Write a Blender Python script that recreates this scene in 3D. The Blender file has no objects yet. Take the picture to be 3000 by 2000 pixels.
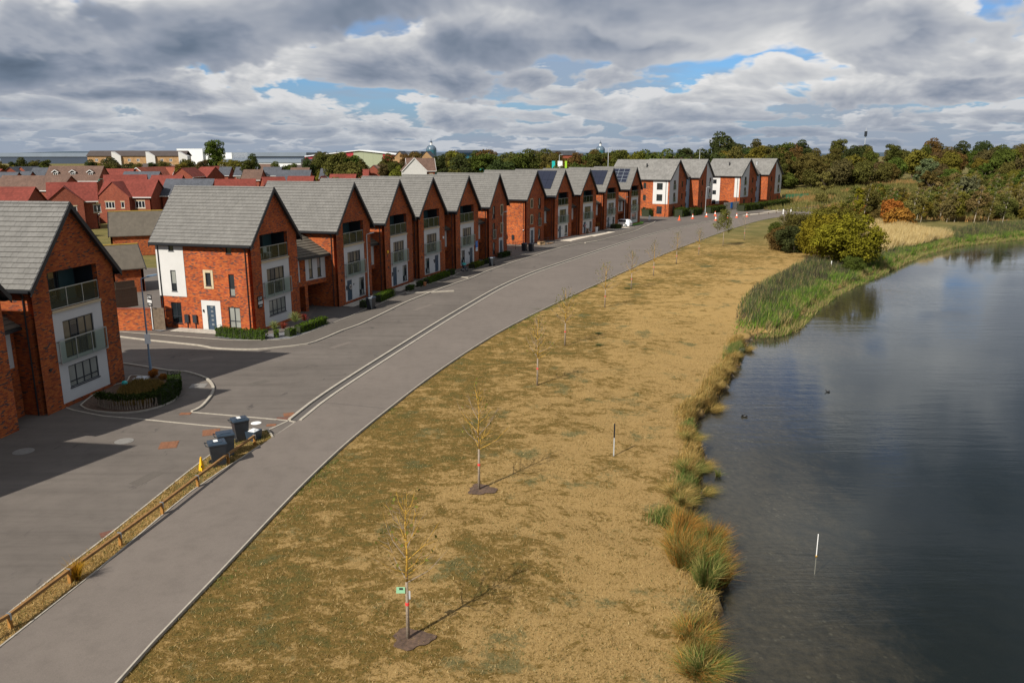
import bpy, bmesh, math, random
import numpy as np
from mathutils import Vector, Matrix
R = math.radians
rnd = random.Random(7)
scene = bpy.context.scene
col = scene.collection

# ------------------------------------------------------------------ camera
CAM_H = 14.0
cam_d = bpy.data.cameras.new('camera')
cam_d.sensor_width = 36.0
cam_d.lens = 28.0
cam_d.clip_start = 0.5
cam_d.clip_end = 9000
cam = bpy.data.objects.new('camera', cam_d)
col.objects.link(cam)
cam.location = (0, 0, CAM_H)
cam.rotation_euler = (R(90 - 13.265), 0, 0)
scene.camera = cam

# ------------------------------------------------------------------ sun, sky, exposure
SUN_EL, SUN_DIR = 39.5, 51.0          # shadows run towards 51 degrees from +X
sl = bpy.data.lights.new('sun', 'SUN')
sl.energy = 5.0
sl.angle = R(0.55)
sl.color = (1.0, 0.935, 0.835)
sun = bpy.data.objects.new('sun', sl)
col.objects.link(sun)
d = Vector((math.cos(R(SUN_DIR)) * math.cos(R(SUN_EL)), math.sin(R(SUN_DIR)) * math.cos(R(SUN_EL)), -math.sin(R(SUN_EL))))
sun.rotation_euler = d.to_track_quat('-Z', 'Y').to_euler()
scene.view_settings.view_transform = 'Standard'
scene.view_settings.look = 'None'
scene.view_settings.exposure = 0.34
scene.view_settings.gamma = 1.0
scene.view_settings.use_curve_mapping = False
scene.cycles.max_bounces = 6
scene.cycles.transparent_max_bounces = 10
scene.cycles.caustics_reflective = False
scene.cycles.caustics_refractive = False
scene.cycles.use_denoising = True
scene.cycles.sample_clamp_indirect = 6.0


class NT:
    """small helper for building node trees"""
    def __init__(self, tree):
        self.t = tree
        self.n = tree.nodes
        self.l = tree.links

    def put(self, sock, val):
        if isinstance(val, bpy.types.NodeSocket):
            self.l.new(val, sock)
        elif val is not None:
            if hasattr(sock.default_value, '__len__') and not hasattr(val, '__len__'):
                val = [val] * len(sock.default_value)
            if hasattr(val, '__len__') and len(sock.default_value) == 4 and len(val) == 3:
                val = tuple(val) + (1.0,)
            sock.default_value = val

    def add(self, typ, ins=None, **props):
        nd = self.n.new(typ)
        for k, v in props.items():
            setattr(nd, k, v)
        for k, v in (ins or {}).items():
            self.put(nd.inputs[k], v)
        return nd

    def math(self, op, a, b=None, c=None, clamp=False):
        nd = self.n.new('ShaderNodeMath')
        nd.operation = op
        nd.use_clamp = clamp
        self.put(nd.inputs[0], a)
        if b is not None: self.put(nd.inputs[1], b)
        if c is not None: self.put(nd.inputs[2], c)
        return nd.outputs[0]

    def vmath(self, op, a, b=None):
        nd = self.n.new('ShaderNodeVectorMath')
        nd.operation = op
        self.put(nd.inputs[0], a)
        if b is not None: self.put(nd.inputs[3 if op == 'SCALE' else 1], b)
        return nd.outputs[0]

    def comb(self, x, y, z):
        return self.add('ShaderNodeCombineXYZ', {0: x, 1: y, 2: z}).outputs[0]

    def sep(self, v):
        return self.add('ShaderNodeSeparateXYZ', {0: v}).outputs

    def noise(self, vec, scale, detail=4, rough=0.55, dist=0.0):
        return self.add('ShaderNodeTexNoise', {'Vector': vec, 'Scale': scale, 'Detail': detail, 'Roughness': rough, 'Distortion': dist}).outputs[0]

    def ramp(self, fac, stops, interp='LINEAR'):
        nd = self.n.new('ShaderNodeValToRGB')
        cr = nd.color_ramp
        cr.interpolation = interp
        while len(cr.elements) < len(stops):
            cr.elements.new(0.5)
        for e, (p, c) in zip(cr.elements, stops):
            e.position = p
            e.color = (c, c, c, 1) if not hasattr(c, '__len__') else (tuple(c) + (1,))[:4]
        self.put(nd.inputs[0], fac)
        return nd.outputs[0]

    def mix(self, fac, a, b, blend='MIX'):
        nd = self.n.new('ShaderNodeMix')
        nd.data_type = 'RGBA'
        nd.blend_type = blend
        self.put(nd.inputs[0], fac)
        self.put(nd.inputs[6], a)
        self.put(nd.inputs[7], b)
        return nd.outputs[2]

    def rng(self, v, a, b, c=0.0, d=1.0, smooth=True):
        nd = self.n.new('ShaderNodeMapRange')
        nd.interpolation_type = 'SMOOTHSTEP' if smooth else 'LINEAR'
        for i, x in enumerate((v, a, b, c, d)):
            self.put(nd.inputs[i], x)
        return nd.outputs[0]


world = bpy.data.worlds.new('World')
scene.world = world
world.use_nodes = True
T = NT(world.node_tree)
T.n.clear()
sky = T.add('ShaderNodeTexSky', sky_type='NISHITA')
sky.sun_disc = False
sky.sun_elevation = R(SUN_EL)
sky.sun_rotation = R(180 + 39)
sky.altitude = 50
sky.air_density = 1.0
sky.dust_density = 0.6
sky.ozone_density = 1.6
geo = T.add('ShaderNodeTexCoord').outputs['Generated']
dirn = T.vmath('NORMALIZE', geo)
sx, sy, sz = T.sep(dirn)
zz = T.math('MAXIMUM', sz, 0.0)


hz = T.math('SQRT', T.math('ADD', T.math('MULTIPLY', sx, sx), T.math('MULTIPLY', sy, sy)))
hxn = T.math('DIVIDE', sx, hz)
hyn = T.math('DIVIDE', sy, hz)


blue = T.vmath('MULTIPLY', sky.outputs[0], (0.085, 0.135, 0.20))
skyc = T.mix(T.rng(sz, 0.0, 0.10), (0.52, 0.64, 0.82), blue)
veil = T.noise(T.comb(T.math('MULTIPLY', hxn, 3.0), T.math('MULTIPLY', hyn, 3.0), T.math('MULTIPLY', zz, 16.0)), 1.0, 5, 0.6)
skyc = T.mix(T.math('MULTIPLY', T.rng(veil, 0.40, 0.60), 0.75), skyc, (0.60, 0.68, 0.82))
tint = T.noise(T.comb(T.math('MULTIPLY', hxn, 1.7), T.math('MULTIPLY', hyn, 1.7), T.math('MULTIPLY_ADD', zz, 7.0, 62.0)), 1.3, 2, 0.5)
# banks of cumulus one behind the other: flat shaded bases, bumpy sunlit tops.  (base height, thickness, width frequency, threshold, seed, softness)
BANKS = [(0.004, 0.009, 14.0, 0.44, 1.0, 0.05), (0.013, 0.012, 12.0, 0.44, 5.0, 0.05), (0.025, 0.016, 10.0, 0.43, 9.0, 0.05), (0.039, 0.024, 8.0, 0.42, 14.0, 0.05), (0.060, 0.034, 6.4, 0.42, 21.0, 0.045),
         (0.088, 0.050, 5.2, 0.415, 27.0, 0.045), (0.128, 0.075, 4.2, 0.405, 33.0, 0.05), (0.20, 0.12, 3.2, 0.34, 41.0, 0.06), (0.33, 0.20, 2.5, 0.31, 52.0, 0.07), (0.55, 0.34, 2.0, 0.31, 63.0, 0.08)]
for k, (e, h, f, thr, sd, soft) in enumerate(BANKS):
    vec = T.comb(T.math('MULTIPLY', hxn, f), T.math('MULTIPLY', hyn, f), T.math('MULTIPLY_ADD', zz, 0.62 / h, sd + 60.0))
    n = T.noise(vec, 1.0, 5, 0.57, 0.25)
    p = T.math('DIVIDE', T.math('SUBTRACT', sz, e), h)
    up = T.math('MAXIMUM', p, 0.0)
    dn = T.math('MAXIMUM', T.math('MULTIPLY', p, -1.0), 0.0)
    dd = T.math('SUBTRACT', T.math('SUBTRACT', n, thr), T.math('ADD', T.math('MULTIPLY', up, 0.085), T.math('MULTIPLY', dn, 0.30)))
    al = T.rng(dd, 0.0, soft)
    # bright towards the top and the thin edges, dark in the thick of the base
    lm = T.math('SUBTRACT', T.math('MULTIPLY_ADD', T.math('MINIMUM', p, 1.6), 0.30, 0.84), T.math('MULTIPLY', dd, 2.3))
    lm = T.math('ADD', lm, T.math('MULTIPLY', T.math('SUBTRACT', 0.50, tint), 1.35))
    c = T.ramp(lm, [(0.0, (0.155, 0.215, 0.305)), (0.25, (0.27, 0.35, 0.475)), (0.45, (0.46, 0.53, 0.665)), (0.65, (0.74, 0.785, 0.88)), (0.84, (1.08, 1.10, 1.13)), (1.0, (1.42, 1.41, 1.40))])
    fade = max(0.0, 0.55 * (1 - e / 0.06))
    if fade: c = T.mix(fade, c, (0.52, 0.63, 0.80))
    skyc = T.mix(al, skyc, c)
skyc = T.mix(T.rng(sz, -0.004, -0.03), skyc, (0.22, 0.25, 0.27))
bg = T.add('ShaderNodeBackground', {'Color': skyc, 'Strength': 0.44})
T.l.new(bg.outputs[0], T.add('ShaderNodeOutputWorld').inputs[0])

# ------------------------------------------------------------------ helpers
def tag(o, label=None, cat=None, group=None, kind=None):
    if label: o['label'] = label
    if cat: o['category'] = cat
    if group: o['group'] = group
    if kind: o['kind'] = kind
    return o


def empty(name, loc=(0, 0, 0), rz=0.0, label=None, cat=None, group=None):
    o = bpy.data.objects.new(name, None)
    o.empty_display_size = 0.3
    o.location = loc
    o.rotation_euler = (0, 0, rz)
    col.objects.link(o)
    return tag(o, label, cat, group)


def link_mesh(name, me, parent=None, loc=None, rot=None):
    o = bpy.data.objects.new(name, me)
    col.objects.link(o)
    if parent: o.parent = parent
    if loc is not None: o.location = loc
    if rot is not None: o.rotation_euler = rot
    return o


def copy_tree(o, parent=None):
    c = o.copy()
    col.objects.link(c)
    c.parent = parent
    for ch in list(o.children):
        copy_tree(ch, c)
    return c


class MB:
    """collects faces; build() links them as one mesh object with metre-true UVs"""
    def __init__(self):
        self.v = []; self.f = []; self.m = []
        self.mi = 0

    def face(self, pts):
        b = len(self.v)
        self.v += [tuple(p) for p in pts]
        self.f.append(tuple(range(b, b + len(pts))))
        self.m.append(self.mi)

    def hexa(self, p):
        """8 points: bottom ring 0-3 (ccw from above), top ring 4-7"""
        b = len(self.v)
        self.v += [tuple(q) for q in p]
        for q in ((3, 2, 1, 0), (4, 5, 6, 7), (0, 1, 5, 4), (1, 2, 6, 5), (2, 3, 7, 6), (3, 0, 4, 7)):
            self.f.append(tuple(b + i for i in q)); self.m.append(self.mi)

    def box(self, x0, x1, y0, y1, z0, z1):
        self.hexa([(x0, y0, z0), (x1, y0, z0), (x1, y1, z0), (x0, y1, z0), (x0, y0, z1), (x1, y0, z1), (x1, y1, z1), (x0, y1, z1)])

    def cyl(self, c, r0, r1, z0, z1, n=12, cap=True):
        b = len(self.v)
        for k in range(n):
            a = 2 * math.pi * k / n
            self.v.append((c[0] + r0 * math.cos(a), c[1] + r0 * math.sin(a), z0))
        for k in range(n):
            a = 2 * math.pi * k / n
            self.v.append((c[0] + r1 * math.cos(a), c[1] + r1 * math.sin(a), z1))
        for k in range(n):
            j = (k + 1) % n
            self.f.append((b + k, b + j, b + n + j, b + n + k)); self.m.append(self.mi)
        if cap:
            self.f.append(tuple(b + n + k for k in range(n))); self.m.append(self.mi)
            self.f.append(tuple(b + n - 1 - k for k in range(n))); self.m.append(self.mi)

    def tube(self, pts, rads, n=6, cap=True):
        pts = [Vector(p) for p in pts]
        b = len(self.v)
        N = len(pts)
        for i, p in enumerate(pts):
            t = (pts[min(i + 1, N - 1)] - pts[max(i - 1, 0)]).normalized()
            a = t.cross(Vector((0, 0, 1)))
            if a.length < 1e-3: a = t.cross(Vector((0, 1, 0)))
            a.normalize(); c = t.cross(a)
            r = rads[i] if hasattr(rads, '__len__') else rads
            for k in range(n):
                an = 2 * math.pi * k / n
                self.v.append(tuple(p + (a * math.cos(an) + c * math.sin(an)) * r))
        for i in range(N - 1):
            for k in range(n):
                j = (k + 1) % n
                self.f.append((b + i * n + j, b + i * n + k, b + (i + 1) * n + k, b + (i + 1) * n + j)); self.m.append(self.mi)
        if cap:
            self.f.append(tuple(b + k for k in range(n))); self.m.append(self.mi)
            self.f.append(tuple(b + (N - 1) * n + n - 1 - k for k in range(n))); self.m.append(self.mi)

    def bar(self, a, b, w, h, up=(0, 0, 1)):
        a = Vector(a); b = Vector(b); t = (b - a).normalized(); up = Vector(up)
        s = t.cross(up)
        if s.length < 1e-4: s = t.cross(Vector((0, 1, 0)))
        s.normalize(); u = s.cross(t).normalized()
        s = s * w / 2; u = u * h / 2
        self.hexa([a - s - u, a + s - u, b + s - u, b - s - u, a - s + u, a + s + u, b + s + u, b - s + u])

    def mesh(self, name, mat, smooth=False):
        me = bpy.data.meshes.new(name)
        me.from_pydata(self.v, [], self.f)
        mats = mat if isinstance(mat, (list, tuple)) else [mat]
        for m in mats: me.materials.append(m)
        if len(mats) > 1: me.polygons.foreach_set('material_index', self.m)
        box_uv(me)
        if smooth: me.polygons.foreach_set('use_smooth', [True] * len(me.polygons))
        return me

    def build(self, name, mat, parent=None, smooth=False, loc=None, rot=None):
        return link_mesh(name, self.mesh(name, mat, smooth), parent, loc, rot)


def box_uv(me):
    n = len(me.polygons)
    if not n: return
    nl = len(me.loops)
    co = np.empty(len(me.vertices) * 3, 'f'); me.vertices.foreach_get('co', co); co = co.reshape(-1, 3)
    vi = np.empty(nl, 'i'); me.loops.foreach_get('vertex_index', vi)
    nm = np.empty(n * 3, 'f'); me.polygons.foreach_get('normal', nm); nm = nm.reshape(-1, 3)
    tot = np.empty(n, 'i'); me.polygons.foreach_get('loop_total', tot)
    pn = np.repeat(nm, tot, axis=0)
    p = co[vi]
    h = np.stack([-pn[:, 1], pn[:, 0]], 1)
    L = np.linalg.norm(h, axis=1)
    flat = (np.abs(pn[:, 2]) > 0.93) | (L < 1e-4)
    h = h / np.maximum(L, 1e-4)[:, None]
    u = np.where(flat, p[:, 0], (p[:, :2] * h).sum(1))
    v = np.where(flat, p[:, 1], p[:, 2])
    uv = me.uv_layers.new(name='UVMap')
    uv.data.foreach_set('uv', np.stack([u, v], 1).astype('f').ravel())


def catmull(pts, step=1.0):
    P = [np.array(p, float) for p in pts]
    P = [2 * P[0] - P[1]] + P + [2 * P[-1] - P[-2]]
    out = []
    for i in range(1, len(P) - 2):
        a, b, c, e = P[i - 1], P[i], P[i + 1], P[i + 2]
        n = max(2, int(np.linalg.norm(c - b) / step))
        for k in range(n):
            t = k / n
            out.append(0.5 * ((2 * b) + (-a + c) * t + (2 * a - 5 * b + 4 * c - e) * t * t + (-a + 3 * b - 3 * c + e) * t ** 3))
    out.append(P[-2])
    return [tuple(p) for p in out]


def offset(pts, dist):
    """shift a polyline to its right by dist"""
    out = []
    for i, p in enumerate(pts):
        a = Vector(pts[max(i - 1, 0)]); b = Vector(pts[min(i + 1, len(pts) - 1)])
        t = (b - a).normalized()
        out.append((p[0] + t.y * dist, p[1] - t.x * dist))
    return out


def resample(pts, n):
    P = np.array(pts); s = np.r_[0, np.cumsum(np.linalg.norm(np.diff(P, axis=0), axis=1))]
    q = np.linspace(0, s[-1], n)
    return list(zip(np.interp(q, s, P[:, 0]), np.interp(q, s, P[:, 1])))


def ribbon(mb, left, right, z):
    n = max(len(left), len(right))
    l = resample(left, n); r = resample(right, n)
    for i in range(n - 1):
        mb.face([(*l[i], z), (*r[i], z), (*r[i + 1], z), (*l[i + 1], z)])


def kerb(mb, line, w, z0, z1):
    l = offset(line, -w / 2); r = offset(line, w / 2)
    for i in range(len(line) - 1):
        mb.hexa([(*l[i], z0), (*r[i], z0), (*r[i + 1], z0), (*l[i + 1], z0), (*l[i], z1), (*r[i], z1), (*r[i + 1], z1), (*l[i + 1], z1)])


# ------------------------------------------------------------------ materials
MATS = {}
def newmat(name):
    m = bpy.data.materials.new(name)
    m.use_nodes = True
    t = NT(m.node_tree)
    b = t.n['Principled BSDF']
    MATS[name] = m
    return m, t, b


def plain(name, c, rough=0.6, var=0.12, scale=3.0, metal=0.0, bump=0.0, spec=0.5, obj_random=0.0, coords='Object'):
    m, t, b = newmat(name)
    v = t.add('ShaderNodeTexCoord').outputs[coords]
    n = t.noise(v, scale, 5, 0.6)
    lo = tuple(x * (1 - var) for x in c); hi = tuple(min(1, x * (1 + var)) for x in c)
    cc = t.ramp(n, [(0.3, lo), (0.7, hi)])
    if obj_random:
        r = t.add('ShaderNodeObjectInfo').outputs['Random']
        cc = t.mix(1.0, cc, t.ramp(r, [(0, 1 - obj_random), (1, 1.0)]), 'MULTIPLY')
    t.put(b.inputs['Base Color'], cc)
    b.inputs['Roughness'].default_value = rough
    b.inputs['Metallic'].default_value = metal
    b.inputs['Specular IOR Level'].default_value = spec
    if bump:
        t.put(b.inputs['Normal'], t.add('ShaderNodeBump', {'Strength': bump, 'Distance': 0.02, 'Height': n}).outputs[0])
    return m


def brickmat(name, stops, mortar, bw=0.225, bh=0.075, mort=0.011, weather=0.34):
    m, t, b = newmat(name)
    uv = t.add('ShaderNodeTexCoord').outputs['UV']
    u, v, _ = t.sep(uv)
    row = t.math('DIVIDE', v, bh)
    ri = t.math('FLOOR', row)
    uu = t.math('ADD', t.math('DIVIDE', u, bw), t.math('MULTIPLY', ri, 0.5))
    ci = t.math('FLOOR', uu)
    fu = t.math('SUBTRACT', uu, ci); fv = t.math('SUBTRACT', row, ri)
    mu = t.math('MINIMUM', fu, t.math('SUBTRACT', 1.0, fu))
    mv = t.math('MINIMUM', fv, t.math('SUBTRACT', 1.0, fv))
    mk = t.math('MINIMUM', t.math('MULTIPLY', mu, bw), t.math('MULTIPLY', mv, bh))
    isb = t.rng(mk, mort * 0.35, mort * 0.7)
    wn = t.add('ShaderNodeTexWhiteNoise', {'Vector': t.comb(ci, ri, 3.7)}, noise_dimensions='3D').outputs[0]
    bc = t.ramp(wn, stops, 'CONSTANT')
    gp = t.add('ShaderNodeNewGeometry').outputs['Position']
    fine = t.noise(gp, 9.0, 4, 0.6)
    bc = t.mix(1.0, bc, t.ramp(fine, [(0.25, 0.78), (0.75, 1.18)]), 'MULTIPLY')
    cc = t.mix(isb, mortar, bc)
    wth = t.noise(gp, 0.55, 5, 0.62)
    cc = t.mix(1.0, cc, t.add('ShaderNodeObjectInfo').outputs['Color'], 'MULTIPLY')
    cc = t.mix(1.0, cc, t.ramp(wth, [(0.3, 1 - weather), (0.72, 1.0 + weather * 0.35)]), 'MULTIPLY')
    t.put(b.inputs['Base Color'], cc)
    b.inputs['Roughness'].default_value = 0.85
    b.inputs['Specular IOR Level'].default_value = 0.25
    t.put(b.inputs['Normal'], t.add('ShaderNodeBump', {'Strength': 0.5, 'Distance': 0.008, 'Height': t.math('ADD', isb, t.math('MULTIPLY', wn, 0.4))}).outputs[0])
    return m


BRICK = brickmat('brick_orange', [(0, (0.40, 0.076, 0.016)), (0.25, (0.46, 0.100, 0.019)), (0.50, (0.30, 0.054, 0.016)), (0.72, (0.50, 0.125, 0.026)), (0.87, (0.075, 0.045, 0.045)), (0.95, (0.19, 0.05, 0.03))], (0.31, 0.15, 0.078))
BRICK_R = brickmat('brick_red', [(0, (0.25, 0.052, 0.026)), (0.3, (0.29, 0.066, 0.032)), (0.6, (0.22, 0.043, 0.022)), (0.9, (0.17, 0.036, 0.024))], (0.26, 0.13, 0.09), weather=0.15)
RENDER = plain('white_render', (0.55, 0.545, 0.53), 0.85, 0.05, 0.8, spec=0.2)
STONE = plain('cast_stone', (0.50, 0.41, 0.27), 0.85, 0.08, 3.0, spec=0.2)
BLACK = plain('black_fascia', (0.012, 0.013, 0.016), 0.45, 0.2, 2.0)
ANTH = plain('anthracite_frame', (0.022, 0.027, 0.034), 0.4, 0.1, 2.0)
UPVC = plain('white_frame', (0.64, 0.64, 0.63), 0.4, 0.03, 2.0)
DOORBLUE = plain('blue_grey_door', (0.035, 0.062, 0.095), 0.42, 0.06, 2.0)
METAL = plain('brushed_steel', (0.42, 0.47, 0.50), 0.32, 0.08, 6.0, metal=0.75)
LAMPBLUE = plain('painted_grey_blue_steel', (0.16, 0.23, 0.31), 0.4, 0.08, 3.0)
LAMPGREY = plain('galvanised_steel', (0.52, 0.55, 0.57), 0.45, 0.08, 3.0, metal=0.3)
GREENPOST = plain('green_painted_steel', (0.0, 0.115, 0.075), 0.45, 0.1, 3.0)
CLAD = plain('pale_blue_boards', (0.235, 0.375, 0.475), 0.7, 0.06, 1.5)
KERBST = plain('concrete_kerb', (0.36, 0.325, 0.27), 0.9, 0.16, 4.0, spec=0.2)
WOODY = plain('stained_timber', (0.34, 0.165, 0.040), 0.7, 0.25, 5.0, spec=0.3)
WOODRAIL = plain('weathered_timber_rail', (0.235, 0.125, 0.045), 0.75, 0.25, 5.0, spec=0.3)
WOODG = plain('grey_timber', (0.16, 0.12, 0.085), 0.85, 0.25, 4.0, spec=0.2)
PVBLACK = plain('black_plastic', (0.022, 0.026, 0.032), 0.38, 0.12, 4.0)
PVBLUE = plain('dark_blue_plastic', (0.030, 0.048, 0.072), 0.35, 0.12, 4.0)
RUST = plain('rusty_iron', (0.19, 0.080, 0.038), 0.85, 0.3, 9.0, bump=0.3)
RUSTD = plain('dark_rusty_iron', (0.13, 0.055, 0.035), 0.85, 0.3, 9.0, bump=0.3)
GREYMET = plain('grey_cover', (0.19, 0.18, 0.165), 0.7, 0.15, 7.0)
WHITEP = plain('white_paint', (0.78, 0.78, 0.76), 0.5, 0.05, 3.0)
ORANGE = plain('cone_orange', (0.75, 0.10, 0.02), 0.5, 0.08, 3.0)
YELLOW = plain('cone_yellow', (0.80, 0.43, 0.01), 0.5, 0.08, 3.0)
REDTAPE = plain('red_tape', (0.70, 0.055, 0.05), 0.5, 0.1, 8.0)
TEAL = plain('teal_plastic', (0.02, 0.42, 0.40), 0.3, 0.08, 3.0)
MINT = plain('mint_board', (0.26, 0.52, 0.32), 0.6, 0.05, 3.0)
SIGNBLUE = plain('sign_blue', (0.02, 0.16, 0.52), 0.4, 0.05, 3.0)
SOLAR = plain('solar_glass', (0.010, 0.013, 0.028), 0.12, 0.1, 1.0)
CARWHITE = plain('white_car_paint', (0.78, 0.79, 0.80), 0.2, 0.02, 1.0)
CARDARK = plain('dark_car_paint', (0.02, 0.022, 0.028), 0.2, 0.05, 1.0)
CARBLUE = plain('silver_blue_car_paint', (0.20, 0.25, 0.34), 0.22, 0.04, 1.0, metal=0.4)
RUBBER = plain('tyre_rubber', (0.015, 0.015, 0.016), 0.8, 0.1, 4.0)
LAMPRED = plain('red_lens', (0.45, 0.01, 0.01), 0.2, 0.05, 4.0)
PAVE = plain('pale_paving', (0.42, 0.385, 0.33), 0.9, 0.12, 3.0, spec=0.2, obj_random=0.15)
PAVEW = plain('light_resin_paving', (0.52, 0.46, 0.38), 0.9, 0.12, 6.0, spec=0.2)
SLATE = plain('slate_chippings', (0.14, 0.14, 0.15), 0.85, 0.6, 14.0, bump=0.8)
LICHEN = plain('yellow_lichen_bark', (0.40, 0.235, 0.030), 0.85, 0.35, 14.0)
BARKG = plain('grey_bark', (0.24, 0.19, 0.14), 0.9, 0.35, 16.0, bump=0.4)
BARKD = plain('dark_bark', (0.075, 0.055, 0.038), 0.9, 0.3, 6.0)
BIRCH = plain('pale_birch_bark', (0.42, 0.37, 0.29), 0.85, 0.3, 5.0)
MULCH = plain('bare_soil', (0.090, 0.055, 0.036), 0.95, 0.45, 7.0, bump=0.8, coords='Object')
TERRA = plain('terracotta', (0.42, 0.16, 0.06), 0.85, 0.15, 4.0)


def glassmat(name, base, rough=0.04, coatvar=0.5):
    m, t, b = newmat(name)
    gp = t.add('ShaderNodeNewGeometry').outputs['Position']
    n = t.noise(gp, 0.7, 2, 0.5)
    t.put(b.inputs['Base Color'], t.ramp(n, [(0.3, tuple(x * (1 - coatvar) for x in base)), (0.7, base)]))
    b.inputs['Roughness'].default_value = rough
    b.inputs['IOR'].default_value = 1.6
    b.inputs['Specular IOR Level'].default_value = 0.7
    t.put(b.inputs['Normal'], t.add('ShaderNodeBump', {'Strength': 0.03, 'Distance': 0.05, 'Height': t.noise(gp, 1.3, 1, 0.4)}).outputs[0])
    return m

GLASS = glassmat('window_glass', (0.020, 0.027, 0.032))
GLASSC = glassmat('window_with_blind', (0.30, 0.31, 0.28), 0.08, 0.25)
GLASSW = glassmat('window_with_curtain', (0.17, 0.14, 0.085), 0.08, 0.5)
FARGLASS = glassmat('far_glass_front', (0.03, 0.13, 0.17), 0.15, 0.3)
m, t, b = newmat('balustrade_glass')
tr = t.add('ShaderNodeBsdfTransparent', {0: (0.80, 0.90, 0.86, 1)})
gl = t.add('ShaderNodeBsdfGlossy', {0: (0.78, 0.95, 0.90, 1), 'Roughness': 0.12})
fr = t.add('ShaderNodeFresnel', {'IOR': 1.5})
mx = t.add('ShaderNodeMixShader', {0: t.math('MULTIPLY', fr.outputs[0], 0.8), 1: tr.outputs[0], 2: gl.outputs[0]})
t.l.new(mx.outputs[0], t.n['Material Output'].inputs[0])
BGLASS = m


def roofmat(name, c, bw=0.33, bh=0.27, objr=False, var=0.06):
    m, t, b = newmat(name)
    gp = t.add('ShaderNodeNewGeometry').outputs['Position']
    if objr:
        wn = t.add('ShaderNodeObjectInfo').outputs['Random']
    else:
        u, v, _ = t.sep(t.add('ShaderNodeTexCoord').outputs['UV'])
        wn = t.add('ShaderNodeTexWhiteNoise', {'Vector': t.comb(t.math('FLOOR', t.math('DIVIDE', u, bw)), t.math('FLOOR', t.math('DIVIDE', v, bh)), 1.3)}).outputs[0]
    cc = t.ramp(wn, [(0, tuple(x * (1 - var) for x in c)), (1, tuple(x * (1 + var) for x in c))])
    big = t.noise(gp, 0.5, 5, 0.6)
    cc = t.mix(1.0, cc, t.ramp(big, [(0.3, 0.93), (0.7, 1.05)]), 'MULTIPLY')
    n = t.noise(gp, 22, 3, 0.6)
    cc = t.mix(1.0, cc, t.ramp(n, [(0.3, 0.92), (0.7, 1.06)]), 'MULTIPLY')
    lich = t.math('MULTIPLY', t.rng(t.noise(gp, 5.5, 4, 0.7), 0.62, 0.70), t.rng(t.noise(gp, 0.45, 2, 0.5), 0.45, 0.65))
    cc = t.mix(t.math('MULTIPLY', lich, 0.45), cc, (0.26, 0.24, 0.17))
    stk = t.noise(t.vmath('MULTIPLY', gp, (2.2, 2.2, 0.25)), 1.0, 4, 0.6)
    cc = t.mix(1.0, cc, t.ramp(stk, [(0.3, 0.88), (0.7, 1.07)]), 'MULTIPLY')
    t.put(b.inputs['Base Color'], cc)
    b.inputs['Roughness'].default_value = 0.82
    b.inputs['Specular IOR Level'].default_value = 0.3
    t.put(b.inputs['Normal'], t.add('ShaderNodeBump', {'Strength': 0.15, 'Distance': 0.01, 'Height': n}).outputs[0])
    return m

TILE_C = (0.158, 0.153, 0.143)
TEALD = plain('dark_teal_panel', (0.035, 0.075, 0.085), 0.3, 0.1, 2.0)
TILE = roofmat('grey_roof_tile', TILE_C)
TILEO = roofmat('grey_roof_tile_single', TILE_C, objr=True)
TILED = roofmat('brown_grey_roof_tile', (0.105, 0.090, 0.070))
UNDER = plain('roof_underlay', (0.04, 0.04, 0.04), 0.9, 0.1, 1.0)


def coursed(name, c, course=0.30, var=0.14):
    """far roofs: tile courses as fine relief"""
    m, t, b = newmat(name)
    gp = t.add('ShaderNodeNewGeometry').outputs['Position']
    u, v, _ = t.sep(t.add('ShaderNodeTexCoord').outputs['UV'])
    q = t.math('DIVIDE', v, course)
    fq = t.math('SUBTRACT', q, t.math('FLOOR', q))
    wn = t.add('ShaderNodeTexWhiteNoise', {'Vector': t.comb(t.math('FLOOR', t.math('DIVIDE', u, 0.33)), t.math('FLOOR', q), 1.3)}).outputs[0]
    cc = t.ramp(wn, [(0, tuple(x * (1 - var) for x in c)), (1, tuple(x * (1 + var) for x in c))])
    big = t.noise(gp, 0.35, 4, 0.6)
    cc = t.mix(1.0, cc, t.ramp(big, [(0.3, 0.85), (0.7, 1.12)]), 'MULTIPLY')
    t.put(b.inputs['Base Color'], cc)
    b.inputs['Roughness'].default_value = 0.85
    b.inputs['Specular IOR Level'].default_value = 0.25
    t.put(b.inputs['Normal'], t.add('ShaderNodeBump', {'Strength': 1.0, 'Distance': 0.03, 'Height': t.math('SUBTRACT', 1.0, fq)}).outputs[0])
    return m

ROOF_RED = coursed('red_roof', (0.170, 0.038, 0.027))
ROOF_ORANGE = coursed('orange_red_roof', (0.22, 0.062, 0.036))
ROOF_BROWN = coursed('brown_roof', (0.120, 0.074, 0.056))
ROOF_DARK = coursed('dark_slate_roof', (0.072, 0.078, 0.092))
ROOF_GREY = coursed('grey_far_roof', (0.17, 0.165, 0.155), 0.32)


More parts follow.
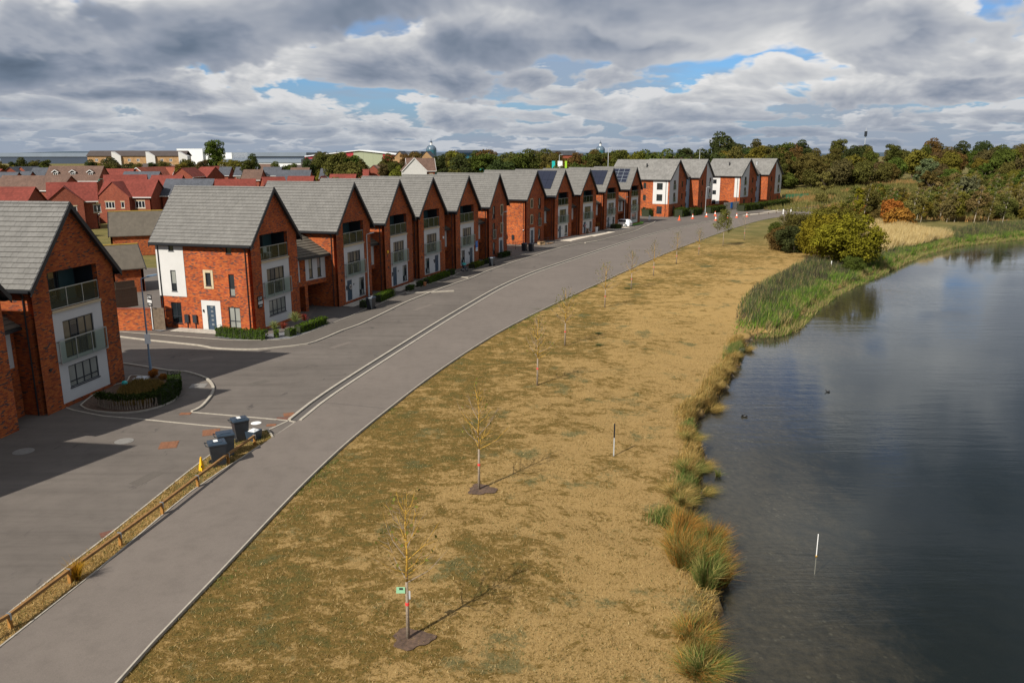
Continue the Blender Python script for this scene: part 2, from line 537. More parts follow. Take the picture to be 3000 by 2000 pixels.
def asphalt(name, c, patch=0.2):
    m, t, b = newmat(name)
    gp = t.add('ShaderNodeNewGeometry').outputs['Position']
    f = t.noise(gp, 38, 4, 0.7)
    g = t.noise(gp, 0.16, 5, 0.6)
    h = t.noise(gp, 1.3, 5, 0.65)
    cc = t.ramp(f, [(0.25, tuple(x * 0.80 for x in c)), (0.75, tuple(x * 1.2 for x in c))])
    cc = t.mix(1.0, cc, t.ramp(g, [(0.3, 1 - patch), (0.7, 1 + patch * 0.6)]), 'MULTIPLY')
    cc = t.mix(1.0, cc, t.ramp(h, [(0.28, 0.88), (0.5, 1.0), (0.75, 1.06)]), 'MULTIPLY')
    t.put(b.inputs['Base Color'], cc)
    b.inputs['Roughness'].default_value = 0.9
    b.inputs['Specular IOR Level'].default_value = 0.25
    t.put(b.inputs['Normal'], t.add('ShaderNodeBump', {'Strength': 0.35, 'Distance': 0.008, 'Height': f}).outputs[0])
    return m, t, b, cc, gp

ASPH_PATH = asphalt('path_tarmac', (0.154, 0.131, 0.113), 0.10)[0]
ASPH_PAVE = asphalt('pavement_tarmac', (0.108, 0.094, 0.081), 0.12)[0]
ASPH_STRIP = asphalt('verge_tarmac', (0.095, 0.085, 0.078), 0.12)[0]
m, t, b, cc, gp = asphalt('road_tarmac', (0.126, 0.109, 0.095), 0.16)
# oil spots and tyre scuffs
sc = t.vmath('MULTIPLY', gp, (1.0, 0.35, 1.0))
spots = t.noise(sc, 0.9, 7, 0.72)
cc = t.mix(t.math('MULTIPLY', t.rng(spots, 0.60, 0.69), 0.8), cc, (0.060, 0.054, 0.050))
wt = t.noise(t.add('ShaderNodeMapping', {'Vector': gp, 'Rotation': (0, 0, R(-68)), 'Scale': (0.10, 1.3, 1.0)}).outputs[0], 1.0, 4, 0.6)
cc = t.mix(1.0, cc, t.ramp(wt, [(0.30, 0.84), (0.50, 1.0), (0.72, 1.10)]), 'MULTIPLY')
t.put(b.inputs['Base Color'], cc)
ASPH_ROAD = m
# ------------------------------------------------------------------ lake outline and terrain
WATER_Z = -1.0
near_bank = [(10.4, -50.0), (9.6, 0.0), (9.0, 10.0), (5.83, 20.30), (6.24, 22.06), (6.91, 24.15), (7.15, 26.02), (7.24, 28.59), (6.57, 29.53), (7.20, 30.99), (8.08, 32.68), (8.86, 35.35), (9.67, 38.44), (9.96, 41.51), (10.74, 44.13), (12.01, 46.11), (13.04, 48.57), (14.53, 51.76), (16.88, 57.32), (18.71, 62.43)]
reed_edge = [(20.16, 65.51), (21.78, 65.90), (24.30, 68.19), (29.54, 77.65), (35.87, 87.45), (42.26, 95.76), (50.99, 107.06), (63.33, 122.97), (74.20, 133.28), (84.16, 139.64), (93.21, 145.42)]
SHORE = [tuple(p) for p in near_bank + reed_edge] + [(112.0, 152.0), (150.0, 172.0), (220.0, 185.0), (300.0, 160.0), (330.0, 60.0), (300.0, -60.0), (120.0, -90.0)]
SH = np.array(SHORE)


def lake_sd(x, y):
    """signed distance to the shore, negative in the lake"""
    P = np.stack([np.ravel(x), np.ravel(y)], 1)
    best = np.full(len(P), 1e9); inside = np.zeros(len(P), bool)
    n = len(SH)
    for i in range(n):
        a = SH[i]; b = SH[(i + 1) % n]; ab = b - a
        t = np.clip(((P - a) @ ab) / (ab @ ab), 0, 1)
        dd = np.hypot(*(P - a - t[:, None] * ab).T)
        best = np.minimum(best, dd)
        c = ((a[1] > P[:, 1]) != (b[1] > P[:, 1]))
        with np.errstate(divide='ignore', invalid='ignore'):
            xi = (b[0] - a[0]) * (P[:, 1] - a[1]) / (b[1] - a[1] if b[1] != a[1] else 1e-9) + a[0]
        inside ^= c & (P[:, 0] < xi)
    return np.where(inside, -best, best)


def sstep(a, b, x):
    t = np.clip((x - a) / (b - a), 0, 1)
    return t * t * (3 - 2 * t)


def wob(x, y):
    return 0.16 * np.sin(1.9 * x + 0.7 * y) * np.sin(0.83 * y - 0.4 * x) + 0.09 * np.sin(3.1 * y + 1.7 * x + 2 * np.sin(0.6 * y)) + 0.05 * np.sin(7.7 * y - 2.9 * x + 1.5 * np.sin(1.1 * y))


def terrain(x, y):
    x = np.asarray(x, float); y = np.asarray(y, float)
    sd = lake_sd(x, y).reshape(x.shape) + wob(x, y) * np.where(y < 75, 1.0, 0.4)
    land = -0.05 - 0.42 * (1 - sstep(0.3, 9.0, sd))
    bank = sstep(-0.12, 0.22, sd)
    bed = -1.10 + 0.10 * np.minimum(sd, 0) - 0.9 * sstep(0, 14, -sd)
    z = np.where(sd > 0.22, land, bed * (1 - bank) + land * bank)
    hill = 3.2 * sstep(270, 400, 0.55 * x + y) * sstep(55, 130, x) + 1.6 * sstep(245, 275, 0.42 * x + y) * sstep(60, 95, x)
    z = z + np.where(sd > 2, hill, 0)
    z = z + np.where(sd > 0.3, 0.02 * np.sin(0.7 * x) * np.sin(0.9 * y + 0.5 * x) * sstep(-9, -6, x), 0)
    return z, sd


def tz(x, y):
    return float(terrain(np.array([x]), np.array([y]))[0][0])


xs = np.r_[np.linspace(-900, -60, 22)[:-1], np.linspace(-60, -14, 24)[:-1], np.linspace(-14, 14, 112)[:-1], np.linspace(14, 60, 92)[:-1], np.linspace(60, 170, 70)[:-1], np.linspace(170, 400, 24)[:-1], np.linspace(400, 1600, 14)]
ys = np.r_[np.linspace(-120, 10, 10)[:-1], np.linspace(10, 70, 240)[:-1], np.linspace(70, 160, 130)[:-1], np.linspace(160, 420, 66)[:-1], np.linspace(420, 4200, 26)]
X, Y = np.meshgrid(xs, ys)
Z, SD = terrain(X, Y)
nx, ny = len(xs), len(ys)
me = bpy.data.meshes.new('ground')
idx = np.arange(nx * ny).reshape(ny, nx)
quads = np.stack([idx[:-1, :-1], idx[:-1, 1:], idx[1:, 1:], idx[1:, :-1]], -1).reshape(-1, 4)
me.from_pydata(np.stack([X, Y, Z], -1).reshape(-1, 3).tolist(), [], quads.tolist())
me.polygons.foreach_set('use_smooth', [True] * len(me.polygons))
at = me.attributes.new('shore', 'FLOAT', 'POINT')
at.data.foreach_set('value', SD.ravel().astype('f'))
# how much of the rough wetland, of the meadow and of soil shows
lawn_w = (1 - sstep(112, 150, Y + 0.0 * X)) * sstep(-13.5, -12.5, X)
at = me.attributes.new('lawn', 'FLOAT', 'POINT')
at.data.foreach_set('value', lawn_w.ravel().astype('f'))

m, t, b = newmat('ground_cover')
gp = t.add('ShaderNodeNewGeometry').outputs['Position']
sdn = t.add('ShaderNodeAttribute', attribute_name='shore').outputs['Fac']
lw = t.add('ShaderNodeAttribute', attribute_name='lawn').outputs['Fac']
f1 = t.noise(gp, 0.22, 6, 0.62, 0.4)
f2 = t.noise(t.vmath('MULTIPLY', t.vmath('ADD', gp, (31.0, 5.0, 0.0)), (0.8, 1.15, 1.0)), 1.35, 8, 0.72, 0.5)
f3 = t.noise(gp, 6.0, 6, 0.75)
f4 = t.noise(gp, 26.0, 4, 0.7)
straw = t.ramp(f4, [(0.25, (0.190, 0.117, 0.040)), (0.55, (0.318, 0.210, 0.082)), (0.8, (0.46, 0.325, 0.148))])
brown = t.ramp(f4, [(0.25, (0.0791, 0.0482, 0.0120)), (0.6, (0.1617, 0.1032, 0.0275)), (0.85, (0.2666, 0.1763, 0.0585))])
olive = t.ramp(f4, [(0.25, (0.0447, 0.0447, 0.0120)), (0.6, (0.0963, 0.0860, 0.0258)), (0.85, (0.1849, 0.1462, 0.0516))])
green = t.ramp(f4, [(0.25, (0.0344, 0.0499, 0.0206)), (0.6, (0.0757, 0.0929, 0.0413)), (0.9, (0.1462, 0.1462, 0.0731))])
mixf = t.math('ADD', t.math('MULTIPLY', f1, 0.36), t.math('ADD', t.math('MULTIPLY', f2, 0.62), t.math('MULTIPLY', f3, 0.35)))
# the lawn is browner by the path and bleached towards the water
sx, sy, sz2 = t.sep(gp)
bleach = t.math('MULTIPLY', t.rng(sdn, 1.0, 17.0, 1.0, 0.0), 0.115)
far_l = t.rng(sy, 36.0, 85.0)
mixf = t.math('ADD', mixf, t.math('MULTIPLY', far_l, 0.05))
mixf = t.math('ADD', mixf, t.math('SUBTRACT', bleach, 0.066))
lawnc = t.mix(t.rng(mixf, 0.615, 0.70), brown, straw)
lawnc = t.mix(t.math('MULTIPLY', t.rng(mixf, 0.615, 0.52), 0.8), lawnc, olive)
lawnc = t.mix(t.math('MULTIPLY', far_l, 0.9), lawnc, t.mix(1.0, lawnc, (1.13, 1.13, 1.06), 'MULTIPLY'))
gsp = t.math('ADD', t.math('MULTIPLY', t.noise(t.vmath('ADD', gp, (7.0, 60.0, 0.0)), 0.33, 6, 0.7), 0.75), t.math('MULTIPLY', f3, 0.25))
lawnc = t.mix(t.math('MULTIPLY', t.rng(gsp, 0.545, 0.62), 0.70), lawnc, green)
# rough grass and scrub beyond the lawn
rough = t.ramp(t.math('ADD', t.math('MULTIPLY', f1, 0.6), t.math('MULTIPLY', f3, 0.4)), [(0.3, (0.0645, 0.0671, 0.0206)), (0.5, (0.1333, 0.1161, 0.0387)), (0.62, (0.2150, 0.1591, 0.0645)), (0.8, (0.2580, 0.1634, 0.0731))])
cc = t.mix(lw, rough, lawnc)
# the worn bank edge: bare soil
cc = t.mix(t.rng(sdn, 0.10, -0.05), cc, (0.040, 0.028, 0.018))
# lake bed: pale silt and stones in the shallows, painted dark farther out for light lost in deep water
bedn = t.noise(gp, 0.55, 6, 0.7, 0.5)
stones = t.add('ShaderNodeTexVoronoi', {'Vector': gp, 'Scale': 3.4, 'Randomness': 1.0}, feature='F1').outputs['Distance']
silt = t.mix(t.math('MULTIPLY', t.rng(stones, 0.30, 0.14), t.rng(t.noise(gp, 0.8, 3, 0.6), 0.48, 0.62)), t.ramp(t.noise(gp, 3.0, 6, 0.7), [(0.3, (0.10, 0.078, 0.052)), (0.7, (0.32, 0.26, 0.185))]), (0.42, 0.37, 0.29))
dim_bed = t.ramp(bedn, [(0.3, (0.012, 0.016, 0.015)), (0.7, (0.034, 0.036, 0.031))])
shal = t.math('ADD', sdn, t.math('MULTIPLY', t.math('SUBTRACT', bedn, 0.5), 10.0))
bed = t.mix(t.rng(shal, -8.0, -2.5), dim_bed, silt)
cc = t.mix(t.rng(sdn, -0.02, -0.20), cc, bed)
t.put(b.inputs['Base Color'], cc)
b.inputs['Roughness'].default_value = 0.95
b.inputs['Specular IOR Level'].default_value = 0.12
hgt = t.math('ADD', t.math('MULTIPLY', f4, 0.5), t.math('MULTIPLY', f3, 0.8))
t.put(b.inputs['Normal'], t.add('ShaderNodeBump', {'Strength': 0.85, 'Distance': 0.05, 'Height': hgt}).outputs[0])
GROUND = m
me.materials.append(m)
tag(link_mesh('ground', me), kind='structure')

# water
m, t, b = newmat('lake_water')
gp = t.add('ShaderNodeNewGeometry').outputs['Position']
rp = t.add('ShaderNodeMapping', {'Vector': gp, 'Rotation': (0, 0, R(14)), 'Scale': (0.22, 1.1, 1.0)}).outputs[0]
r1 = t.noise(rp, 1.0, 3, 0.5, 0.3)
r2 = t.noise(rp, 5.0, 3, 0.6)
calm = t.rng(t.noise(t.vmath('MULTIPLY', gp, (0.6, 1.4, 1.0)), 0.045, 3, 0.5), 0.35, 0.68, 0.12, 1.0)
hh = t.math('ADD', r1, t.math('MULTIPLY', r2, 0.35))
bmp = t.add('ShaderNodeBump', {'Strength': t.math('MULTIPLY', calm, 0.55), 'Distance': 0.05, 'Height': hh}).outputs[0]
inc = t.add('ShaderNodeNewGeometry').outputs['Incoming']
dt = t.add('ShaderNodeVectorMath', {0: inc, 1: bmp}, operation='DOT_PRODUCT').outputs['Value']
om = t.math('SUBTRACT', 1.0, t.math('ABSOLUTE', dt), clamp=True)
schl = t.math('MULTIPLY_ADD', t.math('POWER', om, 5.0), 0.977, 0.023)
tr0 = t.add('ShaderNodeBsdfTransparent', {0: (0.54, 0.53, 0.47, 1)})
df = t.add('ShaderNodeBsdfDiffuse', {0: (0.030, 0.040, 0.040, 1)})
tr = t.add('ShaderNodeMixShader', {0: 0.26, 1: tr0.outputs[0], 2: df.outputs[0]})
gl = t.add('ShaderNodeBsdfGlossy', {0: (0.93, 0.97, 1.0, 1), 'Roughness': 0.035, 'Normal': bmp})
mx = t.add('ShaderNodeMixShader', {0: schl, 1: tr.outputs[0], 2: gl.outputs[0]})
t.l.new(mx.outputs[0], t.n['Material Output'].inputs[0])
WATER = m
w = MB()
wx = np.linspace(4, 330, 20); wy = np.linspace(-90, 200, 20)
for i in range(19):
    for j in range(19):
        w.face([(wx[i], wy[j], WATER_Z), (wx[i + 1], wy[j], WATER_Z), (wx[i + 1], wy[j + 1], WATER_Z), (wx[i], wy[j + 1], WATER_Z)])
tag(w.build('lake_water', WATER), kind='structure')

# ------------------------------------------------------------------ road, path, pavements, kerbs
K1 = catmull([(-13.35, 32.24), (-13.08, 35.88), (-12.76, 38.49), (-12.01, 40.84), (-11.24, 45.67), (-8.77, 56.45), (-4.75, 72.64), (0.00, 89.13), (7.21, 106.15), (25.28, 143.41), (43.44, 172.60), (60.48, 198.32), (76.04, 216.30), (87.64, 225.03)], 1.5)
K1 = [p for p in K1]
pathL = catmull([(-16.4, 5.0), (-15.4, 15.0), (-14.91, 20.53), (-14.29, 24.94), (-13.63, 31.49), (-12.72, 35.48), (-12.13, 38.24), (-11.60, 40.62), (-10.85, 45.67), (-8.33, 56.45)], 1.5)
path_right = catmull([(-11.6, 0.0), (-11.0, 12.0), (-10.73, 18.94), (-10.05, 24.64), (-8.91, 33.38), (-7.42, 40.84), (-4.11, 53.31), (0.89, 67.49), (11.24, 90.90), (25.44, 121.17), (45.11, 158.56), (58.91, 180.09), (73.97, 193.71), (92.86, 214.91)], 1.5)
# road side kerb from the corner onwards
ROADK = catmull([(-12.01, 40.84), (-11.24, 45.67), (-8.77, 56.45), (-4.75, 72.64), (0.00, 89.13), (7.21, 106.15), (25.28, 143.41), (43.44, 172.60), (51.91, 184.08), (68.09, 200.71), (85.93, 220.58), (94.60, 228.09)], 1.5)
PATHK = offset(ROADK, 0.62)
FRONT = catmull([(-32.51, 61.63), (-30.78, 60.90), (-28.07, 59.73), (-23.45, 57.99), (-22.23, 57.19), (-20.47, 56.76), (-18.57, 56.76), (-17.11, 57.44), (-15.45, 58.41), (-14.66, 60.15), (-13.77, 63.13), (-12.84, 65.38), (-11.56, 70.37), (-10.23, 75.78), (-8.57, 80.89), (-6.56, 86.48), (-4.69, 91.16), (-3.12, 96.34), (0.00, 104.44), (3.01, 111.24), (5.88, 118.10), (9.70, 125.83), (14.05, 131.38), (19.26, 140.96), (22.94, 148.58), (26.15, 157.81), (29.12, 165.71), (30.58, 170.83)], 1.0)
BACKP = catmull([(-33.45, 63.52), (-31.60, 62.62), (-27.85, 61.51), (-23.27, 60.08), (-21.00, 59.61), (-18.67, 59.73), (-17.21, 60.15), (-16.30, 62.37), (-15.47, 65.11), (-14.28, 68.90), (-13.47, 72.31), (-12.85, 73.88), (-11.86, 78.40), (-11.18, 80.89), (-9.64, 85.56), (-7.21, 91.47), (-6.20, 95.83), (-3.91, 100.86), (-1.38, 107.20), (1.45, 112.40), (4.61, 119.39), (7.57, 126.31), (11.24, 131.38), (15.58, 140.35), (21.00, 149.25), (24.87, 157.81), (27.72, 164.88)], 1.0)

rd = MB()
rd.face([(-60, -40, 0), (-14.9, -40, 0), (-14.9, 20.5, 0), (-60, 20.5, 0)])
base = resample(pathL[:], 60)
lefts = [(-60, p[1]) for p in base]
rd2 = [p for p in base if p[1] > 20.5]
pl = [(-14.9, 20.5)] + rd2
nearroad = [p for p in pl if p[1] < 41.5]
edge = nearroad + [p for p in ROADK if p[1] > 41.5]
for a, c in zip(edge[:-1], edge[1:]):
    rd.face([(-60 if a[1] < 100 else a[0] - 34, a[1], 0), (*a, 0), (*c, 0), (-60 if c[1] < 100 else c[0] - 34, c[1], 0)])
tag(rd.build('road', ASPH_ROAD), kind='structure')

pt = MB()
pk = [p for p in pathL if p[1] < 40.2] + [p for p in PATHK if p[1] > 40.8]
ribbon(pt, [p for p in pk if p[1] > -5], [p for p in path_right if p[1] > -5], 0.035)
tag(pt.build('path', ASPH_PATH), kind='structure')
st = MB()
ribbon(st, ROADK, PATHK, 0.02)
tag(st.build('verge_strip', ASPH_STRIP), kind='structure')
pv = MB()
ribbon(pv, BACKP, FRONT, 0.045)
tag(pv.build('pavement', ASPH_PAVE), kind='structure')
# pavement on the near corner, in front of the planted island
NEARC = catmull([(-28.07, 52.76), (-26.53, 52.58), (-25.24, 52.04), (-22.55, 50.74), (-21.58, 50.57), (-20.68, 49.99), (-19.51, 48.94), (-18.63, 47.55), (-18.11, 46.31), (-17.80, 44.92), (-17.61, 42.98), (-17.82, 42.24)], 0.6)
for nm, line, wd, z1 in (('road_kerb', ROADK, 0.16, 0.10), ('path_kerb', PATHK, 0.16, 0.075), ('pavement_kerb', FRONT, 0.15, 0.085), ('corner_kerb', NEARC, 0.15, 0.10)):
    k = MB(); kerb(k, line, wd, -0.03, z1)
    tag(k.build(nm, KERBST), kind='structure')
k = MB(); kerb(k, BACKP, 0.06, -0.03, 0.07)
tag(k.build('pavement_edging', KERBST), kind='structure')
k = MB(); kerb(k, [p for p in path_right if p[1] > 5], 0.06, -0.1, 0.065)
tag(k.build('path_edging', KERBST), kind='structure')
k = MB()
kerb(k, [p for p in pathL if 10 < p[1] < 38.0], 0.06, -0.05, 0.06)
VERGEL = [(-15.76, 21.88), (-15.54, 24.50), (-15.16, 27.76), (-14.82, 31.53), (-14.46, 35.22), (-13.86, 38.24), (-12.71, 39.26)]
kerb(k, catmull(VERGEL, 1.5), 0.07, -0.05, 0.055)
kerb(k, [(-12.71, 39.26), (-12.12, 38.14)], 0.10, -0.03, 0.09)
tag(k.build('verge_edging', KERBST), kind='structure')
# flush kerb lines that cross the mouth of the parking court
k = MB()
for line in ([(-17.82, 42.24), (-14.96, 41.53), (-12.16, 40.84)], [(-25.39, 43.16), (-24.61, 42.61), (-22.47, 41.59), (-19.97, 41.01), (-16.26, 40.01), (-12.73, 39.21)], [(-12.73, 39.21), (-12.03, 40.79)], [(-12.12, 38.14), (-11.60, 40.56)], [(-12.16, 40.84), (-11.60, 40.56)]):
    kerb(k, line, 0.10, -0.02, 0.022)
tag(k.build('flush_kerb', KERBST), kind='structure')
# seam across the path and square repairs in the tarmac
k = MB(); kerb(k, [(-10.94, 43.93), (-9.16, 43.42), (-7.22, 42.85)], 0.05, 0.03, 0.0385)
tag(k.build('path_seam', ASPH_STRIP), kind='structure')
for i, (c0, w_, l_, an_) in enumerate((((-21.82, 54.16), 1.6, 0.8, 35), ((-25.70, 53.22), 0.9, 0.7, 30), ((-12.84, 58.27), 2.2, 0.5, 62), ((-15.89, 48.16), 1.2, 0.6, 50), ((-8.31, 73.32), 3.0, 0.5, 66), ((-16.20, 32.99), 1.5, 0.6, 70))):
    k = MB(); k.box(-w_ / 2, w_ / 2, -l_ / 2, l_ / 2, 0.0, 0.003)
    tag(k.build('tarmac_patch', ASPH_PAVE if i % 2 else ASPH_PATH, None, loc=(c0[0], c0[1], 0.001), rot=(0, 0, R(an_))), kind='structure')
# raised kerbs of the parking bays
for line in ([(-10.86, 80.69), (-8.61, 81.31), (-6.06, 82.15)], [(-7.17, 92.13), (-6.15, 91.81), (-5.00, 91.16)], [(11.73, 128.09), (13.94, 130.85)]):
    k = MB(); kerb(k, line, 0.30, -0.02, 0.11)
    tag(k.build('parking_bay_kerb', KERBST), kind='structure')
# dry verge between the court and the path
vg = MB()
vl = resample(catmull([(-15.6, 10.0), (-15.5, 18.0)] + VERGEL, 1.5), 60)
vr = resample([p for p in pathL if 10 < p[1] < 38.6], 60)
ribbon(vg, vl, vr, 0.03)
me = vg.mesh('dry_grass_verge', GROUND)
at = me.attributes.new('shore', 'FLOAT', 'POINT'); at.data.foreach_set('value', [4.0] * len(me.vertices))
at = me.attributes.new('lawn', 'FLOAT', 'POINT'); at.data.foreach_set('value', [1.0] * len(me.vertices))
tag(link_mesh('verge', me), kind='structure')
# dry ground with white hardcore in front of the far flats
hc = MB()
ribbon(hc, [(53.64, 187.18), (71.03, 209.52), (88.67, 232.85), (101.10, 246.53), (104.92, 250.21)], [(52.30, 181.07), (69.77, 203.15), (86.49, 222.04), (95.24, 229.65), (101.29, 239.50)], 0.03)
tag(hc.build('hardcore_road', PAVEW), kind='structure')
# ------------------------------------------------------------------ house kit
class Face:
    """a wall plane: origin o, unit direction u along it, outward normal n"""
    def __init__(self, o, u, n):
        self.o = Vector(o); self.u = Vector(u); self.n = Vector(n)

    def p(self, u, z, n=0.0):
        q = self.o + self.u * u + self.n * n
        return (q.x, q.y, q.z + z)

    def box(self, mb, u0, u1, z0, z1, n0, n1):
        a, b = (n0, n1)
        pts = [self.p(u0, z0, b), self.p(u1, z0, b), self.p(u1, z0, a), self.p(u0, z0, a), self.p(u0, z1, b), self.p(u1, z1, b), self.p(u1, z1, a), self.p(u0, z1, a)]
        mb.hexa(pts)


def wall(mb, F, x0, x1, top, holes, th=0.3, z0=0.0, breaks=()):
    """wall with rectangular holes; top is a height or a function of x"""
    tf = top if callable(top) else (lambda x: top)
    cuts = sorted(set([x0, x1] + [h[0] for h in holes] + [h[1] for h in holes] + list(breaks)))
    cuts = [c for c in cuts if x0 <= c <= x1]
    for a, b in zip(cuts[:-1], cuts[1:]):
        hs = sorted([(h[2], h[3]) for h in holes if h[0] <= a + 1e-6 and h[1] >= b - 1e-6])
        lo = z0
        segs = []
        for h in hs:
            if h[0] > lo: segs.append((lo, lo, h[0], h[0]))
            lo = h[1]
        segs.append((lo, lo, tf(a), tf(b)))
        for (la, lb, ta, tb) in segs:
            for nn, flip in ((0.0, False), (-th, True)):
                q = [F.p(a, la, nn), F.p(b, lb, nn), F.p(b, tb, nn), F.p(a, ta, nn)]
                mb.face(q[::-1] if flip else q)
    for h in holes:
        a, b, lo, hi = h
        mb.face([F.p(a, lo, 0), F.p(a, hi, 0), F.p(a, hi, -th), F.p(a, lo, -th)])
        mb.face([F.p(b, lo, -th), F.p(b, hi, -th), F.p(b, hi, 0), F.p(b, lo, 0)])
        mb.face([F.p(a, hi, 0), F.p(b, hi, 0), F.p(b, hi, -th), F.p(a, hi, -th)])
        if lo > z0: mb.face([F.p(a, lo, -th), F.p(b, lo, -th), F.p(b, lo, 0), F.p(a, lo, 0)])


def window(parent, F, a, b, lo, hi, cols=2, rows=(), n=-0.09, frame=None, glass=None, fw=0.06, name='window', sill=True):
    """frame is the part, each pane a sub-part; rows: heights (fractions) of transoms"""
    frame = frame or ANTH
    mb = MB()
    F.box(mb, a, a + fw, lo, hi, n - 0.06, n); F.box(mb, b - fw, b, lo, hi, n - 0.06, n)
    F.box(mb, a + fw, b - fw, hi - fw, hi, n - 0.06, n); F.box(mb, a + fw, b - fw, lo, lo + fw, n - 0.06, n)
    zs = [lo] + [lo + r * (hi - lo) for r in rows] + [hi]
    us = [a + (b - a) * k / cols for k in range(cols + 1)]
    for u in us[1:-1]:
        F.box(mb, u - fw * 0.55, u + fw * 0.55, lo + fw, hi - fw, n - 0.055, n - 0.004)
    for z in zs[1:-1]:
        F.box(mb, a + fw, b - fw, z - fw * 0.5, z + fw * 0.5, n - 0.064, n - 0.008)
    if sill:
        F.box(mb, a - 0.04, b + 0.04, lo - 0.05, lo - 0.002, -0.12, 0.05)
    w = mb.build(name, frame, parent)
    for i in range(cols):
        for j in range(len(zs) - 1):
            g = glass[(i + j) % len(glass)] if isinstance(glass, (list, tuple)) else (glass or GLASS)
            pb = MB()
            q = [F.p(us[i] + fw * .4, zs[j] + fw * .3, n - 0.035), F.p(us[i + 1] - fw * .4, zs[j] + fw * .3, n - 0.035), F.p(us[i + 1] - fw * .4, zs[j + 1] - fw * .3, n - 0.035), F.p(us[i] + fw * .4, zs[j + 1] - fw * .3, n - 0.035)]
            pb.face(q)
            pb.build('pane', g, w)
    return w


def door(parent, F, a, b, lo, hi, n=-0.06, mat=None, lights=False):
    mb = MB()
    F.box(mb, a, b, lo, hi, n - 0.06, n)
    dd = mb.build('door', mat or DOORBLUE, parent)
    mid = a + (b - a) * 0.55
    for k in range(5 if lights else 0):
        z = lo + 0.35 + k * 0.36
        p = MB(); F.box(p, mid - 0.11, mid + 0.11, z, z + 0.17, n - 0.01, n + 0.012)
        p.build('door_light', METAL, dd)
    p = MB(); F.box(p, a + 0.07, a + 0.10, lo + 0.85, lo + 1.25, n + 0.001, n + 0.05)
    p.build('door_handle', METAL, dd)
    return dd


def balustrade(parent, F, a, b, lo, hi, n, panels=3, name='balustrade', ret=0.0):
    mb = MB()
    F.box(mb, a, b, hi - 0.05, hi, n - 0.03, n + 0.03)
    F.box(mb, a, b, lo, lo + 0.05, n - 0.03, n + 0.03)
    us = [a + (b - a) * k / panels for k in range(panels + 1)]
    for u in us:
        F.box(mb, u - 0.022, u + 0.022, lo + 0.05, hi - 0.05, n - 0.022, n + 0.022)
    if ret:
        for u in (a, b):
            for z in (lo + 0.08, hi - 0.1):
                F.box(mb, u - 0.02, u + 0.02, z, z + 0.05, n - ret, n - 0.03)
    o = mb.build(name, METAL, parent)
    for u0, u1 in zip(us[:-1], us[1:]):
        g = MB(); g.face([F.p(u0 + 0.045, lo + 0.07, n), F.p(u1 - 0.045, lo + 0.07, n), F.p(u1 - 0.045, hi - 0.07, n), F.p(u0 + 0.045, hi - 0.07, n)])
        g.build('glass_panel', BGLASS, o)
    return o


def tile_mesh(wv, g):
    mb = MB()
    w = wv - 0.006
    l = g + 0.05
    mb.hexa([(0.003, 0, 0.004), (w, 0, 0.004), (w, l, 0.0), (0.003, l, 0.0), (0.003, 0, 0.064), (w, 0, 0.064), (w, l, 0.012), (0.003, l, 0.012)])
    return mb
TW, TG = 0.333, 0.345
_tm = tile_mesh(TW, TG).mesh('tile', TILEO)


def slope_tiles(parent, o, r, s, length, run, single=0, skip=None, mat=None):
    """tiles on a roof slope: o lower corner, r along the eave, s up the slope; the first `single` tiles are objects, the rest one part"""
    o = Vector(o); r = Vector(r).normalized(); s = Vector(s).normalized()
    nrm = r.cross(s).normalized()
    M = Matrix((r, s, nrm)).transposed().to_4x4()
    nc = max(1, round(length / TW)); nr = max(1, round(run / TG))
    tw = length / nc; tg = run / nr
    rest = MB(); cnt = 0
    rr = random.Random(11)
    cells = [(i, j) for j in range(nr) for i in range(nc)]
    if skip: cells.sort(key=skip)
    for i, j in cells:
        off = (0.5 * tw if j % 2 else 0.0)
        x0 = i * tw - off
        if x0 < -0.01 and i == 0: x0 = 0.0
        w_ = tw if not (i == 0 and j % 2) else tw * 0.5
        jz = rr.uniform(0, 0.006)
        if cnt < single:
            ob = bpy.data.objects.new('tile', _tm)
            ob.parent = parent
            m4 = M.copy()
            m4.translation = o + r * x0 + s * (j * tg) + nrm * jz
            ob.matrix_local = m4 @ Matrix.Diagonal((w_ / TW, tg / TG, 1, 1))
            col.objects.link(ob)
            cnt += 1
        else:
            p = o + r * x0 + s * (j * tg) + nrm * jz
            a = p + r * 0.003; b = p + r * (w_ - 0.006)
            up = s * (tg + 0.05)
            rest.face([a + nrm * 0.064, b + nrm * 0.064, b + up + nrm * 0.012, a + up + nrm * 0.012])
            rest.face([a, b, b + nrm * 0.064, a + nrm * 0.064])
            rest.face([b, b + up, b + up + nrm * 0.012, b + nrm * 0.064])
            rest.face([a + up, a, a + nrm * 0.064, a + up + nrm * 0.012])
        if j % 2 and i == nc - 1:
            p = o + r * (length - 0.5 * tw) + s * (j * tg)
            a = p + r * 0.003; b = p + r * (0.5 * tw); up = s * (tg + 0.05)
            rest.face([a + nrm * 0.064, b + nrm * 0.064, b + up + nrm * 0.012, a + up + nrm * 0.012])
            rest.face([a, b, b + nrm * 0.064, a + nrm * 0.064])
    if rest.f:
        tag(rest.build('roof_tiles', mat or TILE, parent), kind='stuff')


W, D, EAVE, RIDGE = 6.9, 8.8, 7.42, 11.32
OV, GOV = 0.36, 0.30


